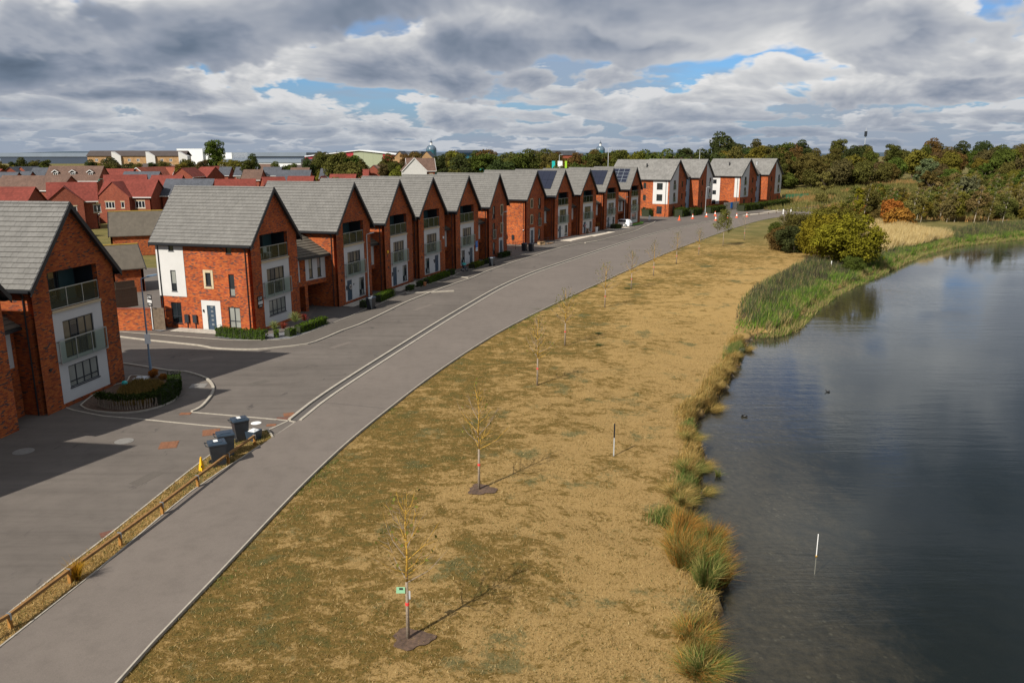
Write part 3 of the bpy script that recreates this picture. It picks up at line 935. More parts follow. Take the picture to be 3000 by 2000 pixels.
def gable_roof(root, w=W, d=D, eave=EAVE, ridge=RIDGE, ov=OV, gov=GOV, singles=0, skip=None, tiles=(True, True), mat=None, barge=True, solar=None):
    k = (ridge - eave) / (w / 2)
    ez = eave - k * ov
    u = MB()                                              # closed deck under the tiles
    th = 0.12
    y0, y1 = -gov, d + gov
    for sgn in (0, 1):
        xe = -ov if not sgn else w + ov
        u.hexa([(xe, y0, ez - th), (w / 2, y0, ridge - th), (w / 2, y1, ridge - th), (xe, y1, ez - th), (xe, y0, ez), (w / 2, y0, ridge), (w / 2, y1, ridge), (xe, y1, ez)] if not sgn else
               [(w / 2, y0, ridge - th), (xe, y0, ez - th), (xe, y1, ez - th), (w / 2, y1, ridge - th), (w / 2, y0, ridge), (xe, y0, ez), (xe, y1, ez), (w / 2, y1, ridge)])
    rf = u.build('roof', UNDER, root)
    run = math.hypot(w / 2 + ov, ridge - ez)
    sl = Vector((w / 2 + ov, 0, ridge - ez)).normalized()
    L = d + 2 * gov
    if tiles[0]:
        slope_tiles(rf, (-ov, y1, ez + 0.004), (0, -1, 0), sl, L, run, singles, skip, mat)
    if tiles[1]:
        slope_tiles(rf, (w + ov, y0, ez + 0.004), (0, 1, 0), Vector((-sl.x, 0, sl.z)), L, run, 0, None, mat)
    n = round(L / 0.45)
    for i in range(1):
        rc = MB()
        for q in range(n):
            a = y0 + L * q / n; b_ = y0 + L * (q + 1) / n - 0.012
            for sg in (-1, 1):
                rc.face([(w / 2, a, ridge + 0.085), (w / 2 + sg * 0.14, a, ridge - 0.02 + 0.0), (w / 2 + sg * 0.14, b_, ridge - 0.02), (w / 2, b_, ridge + 0.085)][::-1 if sg > 0 else 1])
        rc.build('ridge_tiles', mat or TILE, rf)
    if barge:
        for yy in (y0, y1):
            b = MB()
            yn, yf = (yy - 0.05, yy + 0.03) if yy == y0 else (yy - 0.03, yy + 0.05)
            for sgn in (0, 1):
                xe = -ov - 0.03 if not sgn else w + ov + 0.03
                eze = eave - k * (ov + 0.03)
                pts = [(xe, eze), (w / 2, ridge)]
                lo, hi = -0.30, 0.055
                A = [(xe, yn, eze + lo), (w / 2, yn, ridge + lo), (w / 2, yf, ridge + lo), (xe, yf, eze + lo), (xe, yn, eze + hi), (w / 2, yn, ridge + hi), (w / 2, yf, ridge + hi), (xe, yf, eze + hi)]
                if sgn: A = [A[1], A[0], A[3], A[2], A[5], A[4], A[7], A[6]]
                b.hexa(A)
            b.build('barge_board', BLACK, root)
        for sgn in (0, 1):
            b = MB()
            x = -ov - 0.06 if not sgn else w + ov - 0.02
            b.box(x, x + 0.08, y0, y1, ez - 0.20, ez - 0.02)
            xg = x - 0.10 if not sgn else x + 0.08
            b.box(xg, xg + 0.10, y0 + 0.05, y1 - 0.05, ez - 0.14, ez - 0.03)
            xs_ = (-ov, 0.0) if not sgn else (w, w + ov)
            b.box(xs_[0], xs_[1] - 0.002, y0, y1, ez - 0.205, ez - 0.17)
            b.build('gutter', BLACK, root)
    return rf


def solar_panels(root, rows, cols, y_from, x_lo, pw=1.05, ph=1.6, w=W, eave=EAVE, ridge=RIDGE, frame_white=False):
    k = (ridge - eave) / (w / 2)
    sl = Vector((1, 0, k)).normalized(); nrm = Vector((-k, 0, 1)).normalized()
    for i in range(rows):
        for j in range(cols):
            o = Vector((x_lo, y_from, eave + k * x_lo)) + sl * (i * (ph + 0.03)) + Vector((0, 1, 0)) * (j * (pw + 0.02)) + nrm * 0.07
            p = MB()
            a = o; bb = o + sl * ph; c = bb + Vector((0, pw, 0)); dd = o + Vector((0, pw, 0))
            p.hexa([a, dd, c, bb, a + nrm * .045, dd + nrm * .045, c + nrm * .045, bb + nrm * .045])
            s = p.build('solar_panel', METAL if frame_white else SOLAR, root)
            g = MB()
            e = 0.03
            a2 = a + sl * e + Vector((0, e, 0)) + nrm * .049
            g.face([a2, a2 + Vector((0, pw - 2 * e, 0)), a2 + Vector((0, pw - 2 * e, 0)) + sl * (ph - 2 * e), a2 + sl * (ph - 2 * e)])
            g.build('cells', SOLAR, s)


def townhouse(name, L, ang, label, ground='wide', two=False, mirror=False, singles=0, skip=None, lefthole=None, side=None, group='gabled brick townhouses along the road', seed=0, tiles=(True, False)):
    root = empty(name, (L[0], L[1], 0), R(ang), label, 'house', group)
    rr = random.Random(seed)
    Ff = Face((0, 0, 0), (1, 0, 0), (0, -1, 0))
    Fb = Face((W, D, 0), (-1, 0, 0), (0, 1, 0))
    Fl = Face((0, D, 0), (0, -1, 0), (-1, 0, 0))
    Fr = Face((W, 0, 0), (0, 1, 0), (1, 0, 0))
    top = lambda x: EAVE + (RIDGE - EAVE) * (1 - abs(x - W / 2) / (W / 2)) - 0.12
    front = MB(); holes = []
    if not two:
        holes = [(1.33, 5.50, 0.22, 5.42), (1.33, 5.45, 5.57, 7.68)]
    else:
        mx = (lambda a, b: (W - b, W - a)) if mirror else (lambda a, b: (a, b))
        tall = mx(1.35, 2.35); small = mx(4.55, 5.25); dw = mx(3.75, 5.55)
        holes = [(*tall, 5.35, 7.05), (*tall, 2.75, 4.75), (*tall, 0.45, 2.15), (*small, 5.75, 6.95), (*small, 3.25, 4.45), (*dw, 0.12, 2.55)]
    wall(front, Ff, 0, W, top, holes, 0.3, breaks=(W / 2,))
    front.build('front_wall', BRICK, root)
    bk = MB(); wall(bk, Fb, 0, W, top, [], 0.3, breaks=(W / 2,)); bk.build('back_wall', BRICK, root)
    lw_ = MB(); wall(lw_, Fl, 0.3, D - 0.3, EAVE - 0.12, lefthole or [], 0.3); lw_.build('side_wall', BRICK, root)
    rw = MB(); wall(rw, Fr, 0.3, D - 0.3, EAVE - 0.12, [], 0.3); rw.build('side_wall', BRICK, root)
    gable_roof(root, singles=singles, skip=skip, tiles=tiles)
    if not two:
        # white rendered bay with its openings
        hol = [(2.08, 4.66, 2.72, 4.85)]
        if ground == 'wide': hol.append((2.08, 4.62, 0.98, 2.25))
        elif ground == 'door_left': hol += [(1.75, 2.70, 0.24, 2.20), (4.15, 5.22, 0.42, 2.12)]
        else: hol += [(4.10, 5.05, 0.24, 2.20), (1.55, 2.62, 0.42, 2.12)]
        bay = MB()
        Fw = Face((0, 0.03, 0), (1, 0, 0), (0, -1, 0))
        wall(bay, Fw, 1.332, 5.498, 5.418, hol, 0.12, z0=0.222)
        bay.build('rendered_bay', RENDER, root)
        cp = MB(); Ff.box(cp, 1.335, 5.495, 5.42, 5.568, -0.28, 0.05); cp.build('stone_coping', STONE, root)
        # recessed balcony: floor, cheeks, back
        rc = MB()
        Ff.box(rc, 1.34, 5.44, 5.50, 5.60, -1.5, -0.301)
        Ff.box(rc, 1.25, 1.33, 5.5, 7.75, -1.5, -0.301); Ff.box(rc, 5.45, 5.53, 5.5, 7.75, -1.5, -0.301)
        Ff.box(rc, 1.25, 5.53, 7.70, 7.78, -1.5, -0.301)
        Ff.box(rc, 1.25, 5.53, 5.5, 7.75, -1.62, -1.5)
        rc.build('balcony_recess', PVBLACK, root)
        window(root, Ff, 1.6, 3.9, 5.62, 7.5, 3, (), -1.42, name='balcony_door', sill=False)
        pn = MB(); Ff.box(pn, 4.0, 5.3, 5.62, 7.6, -1.49, -1.44); pn.build('recess_panel', TEALD, root)
        balustrade(root, Ff, 1.36, 5.42, 5.60, 6.72, -0.06, 3, 'balcony_balustrade')
        g = [GLASSW, GLASSW, GLASS] if seed % 3 else [GLASS, GLASSW]
        window(root, Fw, 2.08, 4.66, 2.72, 4.85, 4, (0.42,), -0.05, glass=g, name='french_window', sill=False)
        balustrade(root, Fw, 1.42, 5.48, 2.52, 3.86, 0.16, 3, 'juliet_balcony', 0.15)
        if ground == 'wide':
            window(root, Fw, 2.08, 4.62, 0.98, 2.25, 4, (0.26,), -0.03, glass=[GLASSC])
        else:
            da, db, wa, wb = (1.75, 2.70, 4.15, 5.22) if ground == 'door_left' else (4.10, 5.05, 1.55, 2.62)
            door(root, Fw, da, db, 0.24, 2.20, -0.04)
            window(root, Fw, wa, wb, 0.42, 2.12, 2, (0.3,), -0.03, glass=[GLASS, GLASSC])
            hn = MB(); Fw.box(hn, (db + 0.25) if ground == 'door_left' else da - 0.45, (db + 0.45) if ground == 'door_left' else da - 0.25, 1.62, 1.76, 0.001, 0.02); hn.build('number_plate', ANTH, root)
            bx = MB(); Fw.box(bx, da - 0.22, da - 0.10, 1.35, 1.75, 0.001, 0.06); bx.build('wall_lamp', ANTH, root)
    else:
        window(root, Ff, tall[0], tall[1], 5.35, 7.05, 2, (0.33,), -0.09, glass=[GLASSC, GLASS])
        window(root, Ff, tall[0], tall[1], 2.75, 4.75, 2, (), -0.09, sill=False, glass=[GLASS, GLASSW])
        balustrade(root, Ff, tall[0] - 0.1, tall[1] + 0.1, 2.6, 3.85, 0.10, 1, 'juliet_balcony', 0.1)
        window(root, Ff, tall[0], tall[1], 0.45, 2.15, 2, (0.3,), -0.09, glass=[GLASSC, GLASS])
        for z in (5.75, 3.25):
            window(root, Ff, small[0], small[1], z, z + 1.2, 1, (), -0.07, glass=[GLASSW])
            s = MB()
            a, b_ = small
            Ff.box(s, a - 0.17, a, z - 0.17, z + 1.37, -0.05, 0.035); Ff.box(s, b_, b_ + 0.17, z - 0.17, z + 1.37, -0.05, 0.035)
            Ff.box(s, a, b_, z + 1.2, z + 1.37, -0.05, 0.034); Ff.box(s, a, b_, z - 0.17, z - 0.064, -0.05, 0.055)
            s.build('stone_surround', STONE, root)
        pan = MB(); Fw = Face((0, 0.03, 0), (1, 0, 0), (0, -1, 0))
        dm = (dw[0] + dw[1]) / 2
        wall(pan, Fw, dw[0] + .002, dw[1] - .002, 2.548, [(dm - 0.5, dm + 0.5, 0.13, 2.15)], 0.1, z0=0.122)
        pan.build('door_surround', RENDER, root)
        door(root, Fw, dm - 0.5, dm + 0.5, 0.13, 2.15, -0.04)
    # down pipe on the near corner
    dp = MB(); dp.cyl((-0.06, 0.5), 0.04, 0.04, 0, EAVE - 0.45, 8); dp.build('down_pipe', BLACK, root)
    ab = MB(); Ff.box(ab, 0.55, 0.70, 2.35, 2.5, 0.0, 0.05); ab.build('wall_vent', BLACK, root)
    tint_ = rr.uniform(0.84, 1.06)
    for c_ in root.children:
        if c_.type == 'MESH' and c_.data.materials and c_.data.materials[0] == BRICK: c_.color = (tint_, tint_ * rr.uniform(0.96, 1.04), tint_, 1)
    if not two and seed % 3 != 1:
        # a pair of chairs and a table seen through the balcony glass
        for fx in (1.9, 3.3):
            cb = MB(); Ff.box(cb, fx, fx + 0.5, 6.0, 6.05, -1.05, -0.6); Ff.box(cb, fx, fx + 0.5, 6.05, 6.45, -1.05, -1.0)
            for ex in (fx, fx + 0.45):
                Ff.box(cb, ex, ex + 0.04, 5.6, 6.0, -1.05, -1.01); Ff.box(cb, ex, ex + 0.04, 5.6, 6.0, -0.64, -0.6)
            tag(cb.build('balcony_chair', WOODG if seed % 2 else LAMPGREY, root))
    return root


def link_block(P0, P1, ang, label, wins=2, back=1.15, post=False, doorway=False):
    """two-storey link set back between two houses, open carport beneath"""
    wl = math.hypot(P1[0] - P0[0], P1[1] - P0[1])
    root = empty('carport_link', (P0[0], P0[1], 0), math.atan2(P1[1] - P0[1], P1[0] - P0[0]), label, 'house link', 'brick links over the carports')
    F = Face((0, back, 0), (1, 0, 0), (0, -1, 0))
    t0, t1 = 0.01, wl - 0.01
    pan = []
    if wins == 3: pan = [(0.28, 1.42), (2.15, wl - 0.35)]
    elif wins == 2: pan = [(0.12, wl - 0.35)]
    else: pan = [(0.25, wl - 0.25)]
    mb = MB()
    wall(mb, F, t0, t1, 5.0, [(a, b, 2.78, 4.9) for a, b in pan], 0.3, z0=2.35 if not doorway else 0.0)
    mb.box(t0, t1, back + 0.3, back + 6.0, 2.36, 2.5)
    mb.build('upper_wall', BRICK, root)
    bw_ = MB(); bw_.box(t0, t1, back + 5.6, back + 5.9, 0, 5.0); bw_.build('back_wall', BRICK, root)
    for a, b in pan:
        r = MB()
        Fw = Face((0, back + 0.02, 0), (1, 0, 0), (0, -1, 0))
        ww = b - a
        if wins == 3 and a < 1: hs = [(a + ww * 0.34, a + ww * 0.68, 2.98, 4.88)]
        elif ww > 1.5: hs = [(a + ww * 0.18, a + ww * 0.36, 2.98, 4.88), (a + ww * 0.60, a + ww * 0.78, 2.98, 4.88)]
        else: hs = [(a + ww * 0.2, a + ww * 0.55, 2.98, 4.88)]
        wall(r, Fw, a + .002, b - .002, 4.898, hs, 0.1, z0=2.782)
        r.build('rendered_panel', RENDER, root)
        for h in hs:
            window(root, Fw, h[0], h[1], h[2], h[3], 1, (0.42,), -0.03, glass=[GLASSW, GLASSC], fw=0.05)
    # lean-to roof rising away from the street
    ez, rz, ye, yr = 4.98, 7.1, back - 0.45, back + 2.9
    k = MB()
    k.hexa([(t0, ye, ez - .1), (t1, ye, ez - .1), (t1, yr, rz - .1), (t0, yr, rz - .1), (t0, ye, ez), (t1, ye, ez), (t1, yr, rz), (t0, yr, rz)])
    k.hexa([(t0, yr, rz - .1), (t1, yr, rz - .1), (t1, back + 6.3, ez - .1), (t0, back + 6.3, ez - .1), (t0, yr, rz), (t1, yr, rz), (t1, back + 6.3, ez), (t0, back + 6.3, ez)])
    rf = k.build('roof', UNDER, root)
    sl = Vector((0, yr - ye, rz - ez))
    slope_tiles(rf, (t0, ye, ez + 0.004), (1, 0, 0), sl, t1 - t0, sl.length, 0, None, TILED)
    g = MB(); g.box(t0, t1, ye - 0.1, ye, ez - 0.16, ez - 0.02); g.box(t0, t1, ye, back, ez - 0.2, ez - 0.12); g.build('gutter', BLACK, root)
    if post:
        p = MB(); p.box(1.95, 2.32, back, back + 4.6, 0, 2.352); p.build('carport_pier', BRICK, root)
    if doorway:
        d_ = MB(); d_.box(wl * .3, wl * .3 + 0.9, back - 0.04, back + 0.02, 0.1, 2.1); dd = d_.build('door', BLACK, root)
        window(root, F, wl * .3 - 0.55, wl * .3 - 0.1, 1.2, 2.0, 1, (0.5,), 0.06, frame=UPVC, sill=False)
    else:
        mt = MB(); mt.box(wl - 0.75, wl - 0.3, back + 5.45, back + 5.6, 0.7, 1.35); mt.build('meter_box', BLACK, root)
    return root


def along(L, ang, s):
    return (L[0] + s * math.cos(R(ang)), L[1] + s * math.sin(R(ang)))


HOUSES = {'A': ((-25.49, 41.65), 81.5), 'B': ((-20.45, 62.25), 74.5), 'C': ((-16.19, 73.49), 73.3), 'D': ((-13.15, 82.36), 72.5), 'E': ((-10.58, 90.64), 69.5), 'F': ((-6.92, 98.40), 68.5),
          'G': ((-3.11, 107.92), 70.0), 'H': ((2.23, 125.35), 64.0), 'I': ((7.02, 132.44), 62.0), 'J': ((11.81, 140.35), 60.0), 'K': ((17.25, 150.96), 60.0), 'L': ((23.34, 161.27), 61.5)}
Ap = HOUSES['A'][0]
# nearest tiles first: the ones that show largest
near_first = lambda ij: (-ij[0] * 0.6 - ij[1] * 0.15) if True else 0
townhouse('townhouse', *HOUSES['A'], 'gabled brick townhouse at the left edge of the photo, beside the planted island', 'wide', singles=300, skip=lambda ij: -ij[0], seed=1)
Bs = [(0.96, 1.94, 0.42, 2.15), (1.22, 1.74, 3.08, 4.80), (1.25, 1.75, 6.35, 7.2), (4.50, 5.0, 3.66, 4.72), (6.60, 7.12, 2.88, 4.66), (6.55, 7.05, 6.3, 7.2), (6.37, 7.42, 0.30, 2.02), (3.87, 5.65, 0.02, 2.46)]
HB = townhouse('townhouse', *HOUSES['B'], 'gabled brick corner townhouse with white panel and blue door on its sunlit side', 'wide', singles=300, skip=lambda ij: -ij[0], lefthole=Bs, seed=2)
townhouse('townhouse', *HOUSES['C'], 'brick townhouse with a wreath on its blue door, next to the corner house', 'door_left', seed=3)
townhouse('townhouse', *HOUSES['D'], 'brick townhouse with door left of window, second beyond the corner house', 'door_left', seed=4)
townhouse('townhouse', *HOUSES['E'], 'brick townhouse with yellow lamps in its ground window, third beyond the corner house', 'door_right', seed=5)
townhouse('townhouse', *HOUSES['F'], 'brick townhouse with a blue agent sign, fourth beyond the corner house', 'door_right', seed=7)
townhouse('townhouse', *HOUSES['G'], 'brick townhouse with stone-framed small windows behind the grey lamp post, end of the nearer row', two=True, seed=8)
HH = townhouse('townhouse', *HOUSES['H'], 'brick townhouse with stone-framed windows and a large sunlit side wall, start of the farther row', two=True, mirror=True, seed=9)
HI = townhouse('townhouse', *HOUSES['I'], 'brick townhouse with one big dark solar array, second of the farther row', 'door_left', seed=10)
townhouse('townhouse', *HOUSES['J'], 'brick townhouse without solar panels behind the dry potted plants, middle of the farther row', 'door_left', seed=11)
HK = townhouse('townhouse', *HOUSES['K'], 'brick townhouse with a dark solar array, next to the parked white car', 'door_left', seed=13)
HL = townhouse('townhouse', *HOUSES['L'], 'brick townhouse with silver-framed solar panels, last of the farther row', 'wide', seed=14)
townhouse('townhouse', (-26.6, 32.45), 82.0, 'brick townhouse of which only one corner shows at the left edge', 'door_left', seed=15)
townhouse('townhouse', (-28.0, 22.9), 82.0, 'brick townhouse outside the left edge whose shadow falls on the court', 'door_left', seed=16)
solar_panels(HI, 2, 4, 1.15, 0.75, 1.08, 1.9)
solar_panels(HK, 2, 4, 0.7, 0.75, 1.05, 1.7)
solar_panels(HL, 4, 3, 1.0, 0.8, 1.15, 0.85, frame_white=True)


def between(a, b):
    return along(*HOUSES[a], W), HOUSES[b][0]
link_block(*between('B', 'C'), 0, 'brick link with three narrow windows over a double carport beside the corner house', 3, post=True)
link_block(*between('C', 'D'), 0, 'brick link over a dark carport, right of the house with the wreath', 2)
link_block(*between('E', 'F'), 0, 'brick link over the carport that holds a dark car', 2)
link_block(*between('F', 'G'), 0, 'brick link over the carport right of the blue agent sign', 2)
link_block(*between('H', 'I'), 0, 'brick link right of the house with the sunlit side wall', 2)
link_block(*between('I', 'J'), 0, 'brick link between the first solar roof and the potted plants', 2)
link_block(*between('J', 'K'), 0, 'brick link right of the potted plants', 1)
link_block(*between('K', 'L'), 0, 'brick link above the parked white car', 1)
link_block(along((-26.6, 32.45), 82, W), Ap, 0, 'brick link with a dark door at the left edge of the photo', 1, back=1.3, doorway=True)

# long side of the corner house
Fl = Face((0, D, 0), (0, -1, 0), (-1, 0, 0))
pn = MB(); wall(pn, Face((-0.03, D, 0), (0, -1, 0), (-1, 0, 0)), 0.01, 2.6, 7.25, [(1.22, 1.74, 3.08, 4.80), (1.25, 1.75, 6.35, 7.2)], 0.028, z0=2.66)
pn.build('rendered_panel', RENDER, HB)
window(HB, Fl, 1.22, 1.74, 3.08, 4.80, 1, (0.36,), 0.0, glass=[GLASS, GLASSC]); window(HB, Fl, 1.25, 1.75, 6.35, 7.2, 1, (), 0.0)
window(HB, Fl, 0.96, 1.94, 0.42, 2.15, 2, (0.33,), -0.06); window(HB, Fl, 6.60, 7.12, 2.88, 4.66, 1, (0.36,), -0.06, glass=[GLASSC, GLASS])
window(HB, Fl, 6.55, 7.05, 6.3, 7.2, 1, (), -0.06); window(HB, Fl, 6.37, 7.42, 0.30, 2.02, 2, (0.33,), -0.06, glass=[GLASSC])
window(HB, Fl, 4.50, 5.0, 3.66, 4.72, 1, (), -0.05)
s = MB()
for a in (((4.30, 4.50, 3.42, 4.94)), ((5.0, 5.20, 3.42, 4.94)), ((4.50, 5.0, 4.72, 4.94)), ((4.50, 5.0, 3.42, 3.60))):
    Fl.box(s, *a, -0.05, 0.03 if a[0] != 4.50 else 0.045)
s.build('stone_surround', STONE, HB)
pn = MB(); wall(pn, Face((0.0, D, 0), (0, -1, 0), (-1, 0, 0)), 3.872, 5.648, 2.458, [(4.36, 5.16, 0.05, 2.05)], 0.1, z0=0.02)
pn.build('door_surround', RENDER, HB)
door(HB, Fl, 4.36, 5.16, 0.05, 2.05, -0.05, lights=True)
for a in (2.26, 3.02):
    q = MB(); Fl.box(q, a, a + 0.38, 0.55, 1.2, 0.0, 0.16); o = q.build('meter_box', ANTH, HB)
    q = MB(); Fl.box(q, a + 0.16, a + 0.21, 0.0, 0.55, 0.02, 0.08); q.build('meter_duct', ANTH, o)
q = MB(); Fl.box(q, 4.02, 4.10, 1.5, 1.7, 0.0, 0.1); q.build('wall_lamp', ANTH, HB)
q = MB(); q.cyl((-0.07, D - 0.25), 0.045, 0.045, 0, EAVE - 0.45, 8); q.build('down_pipe', BLACK, HB)
# meter boxes on the sunlit side of the far row
for a in (5.1, 6.3):
    q = MB(); Fl.box(q, a, a + 0.42, 0.85, 1.5, 0.0, 0.16); o = q.build('meter_box', BLACK, HH)
    q = MB(); Fl.box(q, a + 0.18, a + 0.24, 0.0, 0.85, 0.02, 0.08); q.build('meter_duct', BLACK, o)
q = MB(); Fl.box(q, 8.3, 8.42, 2.3, 2.42, 0.0, 0.2); q.build('security_camera', UPVC, HH)
# wreath, blue sign, boards and alarm boxes on the fronts
# ------------------------------------------------------------------ the flats at the end of the road
def flats(L, ang, gw, lw, d1, label, side_windows, side_panels, seed):
    """two gabled wings with a boarded blue link between, white render on one half of each gable"""
    root = empty('apartment_block', (L[0], L[1], 0), R(ang), label, 'apartment building', 'gabled apartment blocks at the bend')
    ev, rg = 8.45, 12.55
    F = Face((0, 0, 0), (1, 0, 0), (0, -1, 0))
    tot = 2 * gw + lw
    for k, x0 in enumerate((0.0, gw + lw)):
        Fk = Face((x0, 0, 0), (1, 0, 0), (0, -1, 0))
        top = lambda x: ev + (rg - ev) * (1 - abs(x - gw / 2) / (gw / 2)) - 0.12
        white = (0.0, gw * 0.51) if k == 0 or seed else (gw * 0.55, gw)
        if k == 1: white = (gw * 0.52, gw)
        wc = [(white[0] + white[1]) / 2 + 0.4, (gw * 0.77 if k == 0 else gw * 0.26)]
        holes = []
        for z in (0.55, 3.25, 6.0):
            holes.append((wc[0] - 0.62, wc[0] + 0.62, z, z + (2.05 if z > 1 else 1.7)))
            holes.append((wc[1] - 0.45, wc[1] + 0.45, z + 0.35, z + 1.75))
        fr_ = MB(); wall(fr_, Fk, 0, gw, top, holes, 0.3, breaks=(gw / 2,)); fr_.build('front_wall', BRICK, root)
        pn = MB()
        Fp = Face((x0, -0.04, 0), (1, 0, 0), (0, -1, 0))
        a, b = white
        wall(pn, Fp, max(a, 0.0), b, lambda x: top(x) - 0.02, [h for h in holes if a < h[0] < b and h[2] > 2.7], 0.038, z0=2.85, breaks=(gw / 2,))
        pn.build('rendered_panel', RENDER, root)
        for i, h in enumerate(holes):
            big = i % 2 == 0
            window(root, Fk, h[0], h[1], h[2], h[3], 2 if big else 1, (), -0.07, sill=False, glass=[GLASS, GLASSW] if big else [GLASS], fw=0.08)
            if big and h[2] > 2:
                balustrade(root, Fp, h[0] - 0.12, h[1] + 0.12, h[2] - 0.05, h[2] + 1.1, 0.12, 1, 'juliet_balcony')
        Fl = Face((x0, d1, 0), (0, -1, 0), (-1, 0, 0)); Fr = Face((x0 + gw, 0, 0), (0, 1, 0), (1, 0, 0))
        if k == 0:
            sh = [(d1 - a2, d1 - a1, z, z + hh) for (a1, a2, zs, hh) in side_windows for z in zs]
            s = MB(); wall(s, Fl, 0.3, d1, ev - 0.12, sh, 0.3); s.build('side_wall', BRICK, root)
            for h in sh:
                window(root, Fl, h[0], h[1], h[2], h[3], 1 if h[1] - h[0] < 1.0 else 2, (), -0.07, sill=False, fw=0.08)
            for (a1, a2, zz0) in side_panels:
                p = MB(); Fq = Face((x0 - 0.04, d1, 0), (0, -1, 0), (-1, 0, 0))
                u0, u1 = d1 - a2, d1 - a1
                wall(p, Fq, u0, u1, ev - 0.3, [h for h in sh if u0 < h[0] < u1 and h[2] > zz0 - 0.2], 0.038, z0=zz0)
                p.build('rendered_panel', RENDER, root)
            q = MB(); q.cyl((-0.1, 0.8), 0.05, 0.05, 0, ev - 0.4, 8); q.build('down_pipe', BLACK, root)
        else:
            s = MB(); wall(s, Fl, 0.3, d1, ev - 0.12, [], 0.3); s.build('side_wall', BRICK, root)
        s = MB(); wall(s, Fr, 0.3, d1, ev - 0.12, [], 0.3); s.build('side_wall', BRICK, root)
        bk = MB(); wall(bk, Face((x0 + gw, d1, 0), (-1, 0, 0), (0, 1, 0)), 0, gw, top, [], 0.3, breaks=(gw / 2,)); bk.build('back_wall', BRICK, root)
        # roof wing
        sub = empty('roof_wing', (x0, 0, 0)); sub.parent = root
        kk = (rg - ev) / (gw / 2); ez = ev - kk * 0.35
        rf = MB()
        for sg in (0, 1):
            xe = -0.35 if not sg else gw + 0.35
            pts = [(xe, -0.35, ez), (gw / 2, -0.35, rg), (gw / 2, d1 + 0.35, rg), (xe, d1 + 0.35, ez)]
            top4 = [(p[0], p[1], p[2] + 0.1) for p in pts]
            rf.hexa(pts + top4 if not sg else [pts[1], pts[0], pts[3], pts[2], top4[1], top4[0], top4[3], top4[2]])
        bpy.data.objects.remove(sub)
        ro = rf.build('roof', ROOF_GREY, root, loc=(x0, 0, 0))
        for sg in (0, 1):
            b = MB()
            xe = -0.4 if not sg else gw + 0.4
            e2 = ev - kk * 0.4
            A = [(xe, -0.43, e2 - 0.25), (gw / 2, -0.43, rg - 0.25), (gw / 2, -0.36, rg - 0.25), (xe, -0.36, e2 - 0.25), (xe, -0.43, e2 + 0.14), (gw / 2, -0.43, rg + 0.14), (gw / 2, -0.36, rg + 0.14), (xe, -0.36, e2 + 0.14)]
            if sg: A = [A[1], A[0], A[3], A[2], A[5], A[4], A[7], A[6]]
            b.hexa(A)
            b.build('barge_board', BLACK, root, loc=(x0, 0, 0))
        g = MB(); g.box(-0.5, -0.36, -0.3, d1 + 0.3, ez - 0.1, ez + 0.06); g.box(gw + 0.36, gw + 0.5, -0.3, d1 + 0.3, ez - 0.1, ez + 0.06); g.build('gutter', BLACK, root, loc=(x0, 0, 0))
        v = MB(); v.box(gw * 0.28, gw * 0.28 + 0.25, d1 * 0.45, d1 * 0.45 + 0.25, ev + 2.2, ev + 3.3); v.build('roof_vent', BLACK if k == 0 else LAMPGREY, ro)
    # link clad in pale blue boards, each board laid over the next
    bk = 2.3
    Fc = Face((gw, bk, 0), (1, 0, 0), (0, -1, 0))
    hol = []
    for z in (0.3, 3.1, 5.9):
        hol += [(lw * 0.22 - 0.6, lw * 0.22 + 0.6, z, z + 2.1), (lw * 0.72 - 0.4, lw * 0.72 + 0.4, z + 0.6, z + 1.9)]
    c = MB(); wall(c, Fc, 0.01, lw - 0.01, ev, hol, 0.2); cl = c.build('link_wall', CLAD, root)
    bd = MB()
    cuts = [0.02] + sorted([v for h in hol[:2] for v in h[:2]]) + [lw - 0.02]
    for i in range(28):
        z = i * 0.30
        for a, b in zip(cuts[:-1], cuts[1:]):
            mid = (a + b) / 2
            if any(h[0] < mid < h[1] and h[2] < z + 0.3 and h[3] > z for h in hol): continue
            bd.hexa([Fc.p(a, z, 0.045), Fc.p(b, z, 0.045), Fc.p(b, z, 0.001), Fc.p(a, z, 0.001), Fc.p(a, z + 0.29, 0.012), Fc.p(b, z + 0.29, 0.012), Fc.p(b, z + 0.29, 0.001), Fc.p(a, z + 0.29, 0.001)])
    tag(bd.build('cladding_boards', CLAD, root), kind='stuff')
    for i, h in enumerate(hol):
        window(root, Fc, h[0], h[1], h[2], h[3], 2 if i % 2 == 0 else 1, (), -0.05, sill=False, fw=0.08)
        if i % 2 == 0:
            balustrade(root, Fc, h[0] - 0.1, h[1] + 0.1, h[2], h[2] + 1.1, 0.15, 1, 'juliet_balcony')
    lr = MB()
    lr.hexa([(gw - 1.5, bk - 0.35, ev - 0.1), (gw + lw + 1.5, bk - 0.35, ev - 0.1), (gw + lw + 1.5, bk + 5.2, rg - 0.5), (gw - 1.5, bk + 5.2, rg - 0.5), (gw - 1.5, bk - 0.35, ev), (gw + lw + 1.5, bk - 0.35, ev), (gw + lw + 1.5, bk + 5.2, rg - 0.4), (gw - 1.5, bk + 5.2, rg - 0.4)])
    lr.build('link_roof', ROOF_BROWNGREY, root)
    return root

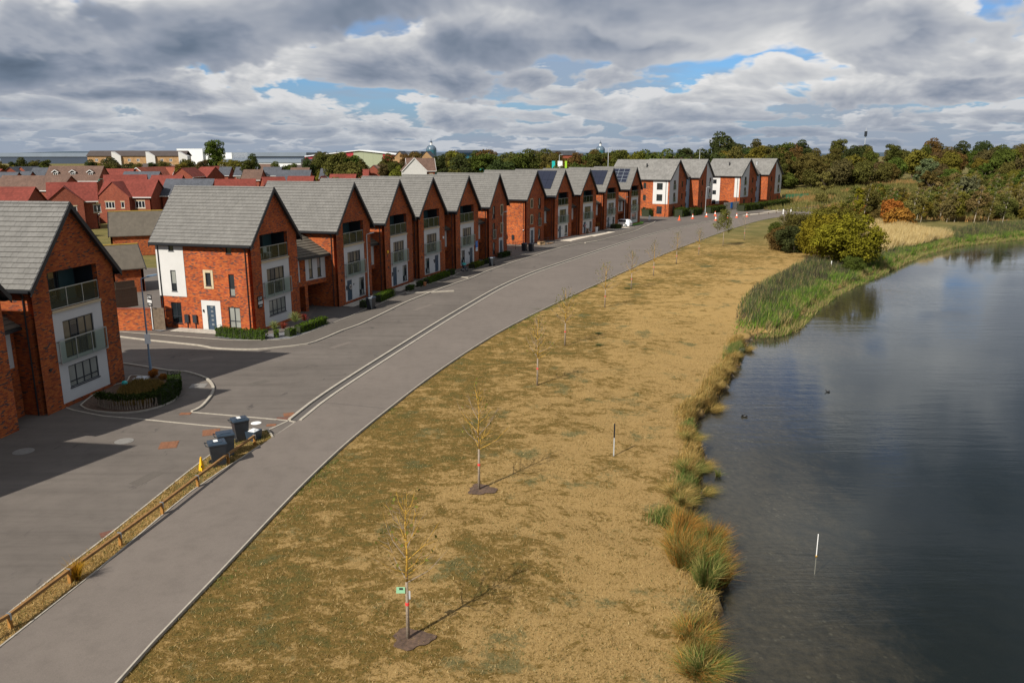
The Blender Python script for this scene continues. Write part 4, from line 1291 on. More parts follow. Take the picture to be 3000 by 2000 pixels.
ROOF_BROWNGREY = coursed('brown_grey_link_roof', (0.115, 0.102, 0.09), 0.32)
flats((35.37, 182.06), 57.5, 10.4, 8.6, 15.0, 'three-storey white and brick flats with gables, right behind the townhouse row', [(1.6, 3.0, (3.5, 6.0), 1.5), (1.6, 2.9, (0.6,), 1.7), (5.6, 6.3, (0.7, 3.5, 6.2), 1.3)], [(0.3, 3.9, 2.85)], 1)
flats((59.41, 210.84), 52.5, 10.8, 8.8, 10.0, 'farther white and brick flats with gables, beside the green fence', [(6.6, 7.6, (0.9, 3.4, 6.2), 1.1)], [(5.6, 8.2, 1.0), (0.3, 1.6, 2.85)], 1)

# garden walls and outbuildings behind the corner house
def small_house(ridge_a, ridge_b, half, ze, zr, wallm, roofm, label, name='brick_outbuilding', barge=True, cat='house', lichen=False):
    mid = ((ridge_a[0] + ridge_b[0]) / 2, (ridge_a[1] + ridge_b[1]) / 2)
    ln = math.dist(ridge_a, ridge_b)
    root = empty(name, (mid[0], mid[1], 0), math.atan2(ridge_b[1] - ridge_a[1], ridge_b[0] - ridge_a[0]), label, cat)
    h = ln / 2
    top = lambda y: ze + (zr - ze) * (1 - abs(y - half) / half) - 0.08
    for s in (-1, 1):
        F = Face((s * (h - 0.2), half * s, 0), (0, -s, 0), (s, 0, 0))
        m_ = MB(); wall(m_, F, 0, 2 * half, top, [], 0.25, breaks=(half,)); m_.build('gable_wall', wallm, root)
        m_ = MB(); F2 = Face((-s * (h - 0.2), s * half, 0), (s, 0, 0), (0, s, 0)) if s > 0 else Face((-(h - 0.2), -half, 0), (1, 0, 0), (0, -1, 0))
        if s > 0: F2 = Face((h - 0.2, half, 0), (-1, 0, 0), (0, 1, 0))
        wall(m_, F2, 0.25, 2 * (h - 0.2) - 0.25, ze, [], 0.25); m_.build('long_wall', wallm, root)
    k = (zr - ze) / half; ov = 0.3; ez = ze - k * ov
    r_ = MB()
    for s in (-1, 1):
        pts = [(-h, s * (half + ov), ez), (h, s * (half + ov), ez), (h, 0, zr), (-h, 0, zr)]
        if s > 0: pts = [pts[1], pts[0], pts[3], pts[2]]
        r_.hexa(pts + [(p[0], p[1], p[2] + 0.09) for p in pts])
    ro = r_.build('roof', roofm, root)
    if lichen:
        q = MB(); q.tube([(-h, 0, zr + 0.09), (h, 0, zr + 0.09)], 0.09, 6); q.build('ridge_tiles', LICHENR, ro)
    if barge:
        b = MB()
        for s in (-1, 1):
            for e in (-1, 1):
                x = e * (h + 0.02)
                b.bar((x, s * (half + ov + .03), ez - 0.03), (x, 0, zr - 0.0), 0.08, 0.22, (0, 0, 1))
        b.build('barge_board', BLACK if barge is True else UPVC, root)
    return root

LICHENR = plain('lichened_ridge', (0.30, 0.20, 0.03), 0.9, 0.3, 3.0)
small_house((-57.29, 114.06), (-48.84, 117.54), 3.3, 3.0, 5.9, BRICK, TILED, 'brick coach house with a yellow lichened ridge behind the corner house', lichen=True)
small_house((-42.61, 82.89), (-39.83, 84.81), 3.0, 2.6, 4.6, BRICK, TILED, 'low brick garage with brown tiles between the two nearest townhouses', lichen=True)
gw_ = MB()
Lw = [(-32.49, 63.26), (-29.27, 63.26)]
a, b = Vector(Lw[0]), Vector(Lw[1])
root = empty('garden_wall', (a.x, a.y, 0), math.atan2((b - a).y, (b - a).x), 'low brick garden wall with a timber gate left of the corner house', 'wall')
ln = (b - a).length
m_ = MB(); m_.box(-3.0, ln, 0, 0.25, 0, 1.75); m_.build('wall_panel', BRICK, root)
m_ = MB(); m_.box(-3.0, ln + 0.03, -0.03, 0.28, 1.75, 1.83); m_.build('coping', BRICK_R, root)
for i in range(8):
    m_ = MB(); m_.box(ln + 0.04 + i * 0.13, ln + 0.165 + i * 0.13, 0.08, 0.12, 0.05, 1.85); m_.build('gate_board', WOODG, root)
for (p, q, lab) in (((-36.61, 72.47), (-35.30, 74.18), 'dark timber fence behind the garden wall, nearer run'), ((-38.74, 76.88), (-37.49, 78.40), 'dark timber fence behind the garden wall, farther run')):
    a, b = Vector(p), Vector(q); n = int((b - a).length / 0.15)
    root = empty('timber_fence', (a.x, a.y, 0), math.atan2((b - a).y, (b - a).x), lab, 'fence')
    pm = MB(); pm.box(0, 0.14, 0, 0.03, 0, 1.8); pme = pm.mesh('fence_board', WOODG)
    for i in range(n):
        link_mesh('fence_board', pme, root, (i * 0.15, 0, 0))

# ------------------------------------------------------------------ the estate behind
EST = 'red brick houses of the estate behind the row'
def estate(ra, rb, roofm, label, half=4.0, ze=5.4, zr=8.6, wing=None, wins=(), wallm=None, dormers=0, gable_white=False, rooflights=0, barge=False, porch=False):
    wallm = wallm or BRICK_R
    mid = ((ra[0] + rb[0]) / 2, (ra[1] + rb[1]) / 2)
    ln = math.dist(ra, rb); h = ln / 2
    root = empty('estate_house', (mid[0], mid[1], 0), math.atan2(rb[1] - ra[1], rb[0] - ra[0]), label, 'house', EST)
    top = lambda y: ze + (zr - ze) * (1 - abs(y - half) / half) - 0.08
    for s in (-1, 1):
        F = Face((s * (h - 0.15), half * s, 0), (0, -s, 0), (s, 0, 0))
        m_ = MB(); wall(m_, F, 0, 2 * half, top, [], 0.25, breaks=(half,)); m_.build('gable_wall', wallm, root)
    Ff = Face((-(h - 0.15), -half, 0), (1, 0, 0), (0, -1, 0)); Fb = Face((h - 0.15, half, 0), (-1, 0, 0), (0, 1, 0))
    m_ = MB(); wall(m_, Ff, 0.25, 2 * h - 0.55, ze, [(a, b, c, d_) for (a, b, c, d_, n) in wins], 0.25); m_.build('front_wall', wallm, root)
    m_ = MB(); wall(m_, Fb, 0.25, 2 * h - 0.55, ze, [], 0.25); m_.build('back_wall', wallm, root)
    for (a, b, c, d_, n) in wins:
        w_ = window(root, Ff, a, b, c, d_, n, (), -0.04, UPVC, fw=0.09, sill=False)
        s = MB(); Ff.box(s, a - 0.1, b + 0.1, c - 0.16, c - 0.01, -0.02, 0.06); Ff.box(s, a - 0.12, b + 0.12, d_ + 0.01, d_ + 0.2, -0.02, 0.03); s.build('stone_sill', STONE, w_)
    k = (zr - ze) / half; ov = 0.32; ez = ze - k * ov
    r_ = MB()
    for s in (-1, 1):
        pts = [(-h - 0.12, s * (half + ov), ez), (h + 0.12, s * (half + ov), ez), (h + 0.12, 0, zr), (-h - 0.12, 0, zr)]
        if s > 0: pts = [pts[1], pts[0], pts[3], pts[2]]
        r_.hexa(pts + [(p[0], p[1], p[2] + 0.1) for p in pts])
    ro = r_.build('roof', roofm, root)
    q = MB(); q.box(-h - 0.1, h + 0.1, -half - ov - 0.1, -half - ov - 0.002, ez - 0.08, ez + 0.1); q.box(-h, h, -half - ov, -half - 0.01, ez - 0.09, ez - 0.01); q.build('fascia', UPVC, root)
    if barge:
        b = MB()
        for s in (-1, 1):
            for e in (-1, 1):
                b.bar((e * (h + 0.16), s * (half + ov), ez - 0.05), (e * (h + 0.16), 0, zr - 0.05), 0.08, 0.24)
        b.build('barge_board', UPVC, root)
    if wing:
        x0, ww, proj, wz, wins2 = wing
        yf = -half - proj
        Fw = Face((x0, yf, 0), (1, 0, 0), (0, -1, 0))
        tp = lambda x: ze + (wz - ze) * (1 - abs(x - ww / 2) / (ww / 2)) - 0.08
        m_ = MB()
        wall(m_, Fw, 0, ww, tp, [(a, b, c, d_) for (a, b, c, d_, n) in wins2], 0.25, breaks=(ww / 2,))
        m_.box(x0, x0 + 0.25, yf + 0.25, -half, 0, ze - 0.05); m_.box(x0 + ww - 0.25, x0 + ww, yf + 0.25, -half, 0, ze - 0.05)
        m_.build('wing_wall', UPRENDER if gable_white else wallm, root)
        for (a, b, c, d_, n) in wins2:
            w_ = window(root, Fw, a, b, c, d_, n, (), -0.04, UPVC, fw=0.09, sill=False)
            s = MB(); Fw.box(s, a - 0.1, b + 0.1, c - 0.16, c - 0.01, -0.02, 0.06); Fw.box(s, a - 0.12, b + 0.12, d_ + 0.01, d_ + 0.2, -0.02, 0.03); s.build('stone_sill', STONE, w_)
        kk = (wz - ze) / (ww / 2); e2 = ze - kk * 0.25
        r_ = MB()
        for s in (0, 1):
            xe = x0 - 0.25 if not s else x0 + ww + 0.25
            pts = [(xe, yf - 0.15, e2), (x0 + ww / 2, yf - 0.15, wz), (x0 + ww / 2, -half + (half) * (wz - ze) / (zr - ze) if wz < zr else 0, wz), (xe, -half - 0.05, e2)]
            pts = [(xe, yf - 0.15, e2), (x0 + ww / 2, yf - 0.15, wz), (x0 + ww / 2, 0.0, wz), (xe, 0.0, e2)]
            t4 = [(p[0], p[1], p[2] + 0.1) for p in pts]
            r_.hexa(pts + t4 if not s else [pts[1], pts[0], pts[3], pts[2], t4[1], t4[0], t4[3], t4[2]])
        r_.build('wing_roof', roofm, root)
        if barge:
            b = MB()
            for s in (0, 1):
                xe = x0 - 0.25 if not s else x0 + ww + 0.25
                b.bar((xe, yf - 0.2, e2 - 0.05), (x0 + ww / 2, yf - 0.2, wz - 0.05), 0.08, 0.24)
            b.build('barge_board', UPVC, root)
    for i in range(dormers):
        cx = -h + ln * (0.18 + 0.32 * i) if dormers == 3 else -h + ln * (i + 0.5) / dormers
        yd = -half * 0.62; zd = ze + (zr - ze) * 0.22
        dm = MB(); dm.box(cx - 0.85, cx + 0.85, yd, yd + half * 0.6, zd, zd + 1.55)
        do = dm.build('dormer', GREYMET, root)
        Fd = Face((cx - 0.85, yd, 0), (1, 0, 0), (0, -1, 0))
        w_ = window(root, Fd, 0.2, 1.5, zd + 0.25, zd + 1.45, 2, (), 0.07, UPVC, fw=0.1, sill=False)
        rr_ = MB()
        for s in (-1, 1):
            pts = [(cx + s * 1.15, yd - 0.3, zd + 1.5), (cx, yd - 0.3, zd + 2.25), (cx, yd + half * 0.62, zd + 2.25), (cx + s * 1.15, yd + half * 0.6, zd + 1.5)]
            t4 = [(p[0], p[1], p[2] + 0.1) for p in pts]
            rr_.hexa(pts + t4 if s < 0 else [pts[1], pts[0], pts[3], pts[2], t4[1], t4[0], t4[3], t4[2]])
        rr_.build('dormer_roof', roofm, do)
        b = MB()
        for s in (-1, 1):
            b.bar((cx + s * 1.15, yd - 0.33, zd + 1.52), (cx, yd - 0.33, zd + 2.27), 0.06, 0.2)
        b.build('dormer_barge', UPVC, do)
    for i in range(rooflights):
        x = h * (0.35 + 0.3 * i)
        q = MB(); y0_ = -half * 0.6; zz_ = ze + (zr - ze) * 0.4 + 0.13
        q.hexa([(x, y0_, zz_), (x + 0.7, y0_, zz_), (x + 0.7, y0_ + 0.9, zz_ + 0.9 * k), (x, y0_ + 0.9, zz_ + 0.9 * k), (x, y0_, zz_ + .06), (x + 0.7, y0_, zz_ + .06), (x + 0.7, y0_ + 0.9, zz_ + 0.9 * k + .06), (x, y0_ + 0.9, zz_ + 0.9 * k + .06)])
        q.build('roof_light', UPVC, root)
    return root
UPRENDER = RENDER

e = estate((-85.74, 171.43), (-74.72, 171.43), ROOF_RED, 'red-roofed brick house with a front gable and three white windows, seen over the coach house', wing=(-4.9, 6.4, 1.3, 8.3, [(1.4, 3.3, 3.0, 4.3, 3), (4.6, 5.3, 3.1, 4.3, 1)]), wins=[(7.4, 9.4, 3.0, 4.4, 3)])
estate((-87.99, 153.36), (-80.51, 157.04), ROOF_RED, 'red-roofed brick house with a front gable above the silver car', wing=(-4.2, 6.0, 1.2, 8.0, [(3.6, 4.8, 3.3, 4.4, 1)]), wins=[(7.3, 8.6, 3.1, 4.5, 2)])
q = MB()
estate((-85.74, 133.05), (-78.29, 133.05), ROOF_RED, 'plain red roof at the far left edge above the nearest townhouse')
estate((-127.26, 203.32), (-108.61, 200.22), ROOF_BROWN, 'long brown roof in front of the house with dormers', half=4.3)
estate((-150.39, 265.29), (-132.84, 265.29), ROOF_BROWN, 'tall brown-roofed brick house with three white dormers', half=4.6, ze=5.6, zr=10.0, dormers=3)
estate((-147.08, 294.25), (-136.48, 294.25), ROOF_RED, 'red roof just right of the house with dormers')
estate((-118.14, 248.23), (-107.32, 248.23), ROOF_DARK, 'dark slate roof in the middle of the red roofs')
estate((-104.50, 208.15), (-94.98, 211.50), ROOF_RED, 'red roof directly behind the house with three white windows')
estate((-148.98, 323.08), (-145.14, 353.35), ROOF_ORANGE, 'orange-red roof with white barge boards, left of the rooflight house', wing=(2.0, 6.0, 1.0, 8.2, []), barge=True)
estate((-91.37, 206.51), (-83.57, 206.51), ROOF_RED, 'red roof whose brick gable faces left, above the corner house')
estate((-126.17, 329.31), (-121.79, 338.25), ROOF_RED, 'large red roof with two rooflights', half=5.5, zr=8.9, ze=5.0, rooflights=2, wing=(-9.5, 9.0, 3.0, 8.7, []))
estate((-74.86, 176.04), (-64.51, 176.04), ROOF_DARK, 'dark slate roof directly above the ridge of the corner house', wing=(6.5, 4.0, 0.8, 7.2, []))
estate((-125.15, 307.99), (-125.71, 323.08), ROOF_RED, 'small red gabled roof left of the rooflight house')
estate((-120.09, 335.39), (-115.31, 335.39), ROOF_DARK, 'small dark roof right of the rooflight house', wins=[])
estate((-112.07, 331.19), (-103.19, 331.19), ROOF_DARK, 'dark roof with a white bay window below it, right of the rooflight house', wins=[(1.0, 3.0, 3.0, 4.6, 2)])
estate((-91.69, 278.69), (-85.15, 278.69), ROOF_BROWN, 'brown roof with a brick gable to the right')
estate((-100.84, 331.19), (-93.48, 331.19), ROOF_DARK, 'dark roof between the brown roof and the long dark roof')
estate((-77.67, 270.12), (-66.58, 270.12), ROOF_DARK, 'long dark slate roof with a brick gable on its right')
estate((-86.29, 318.40), (-79.09, 318.40), ROOF_BROWN, 'pale brown roof peeping over the long dark roof')
estate((-70.49, 300.96), (-60.90, 300.96), ROOF_DARK, 'dark slate roof above the third gabled townhouse')
estate((-55.72, 283.49), (-49.66, 283.49), ROOF_RED, 'red roof between the dark roof and the brown gable')
estate((-66.09, 389.86), (-59.40, 389.86), ROOF_BROWN, 'brown roof with a brick front left of the white gable', half=4.5, wing=(-6.5, 7.5, 1.0, 8.5, []))
estate((-58.10, 188.70), (-53.71, 191.46), ROOF_RED, 'low red roof left, just above the second gabled townhouse')
estate((-54.24, 197.21), (-48.03, 197.21), ROOF_RED, 'low red roof right, just above the second gabled townhouse', wing=(-9.0, 5.0, 0.8, 8.2, []))
estate((-48.39, 216.73), (-41.56, 216.73), ROOF_RED, 'low red roof just above the third gabled townhouse', wing=(-7.0, 4.5, 0.8, 8.2, []))
estate((-63.51, 173.71), (-55.63, 176.04), ROOF_RED, 'long low red roof behind the green lamp post', wing=(4.0, 4.0, 0.8, 7.6, []))
estate((-36.5, 281.0), (-27.0, 283.0), ROOF_BROWN, 'brown-roofed house with a large white gable, standing apart', half=4.6, ze=8.4, zr=12.4, wing=(-6.8, 8.2, 3.5, 12.6, [(3.7, 4.5, 6.0, 7.0, 1)]), gable_white=True, barge=True, wins=[(7.0, 8.4, 5.5, 7.2, 2)])
for k, (ra, rb, rm, lab) in enumerate([
        ((-204.31, 331.19), (-209.95, 348.68), ROOF_DARK, 'dark roof with a brick gable at the far left'), ((-204.85, 339.71), (-202.65, 348.68), ROOF_DARK, 'dark roof left of the house with dormers, second in'),
        ((-185.20, 315.35), (-179.25, 315.35), ROOF_DARK, 'dark roof touching the house with dormers'), ((-151.31, 240.52), (-145.76, 240.52), ROOF_DARK, 'dark roof at the left edge above the long brown roof'),
        ((-150.53, 249.64), (-147.08, 249.64), ROOF_DARK, 'small dark hipped roof above the long brown roof'), ((-188.02, 294.25), (-179.95, 287.82), ROOF_RED, 'red roof corner at the left edge')]):
    estate(ra, rb, rm, lab)

# ------------------------------------------------------------------ far buildings
def slab(name, px, depth, base, parts, label, cat='building', ang=0.0):
    root = empty(name, (px[0], px[1], 0), R(ang), label, cat)
    for nm, box, mt in parts:
        m_ = MB(); m_.box(*box); m_.build(nm, mt, root)
    return root
SHEDB = plain('blue_grey_cladding', (0.030, 0.048, 0.080), 0.6, 0.1, 0.05)
SHEDL = plain('pale_blue_cladding', (0.17, 0.21, 0.265), 0.6, 0.08, 0.05)
SHEDW = plain('white_cladding', (0.72, 0.74, 0.75), 0.6, 0.05, 0.05)
REDCL = plain('red_cladding', (0.36, 0.025, 0.035), 0.6, 0.05, 0.05)
GREENCL = plain('sage_cladding', (0.30, 0.33, 0.22), 0.6, 0.05, 0.05)
TANBR = brickmat('tan_brick', [(0, (0.36, 0.20, 0.08)), (0.5, (0.42, 0.25, 0.11))], (0.4, 0.3, 0.2))
slab('warehouse', (-720, 1150), 0, 0, [('wall', (0, 215, 0, 120, 0, 9.5), SHEDB), ('roof', (-1, 216, -1, 121, 9.5, 14.8), SHEDL)], 'long blue-grey warehouse on the far left skyline', 'warehouse')
slab('warehouse', (-490, 1150), 0, 0, [('wall', (0, 200, 0, 120, 0, 10.0), SHEDB), ('roof', (-1, 201, -1, 121, 10.0, 15.4), SHEDL)], 'second blue-grey warehouse, left of the tan flats', 'warehouse')
# tan flats with white fins
def tan_flats():
    root = empty('tan_flats', ((-343.77, 687.89)[0] * 1.0, 560, 0), R(3), 'tan brick flats with white sloping fins below a dark roof', 'apartment building')
    root.location = (-292, 562, 0)
    F = Face((0, 0, 0), (1, 0, 0), (0, -1, 0))
    Lg = 66.0
    hol = [(x + 1.0, x + 3.0, z, z + 1.8) for x in (4, 10, 26, 32, 48, 54) for z in (5.0, 8.6)]
    m_ = MB(); wall(m_, F, 0, Lg, 12.2, hol, 0.3); m_.box(0, Lg, 0.3, 11.7, 0, 12.2); m_.build('wall', TANBR, root)
    for h in hol: window(root, F, *h, 2, (), -0.05, UPVC, fw=0.2, sill=False)
    m_ = MB(); m_.hexa([(-0.5, -0.6, 12.2), (Lg + .5, -0.6, 12.2), (Lg + .5, 6, 15.6), (-.5, 6, 15.6), (-.5, -.6, 12.5), (Lg + .5, -.6, 12.5), (Lg + .5, 6, 15.9), (-.5, 6, 15.9)]); m_.hexa([(-0.5, 6, 15.6), (Lg + .5, 6, 15.6), (Lg + .5, 13, 12.2), (-.5, 13, 12.2), (-.5, 6, 15.9), (Lg + .5, 6, 15.9), (Lg + .5, 13, 12.5), (-.5, 13, 12.5)]); m_.build('roof', ROOF_FARDARK, root)
    for x in (17, 40, 62):
        m_ = MB(); m_.hexa([(x, -1.4, 0), (x + 6, -1.4, 0), (x + 6, 4, 0), (x, 4, 0), (x, -1.4, 15.2), (x + 6, -1.4, 12.4), (x + 6, 4, 12.4), (x, 4, 15.2)]); m_.build('white_fin', RENDER, root)
ROOF_FARDARK = plain('dark_far_roof', (0.055, 0.042, 0.038), 0.8, 0.12, 0.3)
tan_flats()
slab('white_block', (-262, 640), 0, 0, [('wall', (0, 20, 0, 40, 0, 17.6), SHEDW), ('step_wall', (20.1, 42, 2, 40, 0, 14.6), SHEDW), ('low_wall', (-6, 60, 4, 60, 0, 9.5), SHEDW)], 'tall white rendered block above the trees left of the big tree')
slab('white_warehouse', (-205, 560), 0, 0, [('wall', (0, 60, 0, 40, 0, 7.8), SHEDW), ('roof', (-0.5, 60.5, -0.5, 40.5, 7.8, 10.2), SHEDL), ('band', (20, 60, -0.2, 0, 2.2, 5.0), SHEDB)], 'white shed behind the two tall trees', 'warehouse')
def red_shed():
    root = empty('striped_shed', (-152, 600, 0), R(0), 'long shed clad in red and sage green panels under a low roof', 'warehouse')
    w_ = 100.0
    tf = lambda x: 9.5 + 6.5 * (1 - abs(x - 40) / 60)
    F = Face((0, 0, 0), (1, 0, 0), (0, -1, 0))
    n = 14
    for i in range(n):
        m_ = MB(); a, b_ = w_ * i / n, w_ * (i + 1) / n
        wall(m_, F, a, b_ - 0.05, tf, [], 0.3, breaks=(40,)); m_.build('cladding_panel', (REDCL if i in (0, 3, 4, 8, 9, 12, 13) else GREENCL), root)
    m_ = MB()
    for a, b_ in ((0, 40), (40, 100)):
        m_.hexa([(a, -1, tf(a)), (b_, -1, tf(b_)), (b_, 40, tf(b_)), (a, 40, tf(a)), (a, -1, tf(a) + .6), (b_, -1, tf(b_) + .6), (b_, 40, tf(b_) + .6), (a, 40, tf(a) + .6)])
    m_.build('roof', SHEDW, root)
red_shed()
def gable_pair(x, y, label, ww, mt, rm, zr=15.5, ze=10.5, n=3):
    root = empty('brick_block', (x, y, 0), 0, label, 'building')
    for i in range(n):
        F = Face((i * ww, 0, 0), (1, 0, 0), (0, -1, 0))
        m_ = MB(); wall(m_, F, 0, ww, lambda q: ze + (zr - ze) * (1 - abs(q - ww / 2) / (ww / 2)), [(ww * .3, ww * .45, 4, 8), (ww * .6, ww * .75, 4, 8)], 0.3, breaks=(ww / 2,)); m_.build('gable_wall', mt, root)
        r_ = MB()
        for s in (0, 1):
            xe = i * ww - .3 if not s else (i + 1) * ww + .3
            pts = [(xe, -.4, ze - .2), (i * ww + ww / 2, -.4, zr), (i * ww + ww / 2, 30, zr), (xe, 30, ze - .2)]
            t4 = [(p[0], p[1], p[2] + .3) for p in pts]
            r_.hexa(pts + t4 if not s else [pts[1], pts[0], pts[3], pts[2], t4[1], t4[0], t4[3], t4[2]])
        r_.build('roof', rm, root)
gable_pair(-84, 575, 'tan gabled block with dark blue roofs beside the striped shed', 9.5, TANBR, ROOF_DARK)
slab('long_dark_roof', (-122, 640), 0, 0, [('wall', (0, 50, 0, 30, 0, 12), TANBR), ('roof', (-1, 51, -1, 31, 12, 15.6), ROOF_DARK)], 'long dark-roofed building behind the striped shed')
slab('glass_building', (-56, 520), 0, 0, [('wall', (0, 36, 0, 30, 0, 7.0), FARGLASS), ('roof', (-2, 38, -3, 32, 7.0, 9.5), SHEDL), ('upper_wall', (22, 40, 16, 50, 9.5, 14.5), FARGLASS), ('upper_roof', (20, 43, 14, 52, 14.5, 16.2), SHEDB)], 'low blue-green glass building with overhanging roofs', 'building')
def dome(x, y, r, zb, label):
    root = empty('domed_tower', (x, y, 0), 0, label, 'tower')
    m_ = MB(); m_.cyl((0, 0), r * 1.05, r * 1.05, 0, zb, 12); m_.build('drum', FARGLASS, root)
    m_ = MB()
    prev = None
    for i in range(8):
        a = math.pi / 2 * i / 7
        cur = (r * math.cos(a), zb + r * 0.95 * math.sin(a))
        if prev: m_.cyl((0, 0), prev[0], max(cur[0], .02), prev[1], cur[1], 20, False)
        prev = cur
    m_.build('dome', DOMEM, root, smooth=True)
    for k in range(12):
        a = 2 * math.pi * k / 12
        m_ = MB(); m_.tube([(r * 1.01 * math.cos(b_) * math.cos(a), r * 1.01 * math.cos(b_) * math.sin(a), zb + r * .96 * math.sin(b_)) for b_ in np.linspace(0, 1.5, 7)], r * 0.03, 4); m_.build('rib', SHEDB, root)
    m_ = MB(); m_.cyl((0, 0), r * .24, r * .24, zb + r * .9, zb + r * 1.45, 10); m_.build('lantern', SHEDW, root)
    m_ = MB(); m_.cyl((0, 0), r * .30, r * .12, zb + r * 1.45, zb + r * 1.75, 10); m_.cyl((0, 0), r * .06, r * .02, zb + r * 1.75, zb + r * 2.2, 6); m_.build('finial', SHEDB, root)
DOMEM = plain('grey_blue_dome', (0.10, 0.15, 0.20), 0.4, 0.1, 0.2)
dome(-69, 700, 4.2, 17.0, 'grey-blue dome with a white lantern above the trees, left of the two')
dome(76, 705, 3.9, 16.6, 'grey-blue dome with a white lantern above the trees, right of the two')
slab('dark_flat_roof', (18, 520), 0, 0, [('wall', (0, 22, 0, 20, 0, 13), BRICK_R), ('roof', (-.5, 22.5, -.5, 20.5, 13, 15.8), ROOF_DARK)], 'dark roof above the trees behind the solar roofs')
slab('brown_roofed_hall', (68, 330), 0, 0, [('wall', (0, 14, 0, 12, 0, 9), BRICK_R), ('roof', (-.4, 14.4, -.4, 12.4, 9, 12.6), ROOF_BROWN)], 'brown roof between the trees behind the nearer flats')
slab('white_sheds', (190, 560), 0, 0, [('wall', (0, 40, 0, 10, 0, 11.8), SHEDW), ('roof', (-.5, 40.5, -.5, 10.5, 11.8, 12.8), SHEDB)], 'white building glimpsed through the wood on the right')
# pale houses between the warehouses and the estate
for k in range(9):
    x = -330 + k * 26 + rnd.uniform(-5, 5); y = 470 + rnd.uniform(-30, 30)
    small_house((x, y), (x + rnd.uniform(11, 17), y + rnd.uniform(-3, 3)), 4.2, 5.0, 8.0, RENDER if k % 3 else TANBR, ROOF_BROWN if k % 2 else ROOF_FARDARK, 'small pale house far off below the warehouses', 'far_house', barge=False).__setitem__('group', 'pale houses far off on the left')
# ------------------------------------------------------------------ vegetation kit
def foliage_mat(name, translucent=0.22):
    m, t, b = newmat(name)
    col_ = t.add('ShaderNodeAttribute', attribute_name='tone').outputs['Fac']
    oi = t.add('ShaderNodeObjectInfo')
    base = oi.outputs['Color']
    gp = t.add('ShaderNodeNewGeometry').outputs['Position']
    n = t.noise(gp, 0.9, 3, 0.6)
    c = t.mix(1.0, base, t.ramp(col_, [(0, 0.55), (0.5, 1.0), (1, 1.45)]), 'MULTIPLY')
    c = t.mix(1.0, c, t.ramp(n, [(0.3, (0.72, 0.72, 0.74)), (0.7, (1.22, 1.18, 1.05))]), 'MULTIPLY')
    d1 = t.add('ShaderNodeBsdfDiffuse', {0: c})
    d2 = t.add('ShaderNodeBsdfTranslucent', {0: c})
    mx = t.add('ShaderNodeMixShader', {0: translucent, 1: d1.outputs[0], 2: d2.outputs[0]})
    t.l.new(mx.outputs[0], t.n['Material Output'].inputs[0])
    return m
FOLI = foliage_mat('foliage')
m, t, b = newmat('blades')
ac = t.add('ShaderNodeAttribute', attribute_name='col').outputs['Color']
d1 = t.add('ShaderNodeBsdfDiffuse', {0: ac}); d2 = t.add('ShaderNodeBsdfTranslucent', {0: ac})
mx = t.add('ShaderNodeMixShader', {0: 0.25, 1: d1.outputs[0], 2: d2.outputs[0]})
t.l.new(mx.outputs[0], t.n['Material Output'].inputs[0])
BLADE = m


def leaf_mesh(name, P, N, size, rng, tone, mat, aspect=0.6):
    """quads at points P facing N"""
    n = len(P)
    T_ = rng.normal(size=(n, 3)); T_ -= (T_ * N).sum(1)[:, None] * N
    T_ /= np.linalg.norm(T_, axis=1)[:, None] + 1e-9
    B_ = np.cross(N, T_)
    s = size * rng.uniform(0.6, 1.35, n)[:, None]
    a = T_ * s * 0.5; b_ = B_ * s * 0.5 * aspect
    V = np.stack([P - a, P - b_, P + a, P + b_], 1).reshape(-1, 3)
    me = bpy.data.meshes.new(name)
    me.vertices.add(4 * n); me.vertices.foreach_set('co', V.astype('f').ravel())
    me.loops.add(4 * n); me.loops.foreach_set('vertex_index', np.arange(4 * n, dtype='i'))
    me.polygons.add(n); me.polygons.foreach_set('loop_start', np.arange(0, 4 * n, 4, dtype='i')); me.polygons.foreach_set('loop_total', np.full(n, 4, dtype='i'))
    me.update()
    at = me.attributes.new('tone', 'FLOAT', 'FACE'); at.data.foreach_set('value', tone.astype('f'))
    me.materials.append(mat)
    return me


def crown(name, seed, rx, rz, zc, lobes, leaves, leaf, spread=0.75, bottom=-0.9, airy=0.0):
    """uneven crown: leaves on the skins of many lobes packed in an egg-shaped envelope"""
    g = np.random.default_rng(seed)
    C = []; Rr = []
    while len(C) < lobes:
        p = g.uniform(-1, 1, 3)
        if np.linalg.norm(p) > 1 or p[2] < bottom: continue
        p = p * (0.55 + 0.45 * g.uniform()) if np.linalg.norm(p) < 0.5 else p
        C.append(p * [rx * spread, rx * spread, rz * spread]); Rr.append(g.uniform(0.15, 0.36) * rx)
    C = np.array(C); Rr = np.array(Rr)
    k = g.choice(lobes, leaves, p=Rr ** 2 / (Rr ** 2).sum())
    N = g.normal(size=(leaves, 3)); N /= np.linalg.norm(N, axis=1)[:, None]
    N[:, 2] = np.where((N[:, 2] < -0.3) & (g.uniform(size=leaves) < 0.6), -N[:, 2], N[:, 2])
    rad = Rr[k] * (1 - g.uniform(0, 0.35 + airy, leaves) ** 1.5)
    P = C[k] + N * rad[:, None] * [1, 1, 0.85]
    P[:, 2] += zc
    NN = N + g.normal(scale=0.55, size=N.shape); NN /= np.linalg.norm(NN, axis=1)[:, None]
    lobe_t = g.uniform(0.2, 0.8, lobes)
    tone = np.clip(lobe_t[k] * 0.6 + g.uniform(0, 0.4, leaves), 0, 1)
    me = leaf_mesh(name, P, NN, leaf, g, tone, FOLI)
    return me, C + [0, 0, zc], Rr


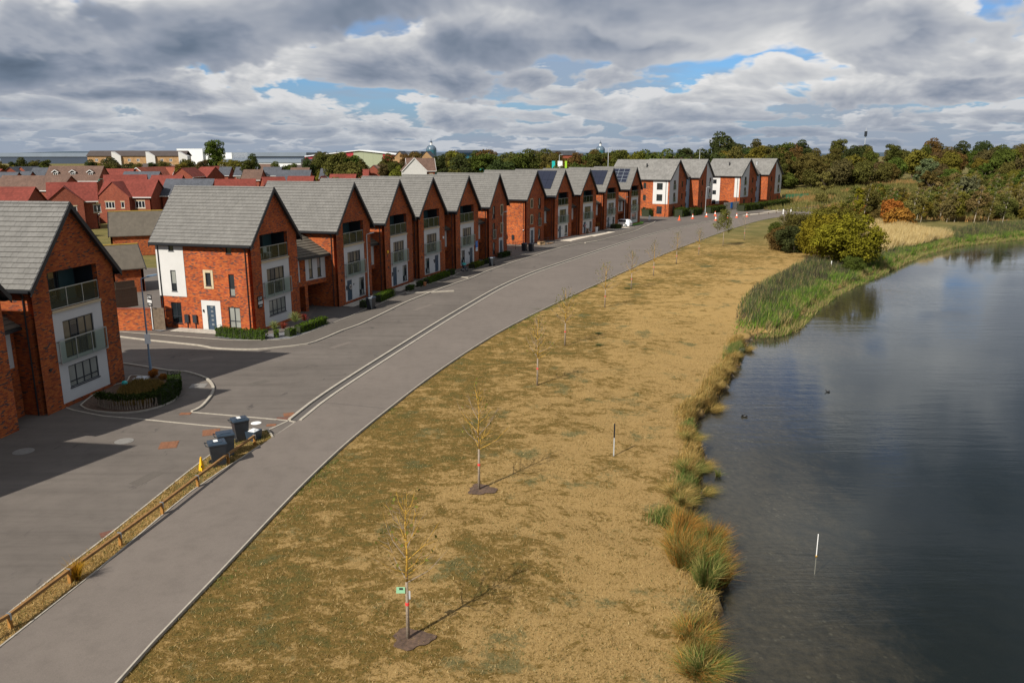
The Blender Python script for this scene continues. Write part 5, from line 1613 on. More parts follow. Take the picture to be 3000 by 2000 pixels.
def trunk_mesh(name, C, h, r, mat, rng, limbs=9, lean=0.0, base_split=1):
    mb = MB()
    for s in range(base_split):
        ln = lean + rng.uniform(-0.08, 0.08) * (base_split > 1)
        top = (ln * h, rng.uniform(-0.04, 0.04) * h * base_split, h)
        pts = [(0, 0, -0.3), (ln * h * 0.3, 0, h * 0.35), (ln * h * 0.65, top[1] * .5, h * 0.7), top]
        mb.tube(pts, [r, r * 0.8, r * 0.5, r * 0.15], 7)
    idx_ = rng.permutation(len(C))[:limbs]
    for i in idx_:
        c = C[i]; z0 = max(h * 0.2, min(c[2] * 0.6, h * 0.8))
        st = (lean * z0, 0, z0)
        mid = (c[0] * 0.5 + st[0] * .5, c[1] * 0.5, (c[2] + z0) / 2 - 0.1 * h * 0.2)
        mb.tube([st, mid, tuple(c)], [r * 0.42, r * 0.28, r * 0.08], 5)
    return mb.mesh(name, mat)


ARCH = {}
def arch(key, seed, rx, rz, zc, lobes, leaves, leaf, h, r, bark=None, spread=0.75, airy=0.0, lean=0.0, limbs=9, split=1, bottom=-0.9):
    g = np.random.default_rng(seed + 100)
    cm, C, Rr = crown(key + '_crown', seed, rx, rz, zc, lobes, leaves, leaf, spread, bottom, airy)
    if lean:
        v = np.empty(len(cm.vertices) * 3, 'f'); cm.vertices.foreach_get('co', v); v = v.reshape(-1, 3)
        v[:, 0] += lean * v[:, 2]; cm.vertices.foreach_set('co', v.ravel()); C = C + np.stack([C[:, 2] * lean, 0 * C[:, 2], 0 * C[:, 2]], 1)
    ARCH[key] = (cm, trunk_mesh(key + '_trunk', C, h, r, bark or BARKD, g, limbs, lean, split))
arch('oak', 1, 4.6, 6.3, 7.0, 70, 7800, 0.50, 11, 0.34)
arch('oak2', 2, 5.2, 5.9, 6.6, 76, 8400, 0.50, 10.5, 0.36)
arch('ash', 3, 3.8, 6.6, 7.6, 60, 6400, 0.46, 12.5, 0.28, airy=0.3)
arch('poplar', 4, 2.6, 6.2, 9.0, 24, 2800, 0.52, 13.5, 0.24, airy=0.2)
arch('thorn', 5, 3.2, 2.9, 2.9, 50, 5000, 0.36, 4.0, 0.16)
arch('bush', 6, 2.6, 1.9, 1.6, 46, 4200, 0.32, 2.4, 0.10)
arch('birch', 7, 2.2, 3.5, 3.6, 30, 4200, 0.26, 6.6, 0.042, BIRCH, airy=0.6, lean=0.12, limbs=7, split=2)
arch('birch2', 8, 2.0, 3.0, 3.1, 28, 3800, 0.25, 5.8, 0.040, BIRCH, airy=0.7, lean=0.18, limbs=7)
arch('willow', 9, 2.4, 3.0, 3.6, 30, 3600, 0.34, 5.0, 0.13, BARKD, airy=0.4)
arch('nearbush', 10, 3.3, 2.8, 2.8, 95, 15000, 0.24, 4.0, 0.12, BARKD, airy=0.45, spread=0.95)
arch('nearbush2', 11, 2.8, 2.0, 1.8, 75, 11000, 0.22, 2.6, 0.10, BARKD, airy=0.45, spread=0.95)

OAKG = (0.072, 0.082, 0.022); DKG = (0.047, 0.062, 0.022); OLIVE = (0.100, 0.092, 0.027); YELG = (0.132, 0.120, 0.023); RUSTY = (0.120, 0.076, 0.027); ORNG = (0.29, 0.125, 0.028); BRN = (0.098, 0.078, 0.034); MIDG = (0.080, 0.100, 0.022); LIME = (0.175, 0.165, 0.018); SILV = (0.125, 0.140, 0.072)
COLW = {'pale olive': (0.150, 0.135, 0.042), 'khaki': (0.165, 0.128, 0.052), 'green': OAKG, 'dark green': DKG, 'olive': OLIVE, 'yellow-green': YELG, 'rust-brown': RUSTY, 'orange': ORNG, 'brown': BRN, 'mid-green': MIDG, 'lime-green': LIME, 'silvery': SILV}


def tree(key, x, y, s, colour, label, group=None, name='tree', sz=None, cat='tree', z=None, jit=0.11):
    cm, tm = ARCH[key]
    z = tz(x, y) if z is None else z
    root = empty(name, (x, y, z), rnd.uniform(0, 6.28) if key not in ('birch', 'birch2') else rnd.uniform(-0.3, 0.3), label, cat, group)
    root.scale = (s, s, sz or s)
    c = link_mesh('crown', cm, root)
    base = COLW[colour]
    j = [rnd.uniform(1 - jit, 1 + jit) for _ in range(2)]
    c.color = (base[0] * j[0], base[1] * j[1], base[2] * (j[0] + j[1]) / 2, 1)
    tr_ = link_mesh('trunk', tm, root)
    return root


def wood(spots, key_fn, label_of, group):
    for x, y in spots:
        key, s, colr = key_fn(x, y)
        tree(key, x, y, s, colr, label_of(colr), group)


# trees behind the row of houses and behind the flats
GR1 = 'trees in the belt behind the townhouses'
pal1 = ['green'] * 4 + ['mid-green'] * 3 + ['olive'] * 4 + ['rust-brown'] * 2 + ['yellow-green'] * 2 + ['dark green'] * 2
for i in range(46):
    f = i / 45
    x = -52 + 150 * f + rnd.uniform(-3, 3); y = 236 + 60 * f + rnd.uniform(-9, 14)
    if 30 < x < 90 and y < 268: y = 270 + rnd.uniform(0, 15)
    if -0.168 < x / y < -0.088 and y < 300: continue
    colr = rnd.choice(pal1)
    key = rnd.choice(['oak', 'oak2', 'ash', 'ash', 'thorn'])
    s = rnd.uniform(1.08, 1.26) if key != 'thorn' else rnd.uniform(1.9, 2.5)
    tree(key, x, y, s, colr, f'{colr} tree in the belt behind the townhouse roofs', GR1)
for i in range(26):
    f = i / 25
    x = -46 + 92 * f + rnd.uniform(-2, 2); y = 214 + 34 * f + rnd.uniform(-5, 5)
    if -0.170 < x / y < -0.090: continue
    colr = rnd.choice(['olive', 'yellow-green', 'mid-green', 'olive', 'brown', 'green'])
    tree(rnd.choice(['thorn', 'thorn', 'bush', 'willow']), x, y, rnd.uniform(1.3, 2.0), colr, f'{colr} scrub tree in front of the belt behind the townhouse roofs', 'scrub trees behind the townhouses')
# far belt: a second rank farther back
for i in range(40):
    f = i / 39
    x = -95 + 330 * f + rnd.uniform(-6, 6); y = 400 + rnd.uniform(-25, 40)
    colr = rnd.choice(['green', 'dark green', 'olive', 'rust-brown', 'brown', 'dark green'])
    tree(rnd.choice(['oak', 'oak2', 'ash']), x, y, rnd.uniform(1.05, 1.35), colr, f'{colr} tree on the far skyline behind the belt', 'trees on the far skyline')
tree('oak', 84, 330, 1.62, 'dark green', 'single tall dark tree standing above the skyline behind the farther flats')
# the wood on the right
GW = 'trees of the wood on the right'
spots = []
for r_, (y0, n, x0, x1) in enumerate([(300, 17, 100, 262), (322, 19, 88, 285), (348, 20, 92, 305), (378, 18, 95, 330)]):
    for i in range(n):
        f = (i + 0.5) / n
        spots.append((x0 + (x1 - x0) * f + rnd.uniform(-4, 4), y0 - 36 * max(0, f - 0.45) + rnd.uniform(-7, 7), r_))
for x, y, r_ in spots:
    front = r_ == 0
    colr = rnd.choice(['olive', 'yellow-green', 'green', 'olive', 'yellow-green', 'mid-green'] if front else ['green', 'dark green', 'olive', 'olive', 'mid-green', 'green', 'brown', 'olive', 'rust-brown'])
    key = rnd.choice(['thorn', 'oak2', 'oak', 'thorn'] if front else ['oak', 'oak2', 'ash', 'oak'])
    s = (rnd.uniform(1.5, 2.1) if key == 'thorn' else rnd.uniform(0.66, 0.88)) if front else rnd.uniform(0.80, 1.10)
    tree(key, x, y, s, colr, f'{colr} tree in the ' + ('front edge of the wood on the right' if front else 'dense wood on the right'), GW if not front else 'front edge of the wood on the right')
for i in range(70):
    f = rnd.random(); x = 84 + 190 * f + rnd.uniform(-4, 4); y = 286 + rnd.uniform(-14, 16) - 26 * max(0, f - 0.45)
    colr = rnd.choice(['olive', 'yellow-green', 'mid-green', 'brown', 'olive', 'green'])
    tree(rnd.choice(['thorn', 'bush', 'thorn']), x, y, rnd.uniform(1.2, 2.0), colr, f'{colr} bush along the foot of the wood', 'bushes along the foot of the wood', 'shrub', cat='shrub')
# a taller rank against the sky far right
for i in range(16):
    x = 190 + i * 11 + rnd.uniform(-3, 3); y = 330 - i * 3 + rnd.uniform(-8, 8)
    tree(rnd.choice(['ash', 'oak']), x, y, rnd.uniform(1.0, 1.22), rnd.choice(['dark green', 'olive', 'green', 'brown']), 'tall tree on the right skyline of the wood', 'tall trees on the right skyline')
for i in range(8):
    x = 62 + i * 6.5 + rnd.uniform(-2, 2); y = 262 + i * 3 + rnd.uniform(-4, 4)
    colr = rnd.choice(['green', 'olive', 'mid-green'])
    tree(rnd.choice(['oak', 'thorn', 'oak2']), x, y, rnd.uniform(0.9, 1.1) if i % 2 else 1.0, colr, f'{colr} tree close behind the farther flats', 'trees close behind the farther flats')
# birch scrub on the far shore
GB = 'leaning birches on the far shore'
for i in range(170):
    f = rnd.random()
    x = 80 + 84 * f + rnd.uniform(-4, 4)
    lo = 152 + 0.42 * (x - 78); y = lo + 1.0 + 66 * rnd.random() ** 1.3 * (0.55 + 0.45 * f)
    if x < 92 and y < 168: continue
    colr = rnd.choice(['pale olive', 'pale olive', 'khaki', 'yellow-green', 'olive', 'pale olive', 'mid-green'])
    tree(rnd.choice(['birch', 'birch2']), x, y, rnd.uniform(0.8, 1.2), colr, f'{colr} leaning birch on the far shore', GB, 'birch_tree')
for i in range(44):
    f = rnd.random()
    x = 84 + 100 * f; y = 160 + 0.40 * (x - 78) + rnd.uniform(0, 80)
    if x < 96 and y < 176: continue
    colr = rnd.choice(['pale olive', 'khaki', 'olive', 'yellow-green', 'mid-green'])
    tree(rnd.choice(['thorn', 'willow', 'bush']), x, y, rnd.uniform(0.8, 1.35), colr, f'{colr} thicket shrub between the birches and the wood', 'thicket shrubs on the far shore', 'shrub', cat='shrub')
tree('willow', *(123.80, 242.97), 1.75, 'silvery', 'round silvery willow standing above the birches on the right', name='willow_tree')
tree('willow', *(108.91, 193.71), 1.5, 'silvery', 'darker silvery willow further right above the birches', name='willow_tree')
tree('thorn', *(72.05, 152.00), 1.05, 'orange', 'bright orange autumn tree beside the golden reeds', name='autumn_tree')
tree('bush', *(72.05, 149.25), 1.25, 'orange', 'lower orange-yellow bush in front of the bright autumn tree', name='autumn_bush', cat='shrub')
tree('bush', *(74.94, 164.88), 0.85, 'rust-brown', 'small dark red bush left of the orange tree', name='autumn_bush', cat='shrub')
for i, (u, lab) in enumerate(((0, 'orange bush low behind the big green bushes, leftmost'), (1, 'orange bush low behind the big green bushes, middle'), (2, 'orange bush low behind the big green bushes, rightmost'))):
    p = [(73.81, 178.16), (80.56, 185.10), (83.77, 186.14)][i]
    tree('bush', *p, 0.8, 'orange' if i else 'rust-brown', lab, name='autumn_bush', cat='shrub')
tree('poplar', *(66.31, 154.85), 0.55, 'lime-green', 'narrow lime-green young tree behind the big bushes', name='young_tree')
tree('thorn', *(89.59, 193.71), 0.9, 'dark green', 'small dark conical shrub by the path end', cat='shrub', name='shrub')
# the big green bushes on the lake side of the lawn
tree('nearbush', *(43.28, 102.70), 1.22, 'lime-green', 'large yellow-green bush above the reed bed, right hand one', cat='shrub', name='green_bush', jit=0.07)
tree('nearbush', *(42.35, 108.43), 1.12, 'lime-green', 'large yellow-green bush above the reed bed, middle one', cat='shrub', name='green_bush', jit=0.07)
tree('nearbush', *(51.33, 126.17), 1.20, 'yellow-green', 'tall yellow-green bush at the back of the clump', cat='shrub', name='green_bush', jit=0.07)
tree('nearbush2', *(41.22, 116.41), 1.02, 'dark green', 'dark green spreading bush at the left of the clump', cat='shrub', name='green_bush', jit=0.07)
tree('nearbush2', *(40.34, 119.35), 0.92, 'rust-brown', 'reddish-brown low bush at the left end of the clump', cat='shrub', name='green_bush', jit=0.07)
tree('nearbush2', *(48.34, 135.42), 1.15, 'olive', 'grey-green bush behind the reddish one', cat='shrub', name='green_bush', jit=0.07)
tree('nearbush2', *(47.11, 142.36), 0.6, 'mid-green', 'small bright green bush left of the grey-green one', cat='shrub', name='green_bush', jit=0.07)
tree('nearbush2', *(42.27, 97.93), 0.55, 'mid-green', 'low green shrub at the foot of the big bushes', cat='shrub', name='green_bush', jit=0.07)
for i, (a, b) in enumerate((((59.74, 157.06), (83.70, 219.13)), ((56.60, 146.60), (81.51, 209.52)))):
    pass
# big trees of the left background
tree('ash', -157, 432, 1.75, 'mid-green', 'tall airy tree standing above the estate roofs', sz=1.72)
tree('oak', -140, 440, 1.12, 'dark green', 'dark rounded tree right of the tall airy tree')
GL = 'trees between the estate and the far buildings'
for i in range(64):
    f = i / 63
    x = -262 + 222 * f + rnd.uniform(-5, 5); y = 372 + rnd.uniform(-25, 45) - 40 * f
    colr = rnd.choice(['green', 'olive', 'dark green', 'brown', 'olive', 'yellow-green'])
    key = rnd.choice(['thorn', 'oak', 'oak2', 'ash'])
    s = rnd.uniform(1.3, 1.9) if key == 'thorn' else rnd.uniform(0.80, 1.02)
    tree(key, x, y, s, colr, f'{colr} tree between the estate roofs and the far buildings', GL)
for i in range(6):
    tree('oak', -338 + i * 14, 372 + rnd.uniform(-8, 8), rnd.uniform(0.62, 0.8), 'yellow-green' if i % 2 else 'rust-brown', ('yellow-green' if i % 2 else 'rust-brown') + ' autumn tree at the far left edge', 'autumn trees at the far left edge')
# far-off woodland and hills
hl = MB()
for i in range(60):
    a = -1900 + i * 62
    z0 = 8 + 9 * math.sin(i * 0.35) * (1 if i < 22 else 0.3) + 2 * math.sin(i * 1.3)
    z1 = 8 + 9 * math.sin((i + 1) * 0.35) * (1 if i + 1 < 22 else 0.3) + 2 * math.sin((i + 1) * 1.3)
    hl.hexa([(a, 2600, -2), (a + 62, 2600, -2), (a + 62, 3400, -2), (a, 3400, -2), (a, 2600, 6), (a + 62, 2600, 6), (a + 62, 3300, z1 + 8), (a, 3300, z0 + 8)])
HILLM = plain('distant_wooded_hill', (0.035, 0.060, 0.085), 0.95, 0.25, 0.01)  # blue haze of distance put into the base colour
tag(hl.build('distant_hills', HILLM), kind='structure')

# ------------------------------------------------------------------ blades of grass and reed
def blades(name, P, H, Wd, lean, colr, seed, segs=1, parent=None, kind='stuff', label=None):
    """P (n,3) roots; each blade a narrow triangle (segs=1) or a bent strip (segs=2)"""
    g = np.random.default_rng(seed)
    n = len(P)
    a = g.uniform(0, 2 * math.pi, n)
    side = np.stack([np.cos(a), np.sin(a), np.zeros(n)], 1) * (Wd / 2)[:, None]
    L = lean
    if segs == 1:
        V = np.stack([P - side, P + side, P + L + np.stack([0 * H, 0 * H, H], 1)], 1).reshape(-1, 3)
        F_ = np.arange(3 * n).reshape(-1, 3)
        C_ = np.repeat(colr, 3, 0)
    else:
        up = np.stack([0 * H, 0 * H, H], 1)
        m1 = P + L * 0.32 + up * 0.62
        tip = P + L + up * 0.95
        V = np.stack([P - side, P + side, m1 + side * 0.7, m1 - side * 0.7, tip], 1).reshape(-1, 3)
        i0 = np.arange(n) * 5
        F_ = np.concatenate([np.stack([i0, i0 + 1, i0 + 2], 1), np.stack([i0, i0 + 2, i0 + 3], 1), np.stack([i0 + 3, i0 + 2, i0 + 4], 1)], 0)
        C_ = np.repeat(colr, 5, 0)
    me = bpy.data.meshes.new(name)
    me.vertices.add(len(V)); me.vertices.foreach_set('co', V.astype('f').ravel())
    nf = len(F_)
    me.loops.add(3 * nf); me.loops.foreach_set('vertex_index', F_.astype('i').ravel())
    me.polygons.add(nf); me.polygons.foreach_set('loop_start', np.arange(0, 3 * nf, 3, dtype='i')); me.polygons.foreach_set('loop_total', np.full(nf, 3, dtype='i'))
    me.update()
    at = me.attributes.new('col', 'FLOAT_COLOR', 'POINT')
    at.data.foreach_set('color', np.concatenate([C_, np.ones((len(C_), 1))], 1).astype('f').ravel())
    me.materials.append(BLADE)
    o = link_mesh(name, me, parent)
    if kind: o['kind'] = kind
    if label: o['label'] = label
    return o


def in_poly(poly, n, g):
    poly = np.array(poly); lo, hi = poly.min(0), poly.max(0); out = []
    tot = 0
    while tot < n:
        q = g.uniform(lo, hi, (n, 2)); ins = np.zeros(n, bool)
        j = len(poly) - 1
        for i in range(len(poly)):
            a, b_ = poly[i], poly[j]
            ins ^= ((a[1] > q[:, 1]) != (b_[1] > q[:, 1])) & (q[:, 0] < (b_[0] - a[0]) * (q[:, 1] - a[1]) / (b_[1] - a[1] + 1e-12) + a[0])
            j = i
        out.append(q[ins]); tot += ins.sum()
    return np.concatenate(out)[:n]


def pick(g, n, cols, w):
    c = np.array(cols)[g.choice(len(cols), n, p=np.array(w) / sum(w))]
    return c * g.uniform(0.75, 1.25, (n, 1))


def patchy(q, s, seed):
    """smooth 0..1 value over the ground for clumps of one kind"""
    return 0.5 + 0.5 * np.sin(q[:, 0] * s + 2.1 * np.sin(q[:, 1] * s * 0.7 + seed)) * np.sin(q[:, 1] * s * 1.1 + 1.7 * np.sin(q[:, 0] * s * 0.6 + seed * 2))


g = np.random.default_rng(5)
# short dry grass over the near lawn
n = 230000
q = in_poly([(-11.3, 14), (-10.2, 24), (-8.9, 33.5), (-7.3, 41), (-4.0, 53.5), (2.5, 70), (22, 70), (17, 58), (14, 45), (10.5, 36), (9.5, 28), (9.0, 14)], n * 2, g)
keep = g.uniform(size=len(q)) < np.clip(22.0 / q[:, 1], 0, 1) ** 1.2 * (0.35 + 0.65 * patchy(q, 2.3, 2.0))
q = q[keep][:n]
zq, sdq = terrain(q[:, 0], q[:, 1])
q = q[sdq > 0.25]; zq = zq[sdq > 0.25]; n = len(q)
pt_ = patchy(q, 0.9, 1.0)
cols = pick(g, n, [(0.34, 0.235, 0.092), (0.20, 0.132, 0.044), (0.46, 0.345, 0.165), (0.11, 0.078, 0.02), (0.075, 0.095, 0.03)], [4, 4, 2.2, 2.6, 1.3])
blades('lawn_grass', np.c_[q, zq - 0.01], g.uniform(0.03, 0.10, n), g.uniform(0.012, 0.03, n), g.normal(scale=0.06, size=(n, 3)) * [1, 1, 0], cols, 6)['label'] = 'short dry grass over the near lawn'
# green fringe by the path edge
n = 9000
pr = np.array([p for p in path_right if 14 < p[1] < 95])
ii = g.integers(0, len(pr) - 1, n); tt = g.uniform(size=(n, 1))
q = pr[ii] * (1 - tt) + pr[ii + 1] * tt + np.c_[0.06 + np.abs(g.normal(scale=0.35, size=n)), np.zeros(n)]
w_ = patchy(q, 0.55, 3.0) > 0.55
q = q[w_]; n = len(q); zq, _ = terrain(q[:, 0], q[:, 1])
blades('green_fringe_grass', np.c_[q, zq - 0.01], g.uniform(0.05, 0.12, n), g.uniform(0.02, 0.04, n), g.normal(scale=0.05, size=(n, 3)) * [1, 1, 0], pick(g, n, [(0.10, 0.145, 0.03), (0.155, 0.165, 0.045), (0.22, 0.19, 0.07)], [3, 2, 1]), 8)['label'] = 'green grass fringe along the path edge'
# dry grass of the verge by the rail
n = 16000
vv = np.array(vl); vr_ = np.array(vr)
ii = g.integers(0, 59, n); tt = g.uniform(size=(n, 1)); ss = g.uniform(0.04, 0.96, (n, 1))
q = (vv[ii] * (1 - tt) + vv[ii + 1] * tt) * ss + (vr_[ii] * (1 - tt) + vr_[ii + 1] * tt) * (1 - ss)
far_ = q[:, 1] > 33
cols = pick(g, n, [(0.46, 0.32, 0.13), (0.34, 0.21, 0.07), (0.16, 0.13, 0.04), (0.09, 0.12, 0.03)], [4, 3, 1, 0.8])
cols = np.where((far_ & (g.uniform(size=n) < 0.45))[:, None], np.array([[0.075, 0.11, 0.028]]), cols)
blades('verge_grass', np.c_[q, np.full(n, 0.025)], g.uniform(0.05, 0.14, n), g.uniform(0.012, 0.03, n), g.normal(scale=0.08, size=(n, 3)) * [1, 1, 0], cols, 9)['label'] = 'dry straw-coloured grass of the verge under the rail'

# reed bed along the far bank
RB = [tuple(p) for p in reed_edge]
inner = [(18.22, 63.76), (19.57, 68.87), (22.36, 77.20), (26.22, 85.48), (30.79, 93.11), (33.43, 97.53), (37.22, 103.99), (41.06, 106.00), (53.10, 120.19), (63.93, 131.04), (79.45, 147.77), (93.00, 158.17), (105.64, 164.32)]
poly = [(19.76, 64.62), *[(p[0] + 0.5, p[1] - 0.8) for p in RB[1:]], *inner[::-1]]
n = 125000
q = in_poly(poly, n, g)
IN = np.array(inner); din = np.full(n, 1e9)
for a_, b_ in zip(IN[:-1], IN[1:]):
    t_ = np.clip(((q - a_) @ (b_ - a_)) / ((b_ - a_) @ (b_ - a_)), 0, 1); din = np.minimum(din, np.hypot(*(q - a_ - t_[:, None] * (b_ - a_)).T))
kp = g.uniform(size=n) < np.clip(0.15 + din / 3.2 * (0.4 + patchy(q, 1.1, 4.4)), 0, 1)
q = q[kp]; din = din[kp]; n = len(q)
zq, sdq = terrain(q[:, 0], q[:, 1])
edge_ = np.clip(sdq, -1.5, 12)
pc = patchy(q, 0.35, 2.0)
lime = (0.125, 0.215, 0.028); grn = (0.068, 0.115, 0.026); dkb = (0.070, 0.062, 0.045); str_ = (0.34, 0.27, 0.115); sage = (0.125, 0.135, 0.065)
cols = pick(g, n, [grn, dkb, sage, str_], [2.6, 1.7, 2.0, 1.3])
r1_ = g.uniform(size=n)
edge2 = edge_ + 2.6 * (patchy(q, 0.8, 7.0) - 0.5) + 1.8 * (patchy(q, 2.1, 5.0) - 0.5)
cols = np.where(((edge2 < 2.3) & (r1_ < 0.60))[:, None], np.array(lime) * g.uniform(0.7, 1.25, (n, 1)), cols)
cols = np.where(((edge2 < 0.35) & (g.uniform(size=n) < 0.6))[:, None], np.array(str_) * g.uniform(0.7, 1.2, (n, 1)), cols)
cols = np.where(((edge2 > 1.6) & (patchy(q, 0.9, 3.3) > 0.60) & (g.uniform(size=n) < 0.6))[:, None], np.array(dkb) * g.uniform(0.7, 1.4, (n, 1)), cols)
hh_ = g.uniform(0.45, 1.05, n) * (0.55 + 0.5 * pc + 0.4 * patchy(q, 1.3, 9.0)) * np.clip(0.75 + edge_ * 0.12, 0.55, 1.4) * np.clip(0.35 + din / 3.0, 0.35, 1)
blades('reed_bed', np.c_[q, np.maximum(zq, WATER_Z - 0.1) - 0.02], hh_, g.uniform(0.035, 0.095, n), g.normal(scale=0.20, size=(n, 3)) * [1, 1, 0] + [0.10, 0.0, 0], cols, 12)['label'] = 'green reed bed with dark seed heads along the far bank'
# golden reeds beyond
n = 52000
q = in_poly([(51.32, 117.23), (54.84, 117.23), (64.28, 126.10), (75.81, 137.49), (74.08, 144.60), (70.93, 148.42), (70.15, 155.26), (63.05, 143.36), (54.28, 126.10)], n, g)
zq, _ = terrain(q[:, 0], q[:, 1])
blades('golden_reeds', np.c_[q, zq], g.uniform(1.0, 2.1, n) * (0.7 + 0.5 * patchy(q, 0.5, 2.0)), g.uniform(0.05, 0.11, n), g.normal(scale=0.2, size=(n, 3)) * [1, 1, 0] + [0.35, 0, 0], pick(g, n, [(0.50, 0.385, 0.18), (0.38, 0.27, 0.10), (0.60, 0.49, 0.26)], [4, 2, 2]), 14)['label'] = 'pale golden reeds beside the orange tree'
# rough meadow grass beyond the flats and under the birches
n = 70000
q = in_poly([(64, 205), (95, 168), (150, 190), (200, 225), (240, 285), (120, 300), (90, 262), (76, 240)], n, g)
zq, sdq = terrain(q[:, 0], q[:, 1])
pc = patchy(q, 0.12, 4.0)
cols = np.where((pc > 0.6)[:, None], pick(g, n, [(0.30, 0.17, 0.065), (0.24, 0.19, 0.075)], [1, 1]), pick(g, n, [(0.125, 0.125, 0.036), (0.20, 0.175, 0.06), (0.075, 0.085, 0.025)], [2, 2, 1]))
blades('meadow_grass', np.c_[q, zq], g.uniform(0.5, 1.3, n), g.uniform(0.10, 0.22, n), g.normal(scale=0.25, size=(n, 3)) * [1, 1, 0], cols, 15)['label'] = 'rough meadow grass between the flats and the wood'


def tussock(x, y, r, h, cols, w, n, label, seed, name='grass_tussock', z=None, group=None):
    g = np.random.default_rng(seed)
    zt = tz(x, y) if z is None else z
    a = g.uniform(0, 2 * math.pi, n); rr = r * 0.5 * np.sqrt(g.uniform(size=n))
    P = np.c_[rr * np.cos(a), rr * np.sin(a), np.zeros(n)]
    k = g.uniform(0.25, 1.1, n)
    Ln = np.c_[np.cos(a) * r * k + 0.12, np.sin(a) * r * k, np.zeros(n)] + g.normal(scale=0.20, size=(n, 3)) * [1, 1, 0]
    H = h * g.uniform(0.55, 1.1, n) * (1.05 - 0.35 * k)
    o = blades(name, P, H, g.uniform(0.010, 0.026, n), Ln, pick(g, n, cols, w), seed, 2, kind=None)
    o.location = (x, y, zt)
    return tag(o, label, 'grass', group)
DRY = [(0.36, 0.235, 0.075), (0.26, 0.17, 0.05), (0.45, 0.33, 0.13), (0.13, 0.13, 0.035)]
DRYF = DRY
GRNF = [(0.075, 0.135, 0.03), (0.13, 0.165, 0.045), (0.27, 0.22, 0.08)]
TS = [((18.09, 60.45), 0.85, 0.95, 'dry tussock at the top end of the bank beside the reed bed', 1), ((15.95, 56.28), 0.75, 0.85, 'dry tussock just behind the grey-green plant on the bank', 1),
      ((14.31, 52.04), 0.8, 0.95, 'large golden tussock on the bank, second below the reed bed', 1), ((13.03, 49.05), 0.7, 0.8, 'golden tussock on the bank, third below the reed bed', 1),
      ((11.96, 45.79), 0.85, 0.9, 'golden tussock overhanging the water above the gap in the bank', 1),
      ((9.35, 38.86), 0.8, 0.9, 'mixed green tussock just below the gap in the bank', 0), ((9.15, 36.98), 0.75, 0.85, 'straw tussock leaning over the water, middle of the bank', 1),
      ((8.25, 34.61), 0.7, 0.95, 'bright green tussock in the middle of the bank', 2), ((8.62, 34.09), 0.7, 0.85, 'green and straw tussock at the waterline, middle of the bank', 0),
      ((7.31, 32.33), 0.9, 0.9, 'broad golden-brown tussock above the bank notch', 1), ((7.33, 31.34), 0.6, 0.75, 'small dark tussock at the bank notch', 0),
      ((5.36, 20.37), 0.9, 0.85, 'orange-brown tussock near the bottom edge of the bank', 3), ((5.64, 20.04), 0.8, 0.8, 'green tussock at the very bottom of the bank', 2),
      ((5.56, 21.70), 0.8, 0.8, 'rusty tussock below the tall reed clump', 3)]
OCH = [(0.42, 0.205, 0.045), (0.30, 0.15, 0.04), (0.20, 0.16, 0.045)]
GRN = [(0.085, 0.130, 0.03), (0.17, 0.175, 0.05), (0.34, 0.26, 0.09)]
for i, (p, r_, h_, lab, kind_) in enumerate(TS):
    tussock(p[0] + rnd.uniform(-.15, .1), p[1] + rnd.uniform(-.3, .3), r_ * rnd.uniform(0.75, 1.15), h_ * rnd.uniform(0.55, 0.85), [GRN + DRY, DRY, GRN, OCH + GRN][kind_], [3, 2, 2, 2, 2, 1, 1][:len([GRN + DRY, DRY, GRN, OCH + GRN][kind_])], 1300, lab, 40 + i)
n = 60000
bp = np.array([p for p in catmull(near_bank[3:], 0.5)])
ii = g.integers(0, len(bp) - 1, n); tt = g.uniform(size=(n, 1))
q = bp[ii] * (1 - tt) + bp[ii + 1] * tt
dens_ = patchy(q, 0.9, 6.0)
q = q + np.c_[-0.10 - np.abs(g.normal(scale=0.36, size=n)) + 0.12 * g.normal(size=n), 0.1 * g.normal(size=n)]
kp = g.uniform(size=n) < 0.15 + 0.85 * dens_; q = q[kp]; dn_ = dens_[kp]; n = len(q)
zq, sdq = terrain(q[:, 0], q[:, 1])
cols = np.where((patchy(q, 0.5, 8.0) > 0.62)[:, None], pick(g, n, GRNF, [2, 2, 2]), pick(g, n, DRYF, [3, 3, 2, 1.5]))
blades('bank_grass', np.c_[q, np.maximum(zq, -1.05) - 0.03], g.uniform(0.15, 0.70, n) * (0.35 + 0.8 * dn_), g.uniform(0.012, 0.03, n), g.normal(scale=0.12, size=(n, 3)) * [1, 1, 0] + [0.10, 0, 0], cols, 18, 2)['label'] = 'straw and green grass fringing the eroded bank'
# the tall ochre and green reed clump near the lower end of the bank
cl = [(6.76, 29.59), (7.45, 29.54), (7.84, 28.31), (7.81, 26.74), (7.29, 25.10), (6.68, 24.08), (5.93, 24.43), (6.06, 26.52)]
gg = np.random.default_rng(77)
CP = in_poly(cl, 40, gg)
for i in range(22):
    p = CP[i]
    c_ = [OCH, GRN, OCH + GRN][i % 3]
    tussock(p[0], p[1], 0.62, 1.35, c_, [3, 2, 2, 1, 1, 1][:len(c_)], 520, ['ochre', 'green', 'mixed ochre and green'][i % 3] + ' reed plant in the tall clump on the near bank', 90 + i, 'reed_plant', max(tz(p[0], p[1]), -1.0), 'reeds of the tall clump on the near bank')
tussock(*(9.82, 35.55), 0.18, 0.5, GRN, [3, 2, 1], 90, 'small green reed sprout standing in the shallow water', 131, 'reed_sprout', -1.02)
tussock(*(16.64, 57.85), 0.7, 0.5, [(0.10, 0.115, 0.07), (0.15, 0.16, 0.10)], [1, 1], 500, 'grey-green leafy plant at the waterline between golden tussocks', 132)
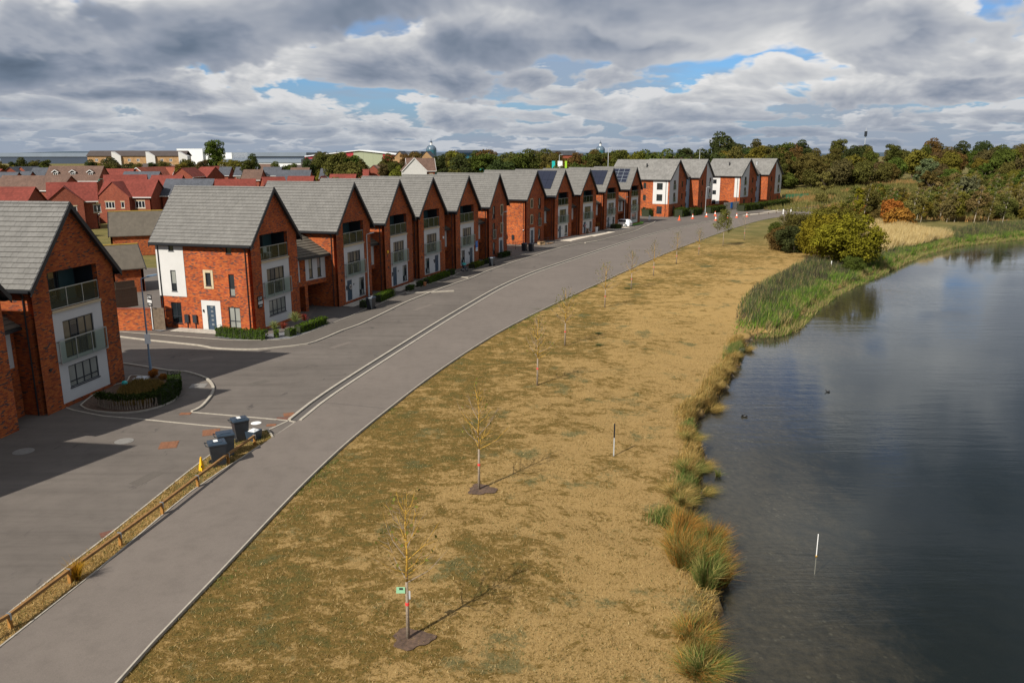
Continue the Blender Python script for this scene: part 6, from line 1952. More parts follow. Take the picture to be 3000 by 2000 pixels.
tussock(*(-14.68, 24.28), 0.22, 1.0, [(0.50, 0.26, 0.02), (0.40, 0.24, 0.03)], [1, 1], 260, 'tall ochre grass plume beside the knee rail', 133, 'ochre_grass', 0.02)
# ------------------------------------------------------------------ things along the street
def text_mesh(s, size, mat, depth=0.004):
    c = bpy.data.curves.new('txt', 'FONT')
    c.body = s; c.size = size; c.extrude = depth; c.align_x = 'CENTER'; c.align_y = 'CENTER'
    o = bpy.data.objects.new('txt', c)
    col.objects.link(o)
    me = bpy.data.meshes.new_from_object(o)
    bpy.data.objects.remove(o)
    me.materials.clear(); me.materials.append(mat)
    return me


def put_text(s, size, mat, parent, loc, rot, name='lettering'):
    return link_mesh(name, text_mesh(s, size, mat), parent, loc, rot)


TEXTW = plain('white_lettering', (0.75, 0.75, 0.73), 0.6, 0.02, 3.0)
TEXTB = plain('black_lettering', (0.02, 0.02, 0.02), 0.6, 0.02, 3.0)
TEXTY = plain('yellow_lettering', (0.75, 0.72, 0.10), 0.6, 0.02, 3.0)


def sapling(p, h, label, soil=False, sign=False, seed=0, leafy=0, lich=1.0, tie=True):
    x, y = p
    z = tz(x, y)
    rg_ = random.Random(seed)
    root = empty('young_tree', (x, y, z), 0, label, 'tree', 'young trees on the lawn')
    t0 = MB(); k = h * 0.42
    t0.tube([(0, 0, -0.1), (0.01, 0, k * 0.5), (0.015, 0, k)], [0.058, 0.05, 0.042], 8); t0.build('trunk', BARKG, root, smooth=True)
    ld = MB(); wob_ = [rg_.uniform(-.03, .03) for _ in range(4)]
    ld.tube([(0.015, 0, k), (0.02 + wob_[0], 0, h * 0.6), (0.03 + wob_[1], wob_[2], h * 0.8), (0.02 + wob_[3], 0, h)], [0.042, 0.031, 0.018, 0.005], 7); ld.build('leader', LICHEN if lich else BARKG, root, smooth=True)
    br = MB(); br2 = MB(); tips = []
    nb = 24
    for i in range(nb):
        f = i / (nb - 1)
        z0 = k * 0.98 + (h * 0.93 - k) * f ** 1.15
        a = i * 2.4 + rg_.uniform(-.4, .4); L = h * (0.37 - 0.22 * f) * rg_.uniform(0.75, 1.15)
        el = R(28 + 32 * f + rg_.uniform(-10, 8))
        c, s = math.cos(a), math.sin(a)
        p0 = Vector((0.02, 0, z0)); p1 = p0 + Vector((c * L * .5 * math.cos(el), s * L * .5 * math.cos(el), L * .5 * math.sin(el)))
        p2 = p1 + Vector((c * L * .5 * math.cos(el + .25), s * L * .5 * math.cos(el + .25), L * .55 * math.sin(el + .25)))
        m_ = br if rg_.random() < 0.72 * lich else br2
        m_.tube([p0, p1, p2], [0.017 * (1.15 - .6 * f), 0.010, 0.003], 5)
        tips += [p2, p1]
        for q in range(4):
            t_ = rg_.uniform(0.25, 0.95); b0 = p0.lerp(p1, t_ * 2) if t_ < .5 else p1.lerp(p2, t_ * 2 - 1)
            a2 = a + rg_.choice((-1, 1)) * rg_.uniform(.5, 1.1); l2 = L * rg_.uniform(.22, .42)
            b1 = b0 + Vector((math.cos(a2) * l2 * .8, math.sin(a2) * l2 * .8, l2 * rg_.uniform(.2, .8)))
            (br if rg_.random() < 0.6 * lich else br2).tube([b0, b1], [0.0065, 0.002], 4, False)
            tips.append(b1)
    if br.f: br.build('lichened_branches', LICHEN, root)
    if br2.f: br2.build('bare_branches', BARKG, root)
    if tie:
        m_ = MB(); m_.cyl((0.012, 0), 0.062, 0.060, h * 0.25, h * 0.25 + 0.09, 10); m_.build('red_tie', REDTAPE, root)
    if leafy:
        g = np.random.default_rng(seed)
        T2 = np.array([tuple(t_) for t_ in tips]); kx = g.integers(0, len(T2), leafy)
        P = T2[kx] + g.normal(scale=0.16, size=(leafy, 3)); N = g.normal(size=(leafy, 3)); N /= np.linalg.norm(N, axis=1)[:, None]
        o = link_mesh('leaves', leaf_mesh('leaves', P, N, 0.11 if leafy < 900 else 0.16, g, g.uniform(size=leafy), FOLI), root); o.color = (0.125, 0.130, 0.03, 1)
    if soil:
        m_ = MB(); n = 26
        ring = []
        for i in range(n):
            a = 2 * math.pi * i / n; r_ = (0.52 + 0.09 * math.sin(3 * a + seed) + 0.05 * math.sin(7 * a)) 
            ring.append((0.12 + r_ * 1.15 * math.cos(a), -0.02 + r_ * math.sin(a), 0.012 + 0.0))
        m_.face([(q[0], q[1], tz(x + q[0], y + q[1]) - z + 0.035) for q in ring])
        m_.build('bare_soil', MULCH, root)
    if sign:
        m_ = MB(); m_.box(-0.29, -0.03, -0.075, -0.06, h * .345, h * .366); m_.box(-0.28, -0.03, -0.075, -0.06, h * .3675, h * .388); sg = m_.build('mint_sign', MINT, root)
        m_ = MB(); m_.box(-0.20, -0.09, -0.082, -0.0765, h * .371, h * .384); m_.build('sign_print', TEXTB, sg)
        m_ = MB(); m_.box(0.07, 0.12, -0.06, -0.05, h * .30, h * .36); m_.build('hanging_tag', LAMPGREY, root)
    return root


SAP = [((-3.09, 21.02), 4.5, 'nearest young tree with a mint sign on its trunk, yellow lichen on its branches', True, True), ((-1.42, 31.87), 4.45, 'second nearest young tree, bare soil at its foot', True, False), ((1.57, 47.68), 4.2, 'third nearest young tree on the lawn', False, False),
       ((3.97, 58.19), 4.2, 'fourth nearest young tree on the lawn', False, False), ((8.70, 73.46), 4.1, 'fifth nearest young tree on the lawn', False, False), ((12.70, 83.90), 4.1, 'sixth nearest young tree, dark grass clump at its foot', False, False),
       ((16.66, 93.13), 4.0, 'seventh nearest young tree on the lawn', False, False), ((21.51, 103.88), 4.0, 'eighth nearest young tree on the lawn', False, False), ((26.59, 113.27), 3.6, 'ninth nearest young tree, small and bare', False, False)]
for i, (p, h, lab, soil, sign) in enumerate(SAP):
    sapling(p, h, lab, soil, sign, 20 + i, leafy=(60 if i < 2 else 160), lich=1.0 if i < 2 else 0.6 if i < 4 else 0.35)
sapling((32.80, 123.98), 5.2, 'young tree in green leaf near the far end of the lawn', seed=44, leafy=2600, lich=0, tie=False)
sapling((38.67, 133.00), 4.6, 'bare young tree right of the leafy one', seed=45, leafy=40, lich=0)
sapling((45.82, 135.19), 4.6, 'bare young tree among the bushes by the path', seed=46, leafy=120, lich=0)
tree('birch2', *(59.06, 155.41), 0.85, 'olive', 'thin pale birch behind the big bushes, left of two', name='birch_tree')
tree('birch2', *(54.61, 140.86), 0.9, 'yellow-green', 'thin pale birch behind the big bushes, right of two', name='birch_tree')
# dark weed clumps and bare patches on the lawn
for i, (p, s) in enumerate((((12.33, 84.12), 0.5), ((6.87, 62.26), 0.30), ((2.30, 72.29), 0.32), ((6.49, 58.19), 0.25))):
    tussock(p[0], p[1], s, 0.16, [(0.06, 0.085, 0.03), (0.10, 0.11, 0.045)], [1, 1], 300, ['dark weed clump at the foot of the sixth young tree', 'small green weed tuft in mid lawn, upper', 'small green weed tuft nearest the path', 'small green weed tuft in mid lawn, lower'][i], 150 + i, 'weed_clump')

# marker post on the lawn
p = (4.94, 36.41)
root = empty('marker_post', (p[0], p[1], tz(*p)), 0, 'slim grey post with a black back standing alone on the lawn', 'post')
m_ = MB(); m_.box(-0.026, 0.026, -0.02, 0.02, -0.1, 1.62); m_.build('post', LAMPGREY, root)
m_ = MB(); m_.box(-0.035, 0.035, -0.036, -0.021, 0.95, 1.66); m_.build('marker_plate', BLACK, root)
# marker pole in the lake
p = (11.66, 27.82)
root = empty('depth_pole', (p[0], p[1], -1.0), 0, 'white pole standing in the lake', 'pole')
m_ = MB(); m_.cyl((0, 0), 0.018, 0.018, -1.2, 0.92, 8); m_.build('pole', WHITEP, root)
m_ = MB(); m_.cyl((0, 0), 0.05, 0.035, -0.06, 0.03, 8); m_.build('weed_collar', LICHEN, root)


def coot(p, rz, label):
    mb = MB()
    prof = [(-0.20, 0.02, 0.05), (-0.15, 0.06, 0.07), (-0.06, 0.095, 0.075), (0.05, 0.09, 0.07), (0.12, 0.06, 0.075), (0.15, 0.04, 0.12), (0.165, 0.036, 0.17), (0.19, 0.04, 0.20), (0.225, 0.022, 0.195), (0.27, 0.006, 0.185)]
    mb.tube([(a, 0, c) for a, b_, c in prof], [b_ for a, b_, c in prof], 8)
    o = mb.build('coot', BLACK, None, True, (p[0], p[1], -1.0), (0, 0, rz)); o.scale = (.72, .72, .72)
    return tag(o, label, 'bird')
coot((20.42, 49.39), 2.6, 'lone black coot swimming far out on the lake')
coot((13.55, 44.50), 0.4, 'black coot of a pair near the bank, left one')
coot((13.65, 44.38), 2.9, 'black coot of a pair near the bank, right one')

# ---- knee rail
root = empty('knee_rail_fence', (*(-13.89, 29.26), 0), 0, 'low timber knee rail between the court and the path', 'fence')
ox, oy = (-13.89, 29.26)
posts = [(-17.2, 15.4), (-15.15, 21.45), (-14.77, 24.08), (-14.33, 26.68), (-13.91, 29.29), (-13.54, 31.99), (-13.13, 34.63), (-12.68, 37.07)]
for i, p in enumerate(posts):
    x, y = p[0] - ox, p[1] - oy
    a = Vector(posts[min(i + 1, len(posts) - 1)]) - Vector(posts[max(i - 1, 0)]); an = math.atan2(a.y, a.x)
    m_ = MB(); m_.box(-0.045, 0.045, -0.055, 0.055, 0.0, 0.44)
    m_.build('post', WOODY, root, loc=(x, y, 0), rot=(0, 0, an))
    m_ = MB(); m_.box(-0.025, 0.025, -0.075, 0.075, 0.34, 0.56); m_.build('strap', METAL, root, loc=(x, y, 0), rot=(0, 0, an))
    if i < len(posts) - 1:
        q = posts[i + 1]
        m_ = MB(); m_.bar((x, y, 0.49), (q[0] - ox, q[1] - oy, 0.49), 0.10, 0.10); m_.build('rail', WOODRAIL, root)

# far rails by the flats
def rail_fence(pts, n, h, label, mat, rw=0.07):
    P = resample(pts, n); ox, oy = P[0]
    root = empty('knee_rail_fence', (ox, oy, 0), 0, label, 'fence')
    for i, p in enumerate(P):
        z = max(0, tz(*p)) if p[0] > 60 else 0
        m_ = MB(); m_.box(-0.06, 0.06, -0.06, 0.06, -0.1, h); m_.build('post', mat, root, loc=(p[0] - ox, p[1] - oy, 0))
        if i < n - 1:
            q = P[i + 1]
            m_ = MB(); m_.bar((p[0] - ox, p[1] - oy, h - 0.05), (q[0] - ox, q[1] - oy, h - 0.05), rw, 0.12); m_.build('rail', mat, root)
rail_fence([(51.35, 182.06), (61.41, 190.39), (76.77, 208.22), (87.80, 220.58), (97.07, 231.24)], 18, 0.6, 'dark low rail between the path and the pale hardcore by the farther flats', WOODG, 0.1)
rail_fence([(73.02, 216.30), (81.51, 226.55), (90.53, 237.80), (105.99, 255.93)], 12, 0.6, 'low timber rail behind the hardcore, right of the hedge', WOODG, 0.1)
for i, p in enumerate(((64.16, 190.39), (65.57, 189.31))):
    m_ = MB(); m_.box(-0.11, 0.11, -0.11, 0.11, 0, 1.15); o = m_.build('white_bollard', WHITEP, None, loc=(*p, 0.03)); tag(o, ['white square bollard on the far path, left of two', 'white square bollard on the far path, right of two'][i], 'bollard', 'white bollards on the far path')

# ---- wheelie bins
def bin_(p, rz, label, num=None, sticker=True, mat=None, bottle=False):
    root = empty('wheelie_bin', (p[0], p[1], 0.0), rz, label, 'bin', 'black wheelie bins')
    root.scale = (1.1, 1.1, 1.1)
    m_ = MB()
    m_.hexa([(-.23, -.28, .06), (.23, -.28, .06), (.23, .22, .06), (-.23, .22, .06), (-.285, -.34, .93), (.285, -.34, .93), (.285, .32, .93), (-.285, .32, .93)])
    m_.box(-.30, .30, -.355, .335, .93, .985)
    m_.build('body', mat or PVBLACK, root)
    l_ = MB()
    l_.hexa([(-.30, -.39, .99), (.30, -.39, .99), (.30, .36, .99), (-.30, .36, .99), (-.26, -.34, 1.07), (.26, -.34, 1.07), (.26, .33, 1.075), (-.26, .33, 1.075)])
    l_.box(-.2, .2, -.22, .2, 1.075, 1.092)
    lid = l_.build('lid', PVBLUE, root)
    if sticker:
        s = MB(); s.box(-.13, .12, -.05, .12, 1.093, 1.097); s.build('sticker', WHITEP, lid)
    h_ = MB(); h_.tube([(-.24, .36, .96), (-.24, .45, 1.0), (.24, .45, 1.0), (.24, .36, .96)], .018, 6); h_.build('handle', PVBLACK, root)
    for s in (-1, 1):
        w_ = MB(); w_.tube([(s * .25, .24, .1), (s * .30, .24, .1)], .1, 12); w_.build('wheel', RUBBER, root)
    if num:
        put_text(num, .30, TEXTY if num == '10' else TEXTW, root, (.2855 - .021, 0.0, .55), (R(90), 0, R(90)), 'number')
    return root
bin_((-13.56, 34.50), R(118), 'wheelie bin numbered 10, nearest of the three beside the knee rail', '10')
bin_((-13.60, 35.70), R(118), 'wheelie bin close behind the bin numbered 10', None, False)
bin_((-13.61, 37.79), R(125), 'wheelie bin standing apart from the other two beside the knee rail', '9')
root = empty('recycling_box', (*(-12.96, 37.84), 0), R(70), 'blue lidded box with a white bag behind the last wheelie bin', 'box')
m_ = MB(); m_.hexa([(-.28, -.22, 0), (.28, -.22, 0), (.28, .22, 0), (-.28, .22, 0), (-.34, -.27, .5), (.34, -.27, .5), (.34, .27, .5), (-.34, .27, .5)]); m_.build('box_body', PVBLUE, root)
m_ = MB(); m_.hexa([(-.2, -.2, .5), (.2, -.2, .5), (.2, .2, .5), (-.2, .2, .5), (-.1, -.12, .58), (.12, -.1, .57), (.1, .1, .59), (-.1, .12, .56)]); m_.build('white_bag', WHITEP, root)
bin_((-13.00, 72.31), R(-20), 'wheelie bin beside the clipped hedge of the house with the wreath')
bin_((-2.57, 101.18), R(-20), 'wheelie bin in the shade by the end house of the nearer row', None, False)
bin_((1.82, 117.67), R(-25), 'wheelie bin left of two outside the house with the sunlit side', None, False)
bin_((2.82, 117.25), R(-25), 'wheelie bin right of two outside the house with the sunlit side', None, False)

# ---- cones
def cone(p, h, label, mat, band=True, slim=False):
    root = empty('traffic_cone', (p[0], p[1], 0.01), rnd.uniform(0, 1), label, 'cone', 'traffic cones')
    b_ = 0.24 * h / 0.75
    m_ = MB(); m_.box(-b_, b_, -b_, b_, 0, 0.05); m_.build('base', mat, root)
    r = lambda z: b_ * 0.72 * (1 - z / h * 0.86)
    m_ = MB(); m_.cyl((0, 0), r(.05), r(h * .38), .05, h * .38, 14); m_.cyl((0, 0), r(h * .74), r(h), h * .74, h, 14); m_.build('body', mat, root)
    m_ = MB(); m_.cyl((0, 0), r(h * .38) + .004, r(h * .74) + .004, h * .38, h * .74, 14); m_.build('sleeve', WHITEP if band else mat, root)
    return root
for i, (p, lab) in enumerate((((36.01, 172.87), 'all-orange traffic cone, leftmost'), ((39.84, 177.21), 'orange and white traffic cone second from the left'), ((44.04, 182.06), 'traffic cone beside the lamp post of the nearer flats'), ((47.02, 186.14), 'farther of two traffic cones in line, centre of the road'),
                              ((43.62, 171.98), 'nearer of two traffic cones in line, centre of the road'), ((47.84, 178.16), 'traffic cone third from the right'), ((50.34, 180.09), 'traffic cone at the start of the far rail'), ((53.17, 182.06), 'rightmost traffic cone behind the far rail'))):
    cone(p, 1.05, lab, ORANGE, band=i > 0)
root = empty('wet_floor_sign', (*(-14.06, 33.81), 0), 0.4, 'small yellow warning cone by the knee rail', 'warning sign')
m_ = MB(); m_.cyl((0, 0), .15, .045, 0, .62, 4); m_.build('cone_body', YELLOW, root)
m_ = MB(); m_.cyl((0, 0), .04, .03, .62, .68, 8); m_.build('cap', YELLOW, root)
m_ = MB(); m_.box(-.03, .03, -.115, -.1, .2, .3); m_.build('warning_mark', TEXTB, root)

# ---- lamp posts
def lamp(p, h, label, mat, arm=1.1, an=0.0, r=0.085, plate=False, green=False, z=0.0):
    root = empty('street_lamp', (p[0], p[1], z), an, label, 'lamp post', 'street lamps')
    m_ = MB(); m_.cyl((0, 0), r, r, 0, 1.25, 12); m_.cyl((0, 0), r * .72, r * .45, 1.25, h, 10); m_.build('post', mat, root)
    m_ = MB()
    if green:
        m_.tube([(0, 0, h), (0.1, 0, h + .35), (arm * .6, 0, h + .35)], .035, 6); m_.build('arm', mat, root)
        q = MB(); q.cyl((arm * .6, 0), .10, .05, h + .15, h + .33, 10); q.cyl((arm * .6, 0), .34, .10, h - .08, h + .15, 12); q.build('lamp_head', mat, root)
    else:
        m_.tube([(0, 0, h - .05), (0, 0, h), (arm * .55, 0, h + .12)], .035, 6); m_.build('arm', mat, root)
        q = MB(); q.hexa([(arm * .4, -.13, h + .06), (arm * 1.05, -.11, h + .16), (arm * 1.05, .11, h + .16), (arm * .4, .13, h + .06), (arm * .4, -.13, h + .17), (arm * 1.05, -.11, h + .24), (arm * 1.05, .11, h + .24), (arm * .4, .13, h + .17)]); q.build('lamp_head', mat, root)
    if plate:
        q = MB(); q.box(-.17, .17, -.115, -.10, 2.1, 2.75); q.build('notice_plate', WHITEP, root)
    return root
lamp((-23.46, 49.91), 6.3, 'blue-grey street lamp beside the planted island', LAMPBLUE, 0.9, R(30), .085, True)
lamp((-14.23, 78.21), 6.3, 'grey street lamp in front of the house with the wreath', LAMPGREY, .7, R(10))
lamp((-1.30, 112.01), 6.0, 'white-grey street lamp at the end of the nearer row', LAMPGREY, .7, R(10))
lamp((22.05, 157.81), 5.6, 'grey street lamp beside the parked white car', LAMPGREY, .6, R(10))
lamp((45.80, 190.83), 6.2, 'thin street lamp in front of the nearer flats', LAMPGREY, .7, R(10))
lamp((-103.48, 205.65), 7.4, 'green estate lamp rising behind the coach house', GREENPOST, 1.8, R(180), .09, green=True)
lamp((-62.0, 184.0), 7.5, 'green estate lamp above the second townhouse roof', GREENPOST, 1.6, 0, .09, green=True)
lamp((-20.5, 205.0), 8.6, 'green estate lamp above the fourth townhouse roof', GREENPOST, 1.6, 0, .09, green=True)
lamp((-8, 232), 9.5, 'green estate lamp in front of the belt of trees', GREENPOST, 1.6, R(180), .09, green=True)
lamp((26.5, 225.0), 15.5, 'tall lamp column above the roofs with solar panels', LAMPGREY, 1.0, 0, .16)
lamp((14.5, 250.0), 13.5, 'tall white lamp column near the coloured boards', LAMPGREY, 1.0, 0, .16)
lamp((61.5, 268.0), 16.0, 'tall lamp column behind the gap between the flats', LAMPGREY, 1.0, 0, .16)
# coloured boards behind the roofs
for i, (u, mt, lab) in enumerate(((12.0, TEAL, 'teal and white board above the farther roofs'), (13.9, WHITEP, 'white board above the farther roofs'), (15.6, plain('lime_board', (0.30, 0.55, 0.02), 0.6, 0.05, 1.0), 'narrow lime-green board above the farther roofs'))):
    root = empty('sign_board', (u, 236, 0), 0, lab, 'sign')
    w_ = [0.45, 0.68, 0.3][i]
    m_ = MB(); m_.box(-w_, w_, -.06, .06, 9.9, 11.9); m_.build('board', mt, root)
    m_ = MB(); m_.box(-w_ * .8, -w_ * .8 + .12, .07, .19, 0, 11.8); m_.box(w_ * .8 - .12, w_ * .8, .07, .19, 0, 11.8); m_.build('board_posts', LAMPGREY, root)
# mast in the wood
root = empty('radio_mast', (172, 400, 6), 0, 'thin telecoms mast rising out of the wood on the skyline', 'mast')
m_ = MB(); m_.tube([(0, 0, 0), (0, 0, 20)], [.28, .12], 6); m_.build('mast', LAMPGREY, root)
m_ = MB(); m_.box(-.5, .5, -.5, .5, 16.0, 18.5); m_.build('antennas', ANTH, root)

# ---- hedges and shrubs
def hedge(pts, w, h, label, colour=(0.060, 0.100, 0.016), leaf=0.10, dens=420, name='hedge', seed=0, round_=0.15, z=0.03):
    P = [Vector(q) for q in pts]
    root = empty(name, (P[0].x, P[0].y, z), 0, label, 'hedge')
    g = np.random.default_rng(seed + 500)
    pp = np.array(resample(catmull(pts, 0.3), 60)); seg = np.linalg.norm(np.diff(pp, axis=0), axis=1).sum()
    n = int(dens * seg * (w + 2 * h))
    t_ = g.uniform(0, 59, n); i = np.minimum(t_.astype(int), 58); f = (t_ - i)[:, None]
    c = pp[i] * (1 - f) + pp[i + 1] * f
    tg = pp[i + 1] - pp[i]; tg /= np.linalg.norm(tg, axis=1)[:, None] + 1e-9
    nr = np.stack([tg[:, 1], -tg[:, 0]], 1)
    s = g.uniform(0, w + 2 * h, n)
    lump = 1 + 0.10 * np.sin(t_ * 0.9 + seed) + 0.06 * np.sin(t_ * 2.3)
    off = np.where(s < h, -w / 2, np.where(s < h + w, s - h - w / 2, w / 2))
    zz_ = np.where(s < h, s, np.where(s < h + w, h, s - h - w))
    nz = ((s >= h) & (s < h + w)).astype(float); ns = np.where(s < h, -1.0, np.where(s < h + w, 0, 1.0))
    k = 1 - round_ * (np.abs(off) / (w / 2)) ** 3 * nz
    dep = np.abs(g.normal(scale=0.05, size=n))
    pos = np.c_[c + nr * ((off * lump - ns * dep))[:, None], zz_ * k * lump - nz * dep]
    ends = (t_ < 1.5) | (t_ > 57.5)
    N = np.c_[nr * ns[:, None], nz + 0.15] + g.normal(scale=0.5, size=(n, 3)); N /= np.linalg.norm(N, axis=1)[:, None]
    pos[:, 0] -= P[0].x; pos[:, 1] -= P[0].y
    o = link_mesh('foliage', leaf_mesh('foliage', pos, N, leaf, g, g.uniform(size=n), FOLI), root); o.color = (*colour, 1)
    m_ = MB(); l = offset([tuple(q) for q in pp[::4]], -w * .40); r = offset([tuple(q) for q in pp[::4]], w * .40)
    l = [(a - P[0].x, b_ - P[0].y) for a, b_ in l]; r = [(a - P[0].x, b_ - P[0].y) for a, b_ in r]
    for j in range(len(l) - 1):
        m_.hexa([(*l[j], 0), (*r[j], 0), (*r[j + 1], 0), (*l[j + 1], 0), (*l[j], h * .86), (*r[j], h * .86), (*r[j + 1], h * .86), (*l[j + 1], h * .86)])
    m_.build('dark_core', HEDGECORE, root)  # solid box behind the leaves, inner shade put into its dark colour
    return root
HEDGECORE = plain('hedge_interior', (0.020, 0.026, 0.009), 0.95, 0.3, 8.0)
HG = (0.075, 0.125, 0.014)
hedge([(-23.16, 61.26), (-21.23, 60.31), (-18.91, 59.84)], .6, .75, 'clipped green hedge along the sunlit side of the corner house', (0.055, 0.095, 0.014), seed=1)
hedge([(-18.57, 60.55), (-18.20, 60.66)], .55, .6, 'small clipped bush at the tip of the corner house bed', HG, seed=2)
hedge([(-17.62, 60.90), (-17.28, 61.63)], .6, .6, 'short clipped hedge below the yucca', HG, seed=3)
hedge([(-17.14, 62.12), (-16.59, 63.52), (-15.83, 65.93)], .7, .62, 'long bright hedge leading round the corner towards the carport', HG, seed=4)
hedge([(-13.94, 72.98), (-13.77, 73.83)], .6, .6, 'small dark bush left of the bin by the house with the wreath', (0.045, 0.08, 0.014), seed=5)
hedge([(-13.06, 75.96), (-12.17, 79.58)], .75, .7, 'clipped rectangular hedge right of the bin', HG, seed=6)
hedge([(-10.89, 82.25), (-10.58, 83.54)], .6, .5, 'small shrub in front of the second house beyond the corner', (0.05, 0.09, 0.014), seed=7)
hedge([(-10.08, 84.88), (-9.76, 86.02)], .6, .55, 'small shrub beside a terracotta pot', (0.05, 0.085, 0.014), seed=8)
hedge([(-9.46, 86.72), (-8.55, 89.88), (-7.55, 93.00)], .7, .6, 'long hedge in front of the third house beyond the corner', HG, seed=9)
hedge([(-7.27, 93.55), (-7.01, 94.37)], .6, .6, 'round dark shrub at the end of the long hedge', (0.04, 0.075, 0.014), seed=10)
hedge([(-5.04, 99.01), (-3.96, 102.13)], .9, .6, 'loose bright shrubs in front of the house with the blue sign', (0.11, 0.14, 0.016), seed=11)
hedge([(-3.46, 103.11), (-2.97, 104.44)], .7, .6, 'small round shrub at the carport mouth', (0.05, 0.085, 0.014), seed=12)
hedge([(-1.69, 109.37), (-0.48, 112.40)], .8, .6, 'low dark shrub at the foot of the white-grey lamp', (0.035, 0.06, 0.014), seed=13)
hedge([(19.20, 152.71), (20.69, 154.13)], 1.4, .8, 'wispy green shrub left of the white car', (0.10, 0.13, 0.04), seed=14)
hedge([(30.49, 184.08), (32.88, 186.14)], 2.6, 1.7, 'dense bush against the brick side of the nearer flats', (0.040, 0.065, 0.014), .2, 90, seed=15)
hedge([(37.66, 182.06), (39.83, 186.14)], 2.2, 1.8, 'bush left of the cones in front of the nearer flats', (0.045, 0.07, 0.014), .2, 90, seed=16)
hedge([(41.10, 186.14), (44.28, 190.39)], 2.2, 1.5, 'bush behind the cones in front of the nearer flats', (0.040, 0.06, 0.014), .2, 90, seed=17)
hedge([(47.18, 193.71), (52.29, 199.51)], 2.0, 1.5, 'bush right of the thin street lamp', (0.050, 0.07, 0.014), .2, 90, seed=18)
hedge([(57.02, 200.71), (64.82, 209.52), (77.67, 226.55)], 2.2, 1.6, 'long dark hedge in front of the farther flats', (0.050, 0.07, 0.014), .2, 90, seed=19)


def yucca(p, h, r, label, cols, seed):
    g = np.random.default_rng(seed); n = 130
    a = g.uniform(0, 2 * math.pi, n); el = g.uniform(0.1, 1.45, n)
    L = np.c_[np.cos(a) * np.cos(el), np.sin(a) * np.cos(el), np.zeros(n)] * r
    P = np.zeros((n, 3)); P[:, 2] = h * 0.35
    o = blades('spiky_plant', P, np.sin(el) * r + 0.05, np.full(n, .055), L, pick(g, n, cols, [1] * len(cols)), seed, 2, kind=None)
    o.location = (p[0], p[1], 0.05)
    tag(o, label, 'plant')
YU = [(0.22, 0.26, 0.07), (0.13, 0.17, 0.05), (0.34, 0.34, 0.14)]
yucca((-18.94, 62.12), .9, .75, 'yellow-green spiky yucca, nearer of two at the corner house', YU, 1)
yucca((-17.81, 64.04), 1.4, .95, 'taller spiky yucca under the white bay of the corner house', YU, 2)
yucca((-18.30, 62.37), .8, .6, 'dark red spiky cordyline between the two yuccas', [(0.22, 0.04, 0.03), (0.30, 0.09, 0.05)], 3)
yucca((-17.29, 64.97), 1.2, .6, 'dark red spiky cordyline at the carport edge', [(0.16, 0.02, 0.02), (0.22, 0.04, 0.03)], 4)

# slate beds, paved forecourts
def sheet(name, pts, z, mat):
    m_ = MB(); m_.face([(*p, z) for p in pts]); return tag(m_.build(name, mat), kind='structure')
sheet('slate_bed', [(-23.76, 62.00), (-22.91, 60.55), (-21.04, 59.73), (-18.67, 59.73), (-17.25, 60.31), (-16.33, 62.50), (-15.53, 65.24), (-16.42, 66.35), (-17.14, 64.04), (-18.63, 62.37), (-20.07, 61.26), (-21.71, 61.75)], .05, SLATE)
sheet('slate_bed', [(-29.58, 64.04), (-28.77, 64.17), (-28.04, 63.39), (-28.38, 62.75), (-29.27, 63.26)], .05, SLATE)
sheet('forecourt', [(-15.44, 65.24), (-13.50, 72.31), (-15.39, 76.88), (-18.22, 73.32), (-17.83, 68.53)], .012, ASPH_STRIP)
sheet('forecourt', [(-11.70, 79.18), (-11.11, 81.20), (-12.54, 85.10), (-13.84, 82.89), (-13.08, 79.18)], .012, ASPH_STRIP)


def slabs(root_name, label, L, ang, x0, x1, d0, d1, nx_, ny_, mat=None):
    root = empty(root_name, (L[0], L[1], 0.03), R(ang)); tag(root, kind='structure')
    sx_, sy_ = (x1 - x0) / nx_, (d1 - d0) / ny_
    pm = MB(); pm.box(0.01, sx_ - .01, 0.01, sy_ - .01, 0, 0.045); me_ = pm.mesh('paving_slab', mat or PAVE)
    for i in range(nx_):
        for j in range(ny_):
            link_mesh('paving_slab', me_, root, (x0 + i * sx_, -d1 + j * sy_, rnd.uniform(0, .006)))
    return root
Hb = HOUSES['B']
bl = (Hb[0][0] - D * math.sin(R(Hb[1])), Hb[0][1] + D * math.cos(R(Hb[1])))
slabs('front_path', '', bl, Hb[1] - 90, 1.7, 6.1, .1, 1.3, 8, 2)
for k_, a, b_ in (('C', 0.2, 6.6), ('D', 0.0, 6.8), ('E', 0.2, 6.6)):
    slabs('front_path', '', *HOUSES[k_], a, b_, .25, 1.6 if k_ != 'C' else 1.4, 10, 2)
for k_ in ('I', 'J', 'K'):
    L_, an_ = HOUSES[k_]
    m_ = MB(); m_.box(0.0, 9.0, -3.1 if k_ != 'K' else -2.6, -.05, 0, .06)
    tag(m_.build('forecourt', PAVEW, None, loc=(L_[0], L_[1], 0), rot=(0, 0, R(an_))), kind='structure')
sheet('artificial_lawn', [(23.48, 159.33), (26.41, 163.26), (27.90, 169.09), (27.18, 169.95), (25.12, 164.88)], .055, plain('bright_turf', (0.10, 0.26, 0.012), .9, .2, 4.0))
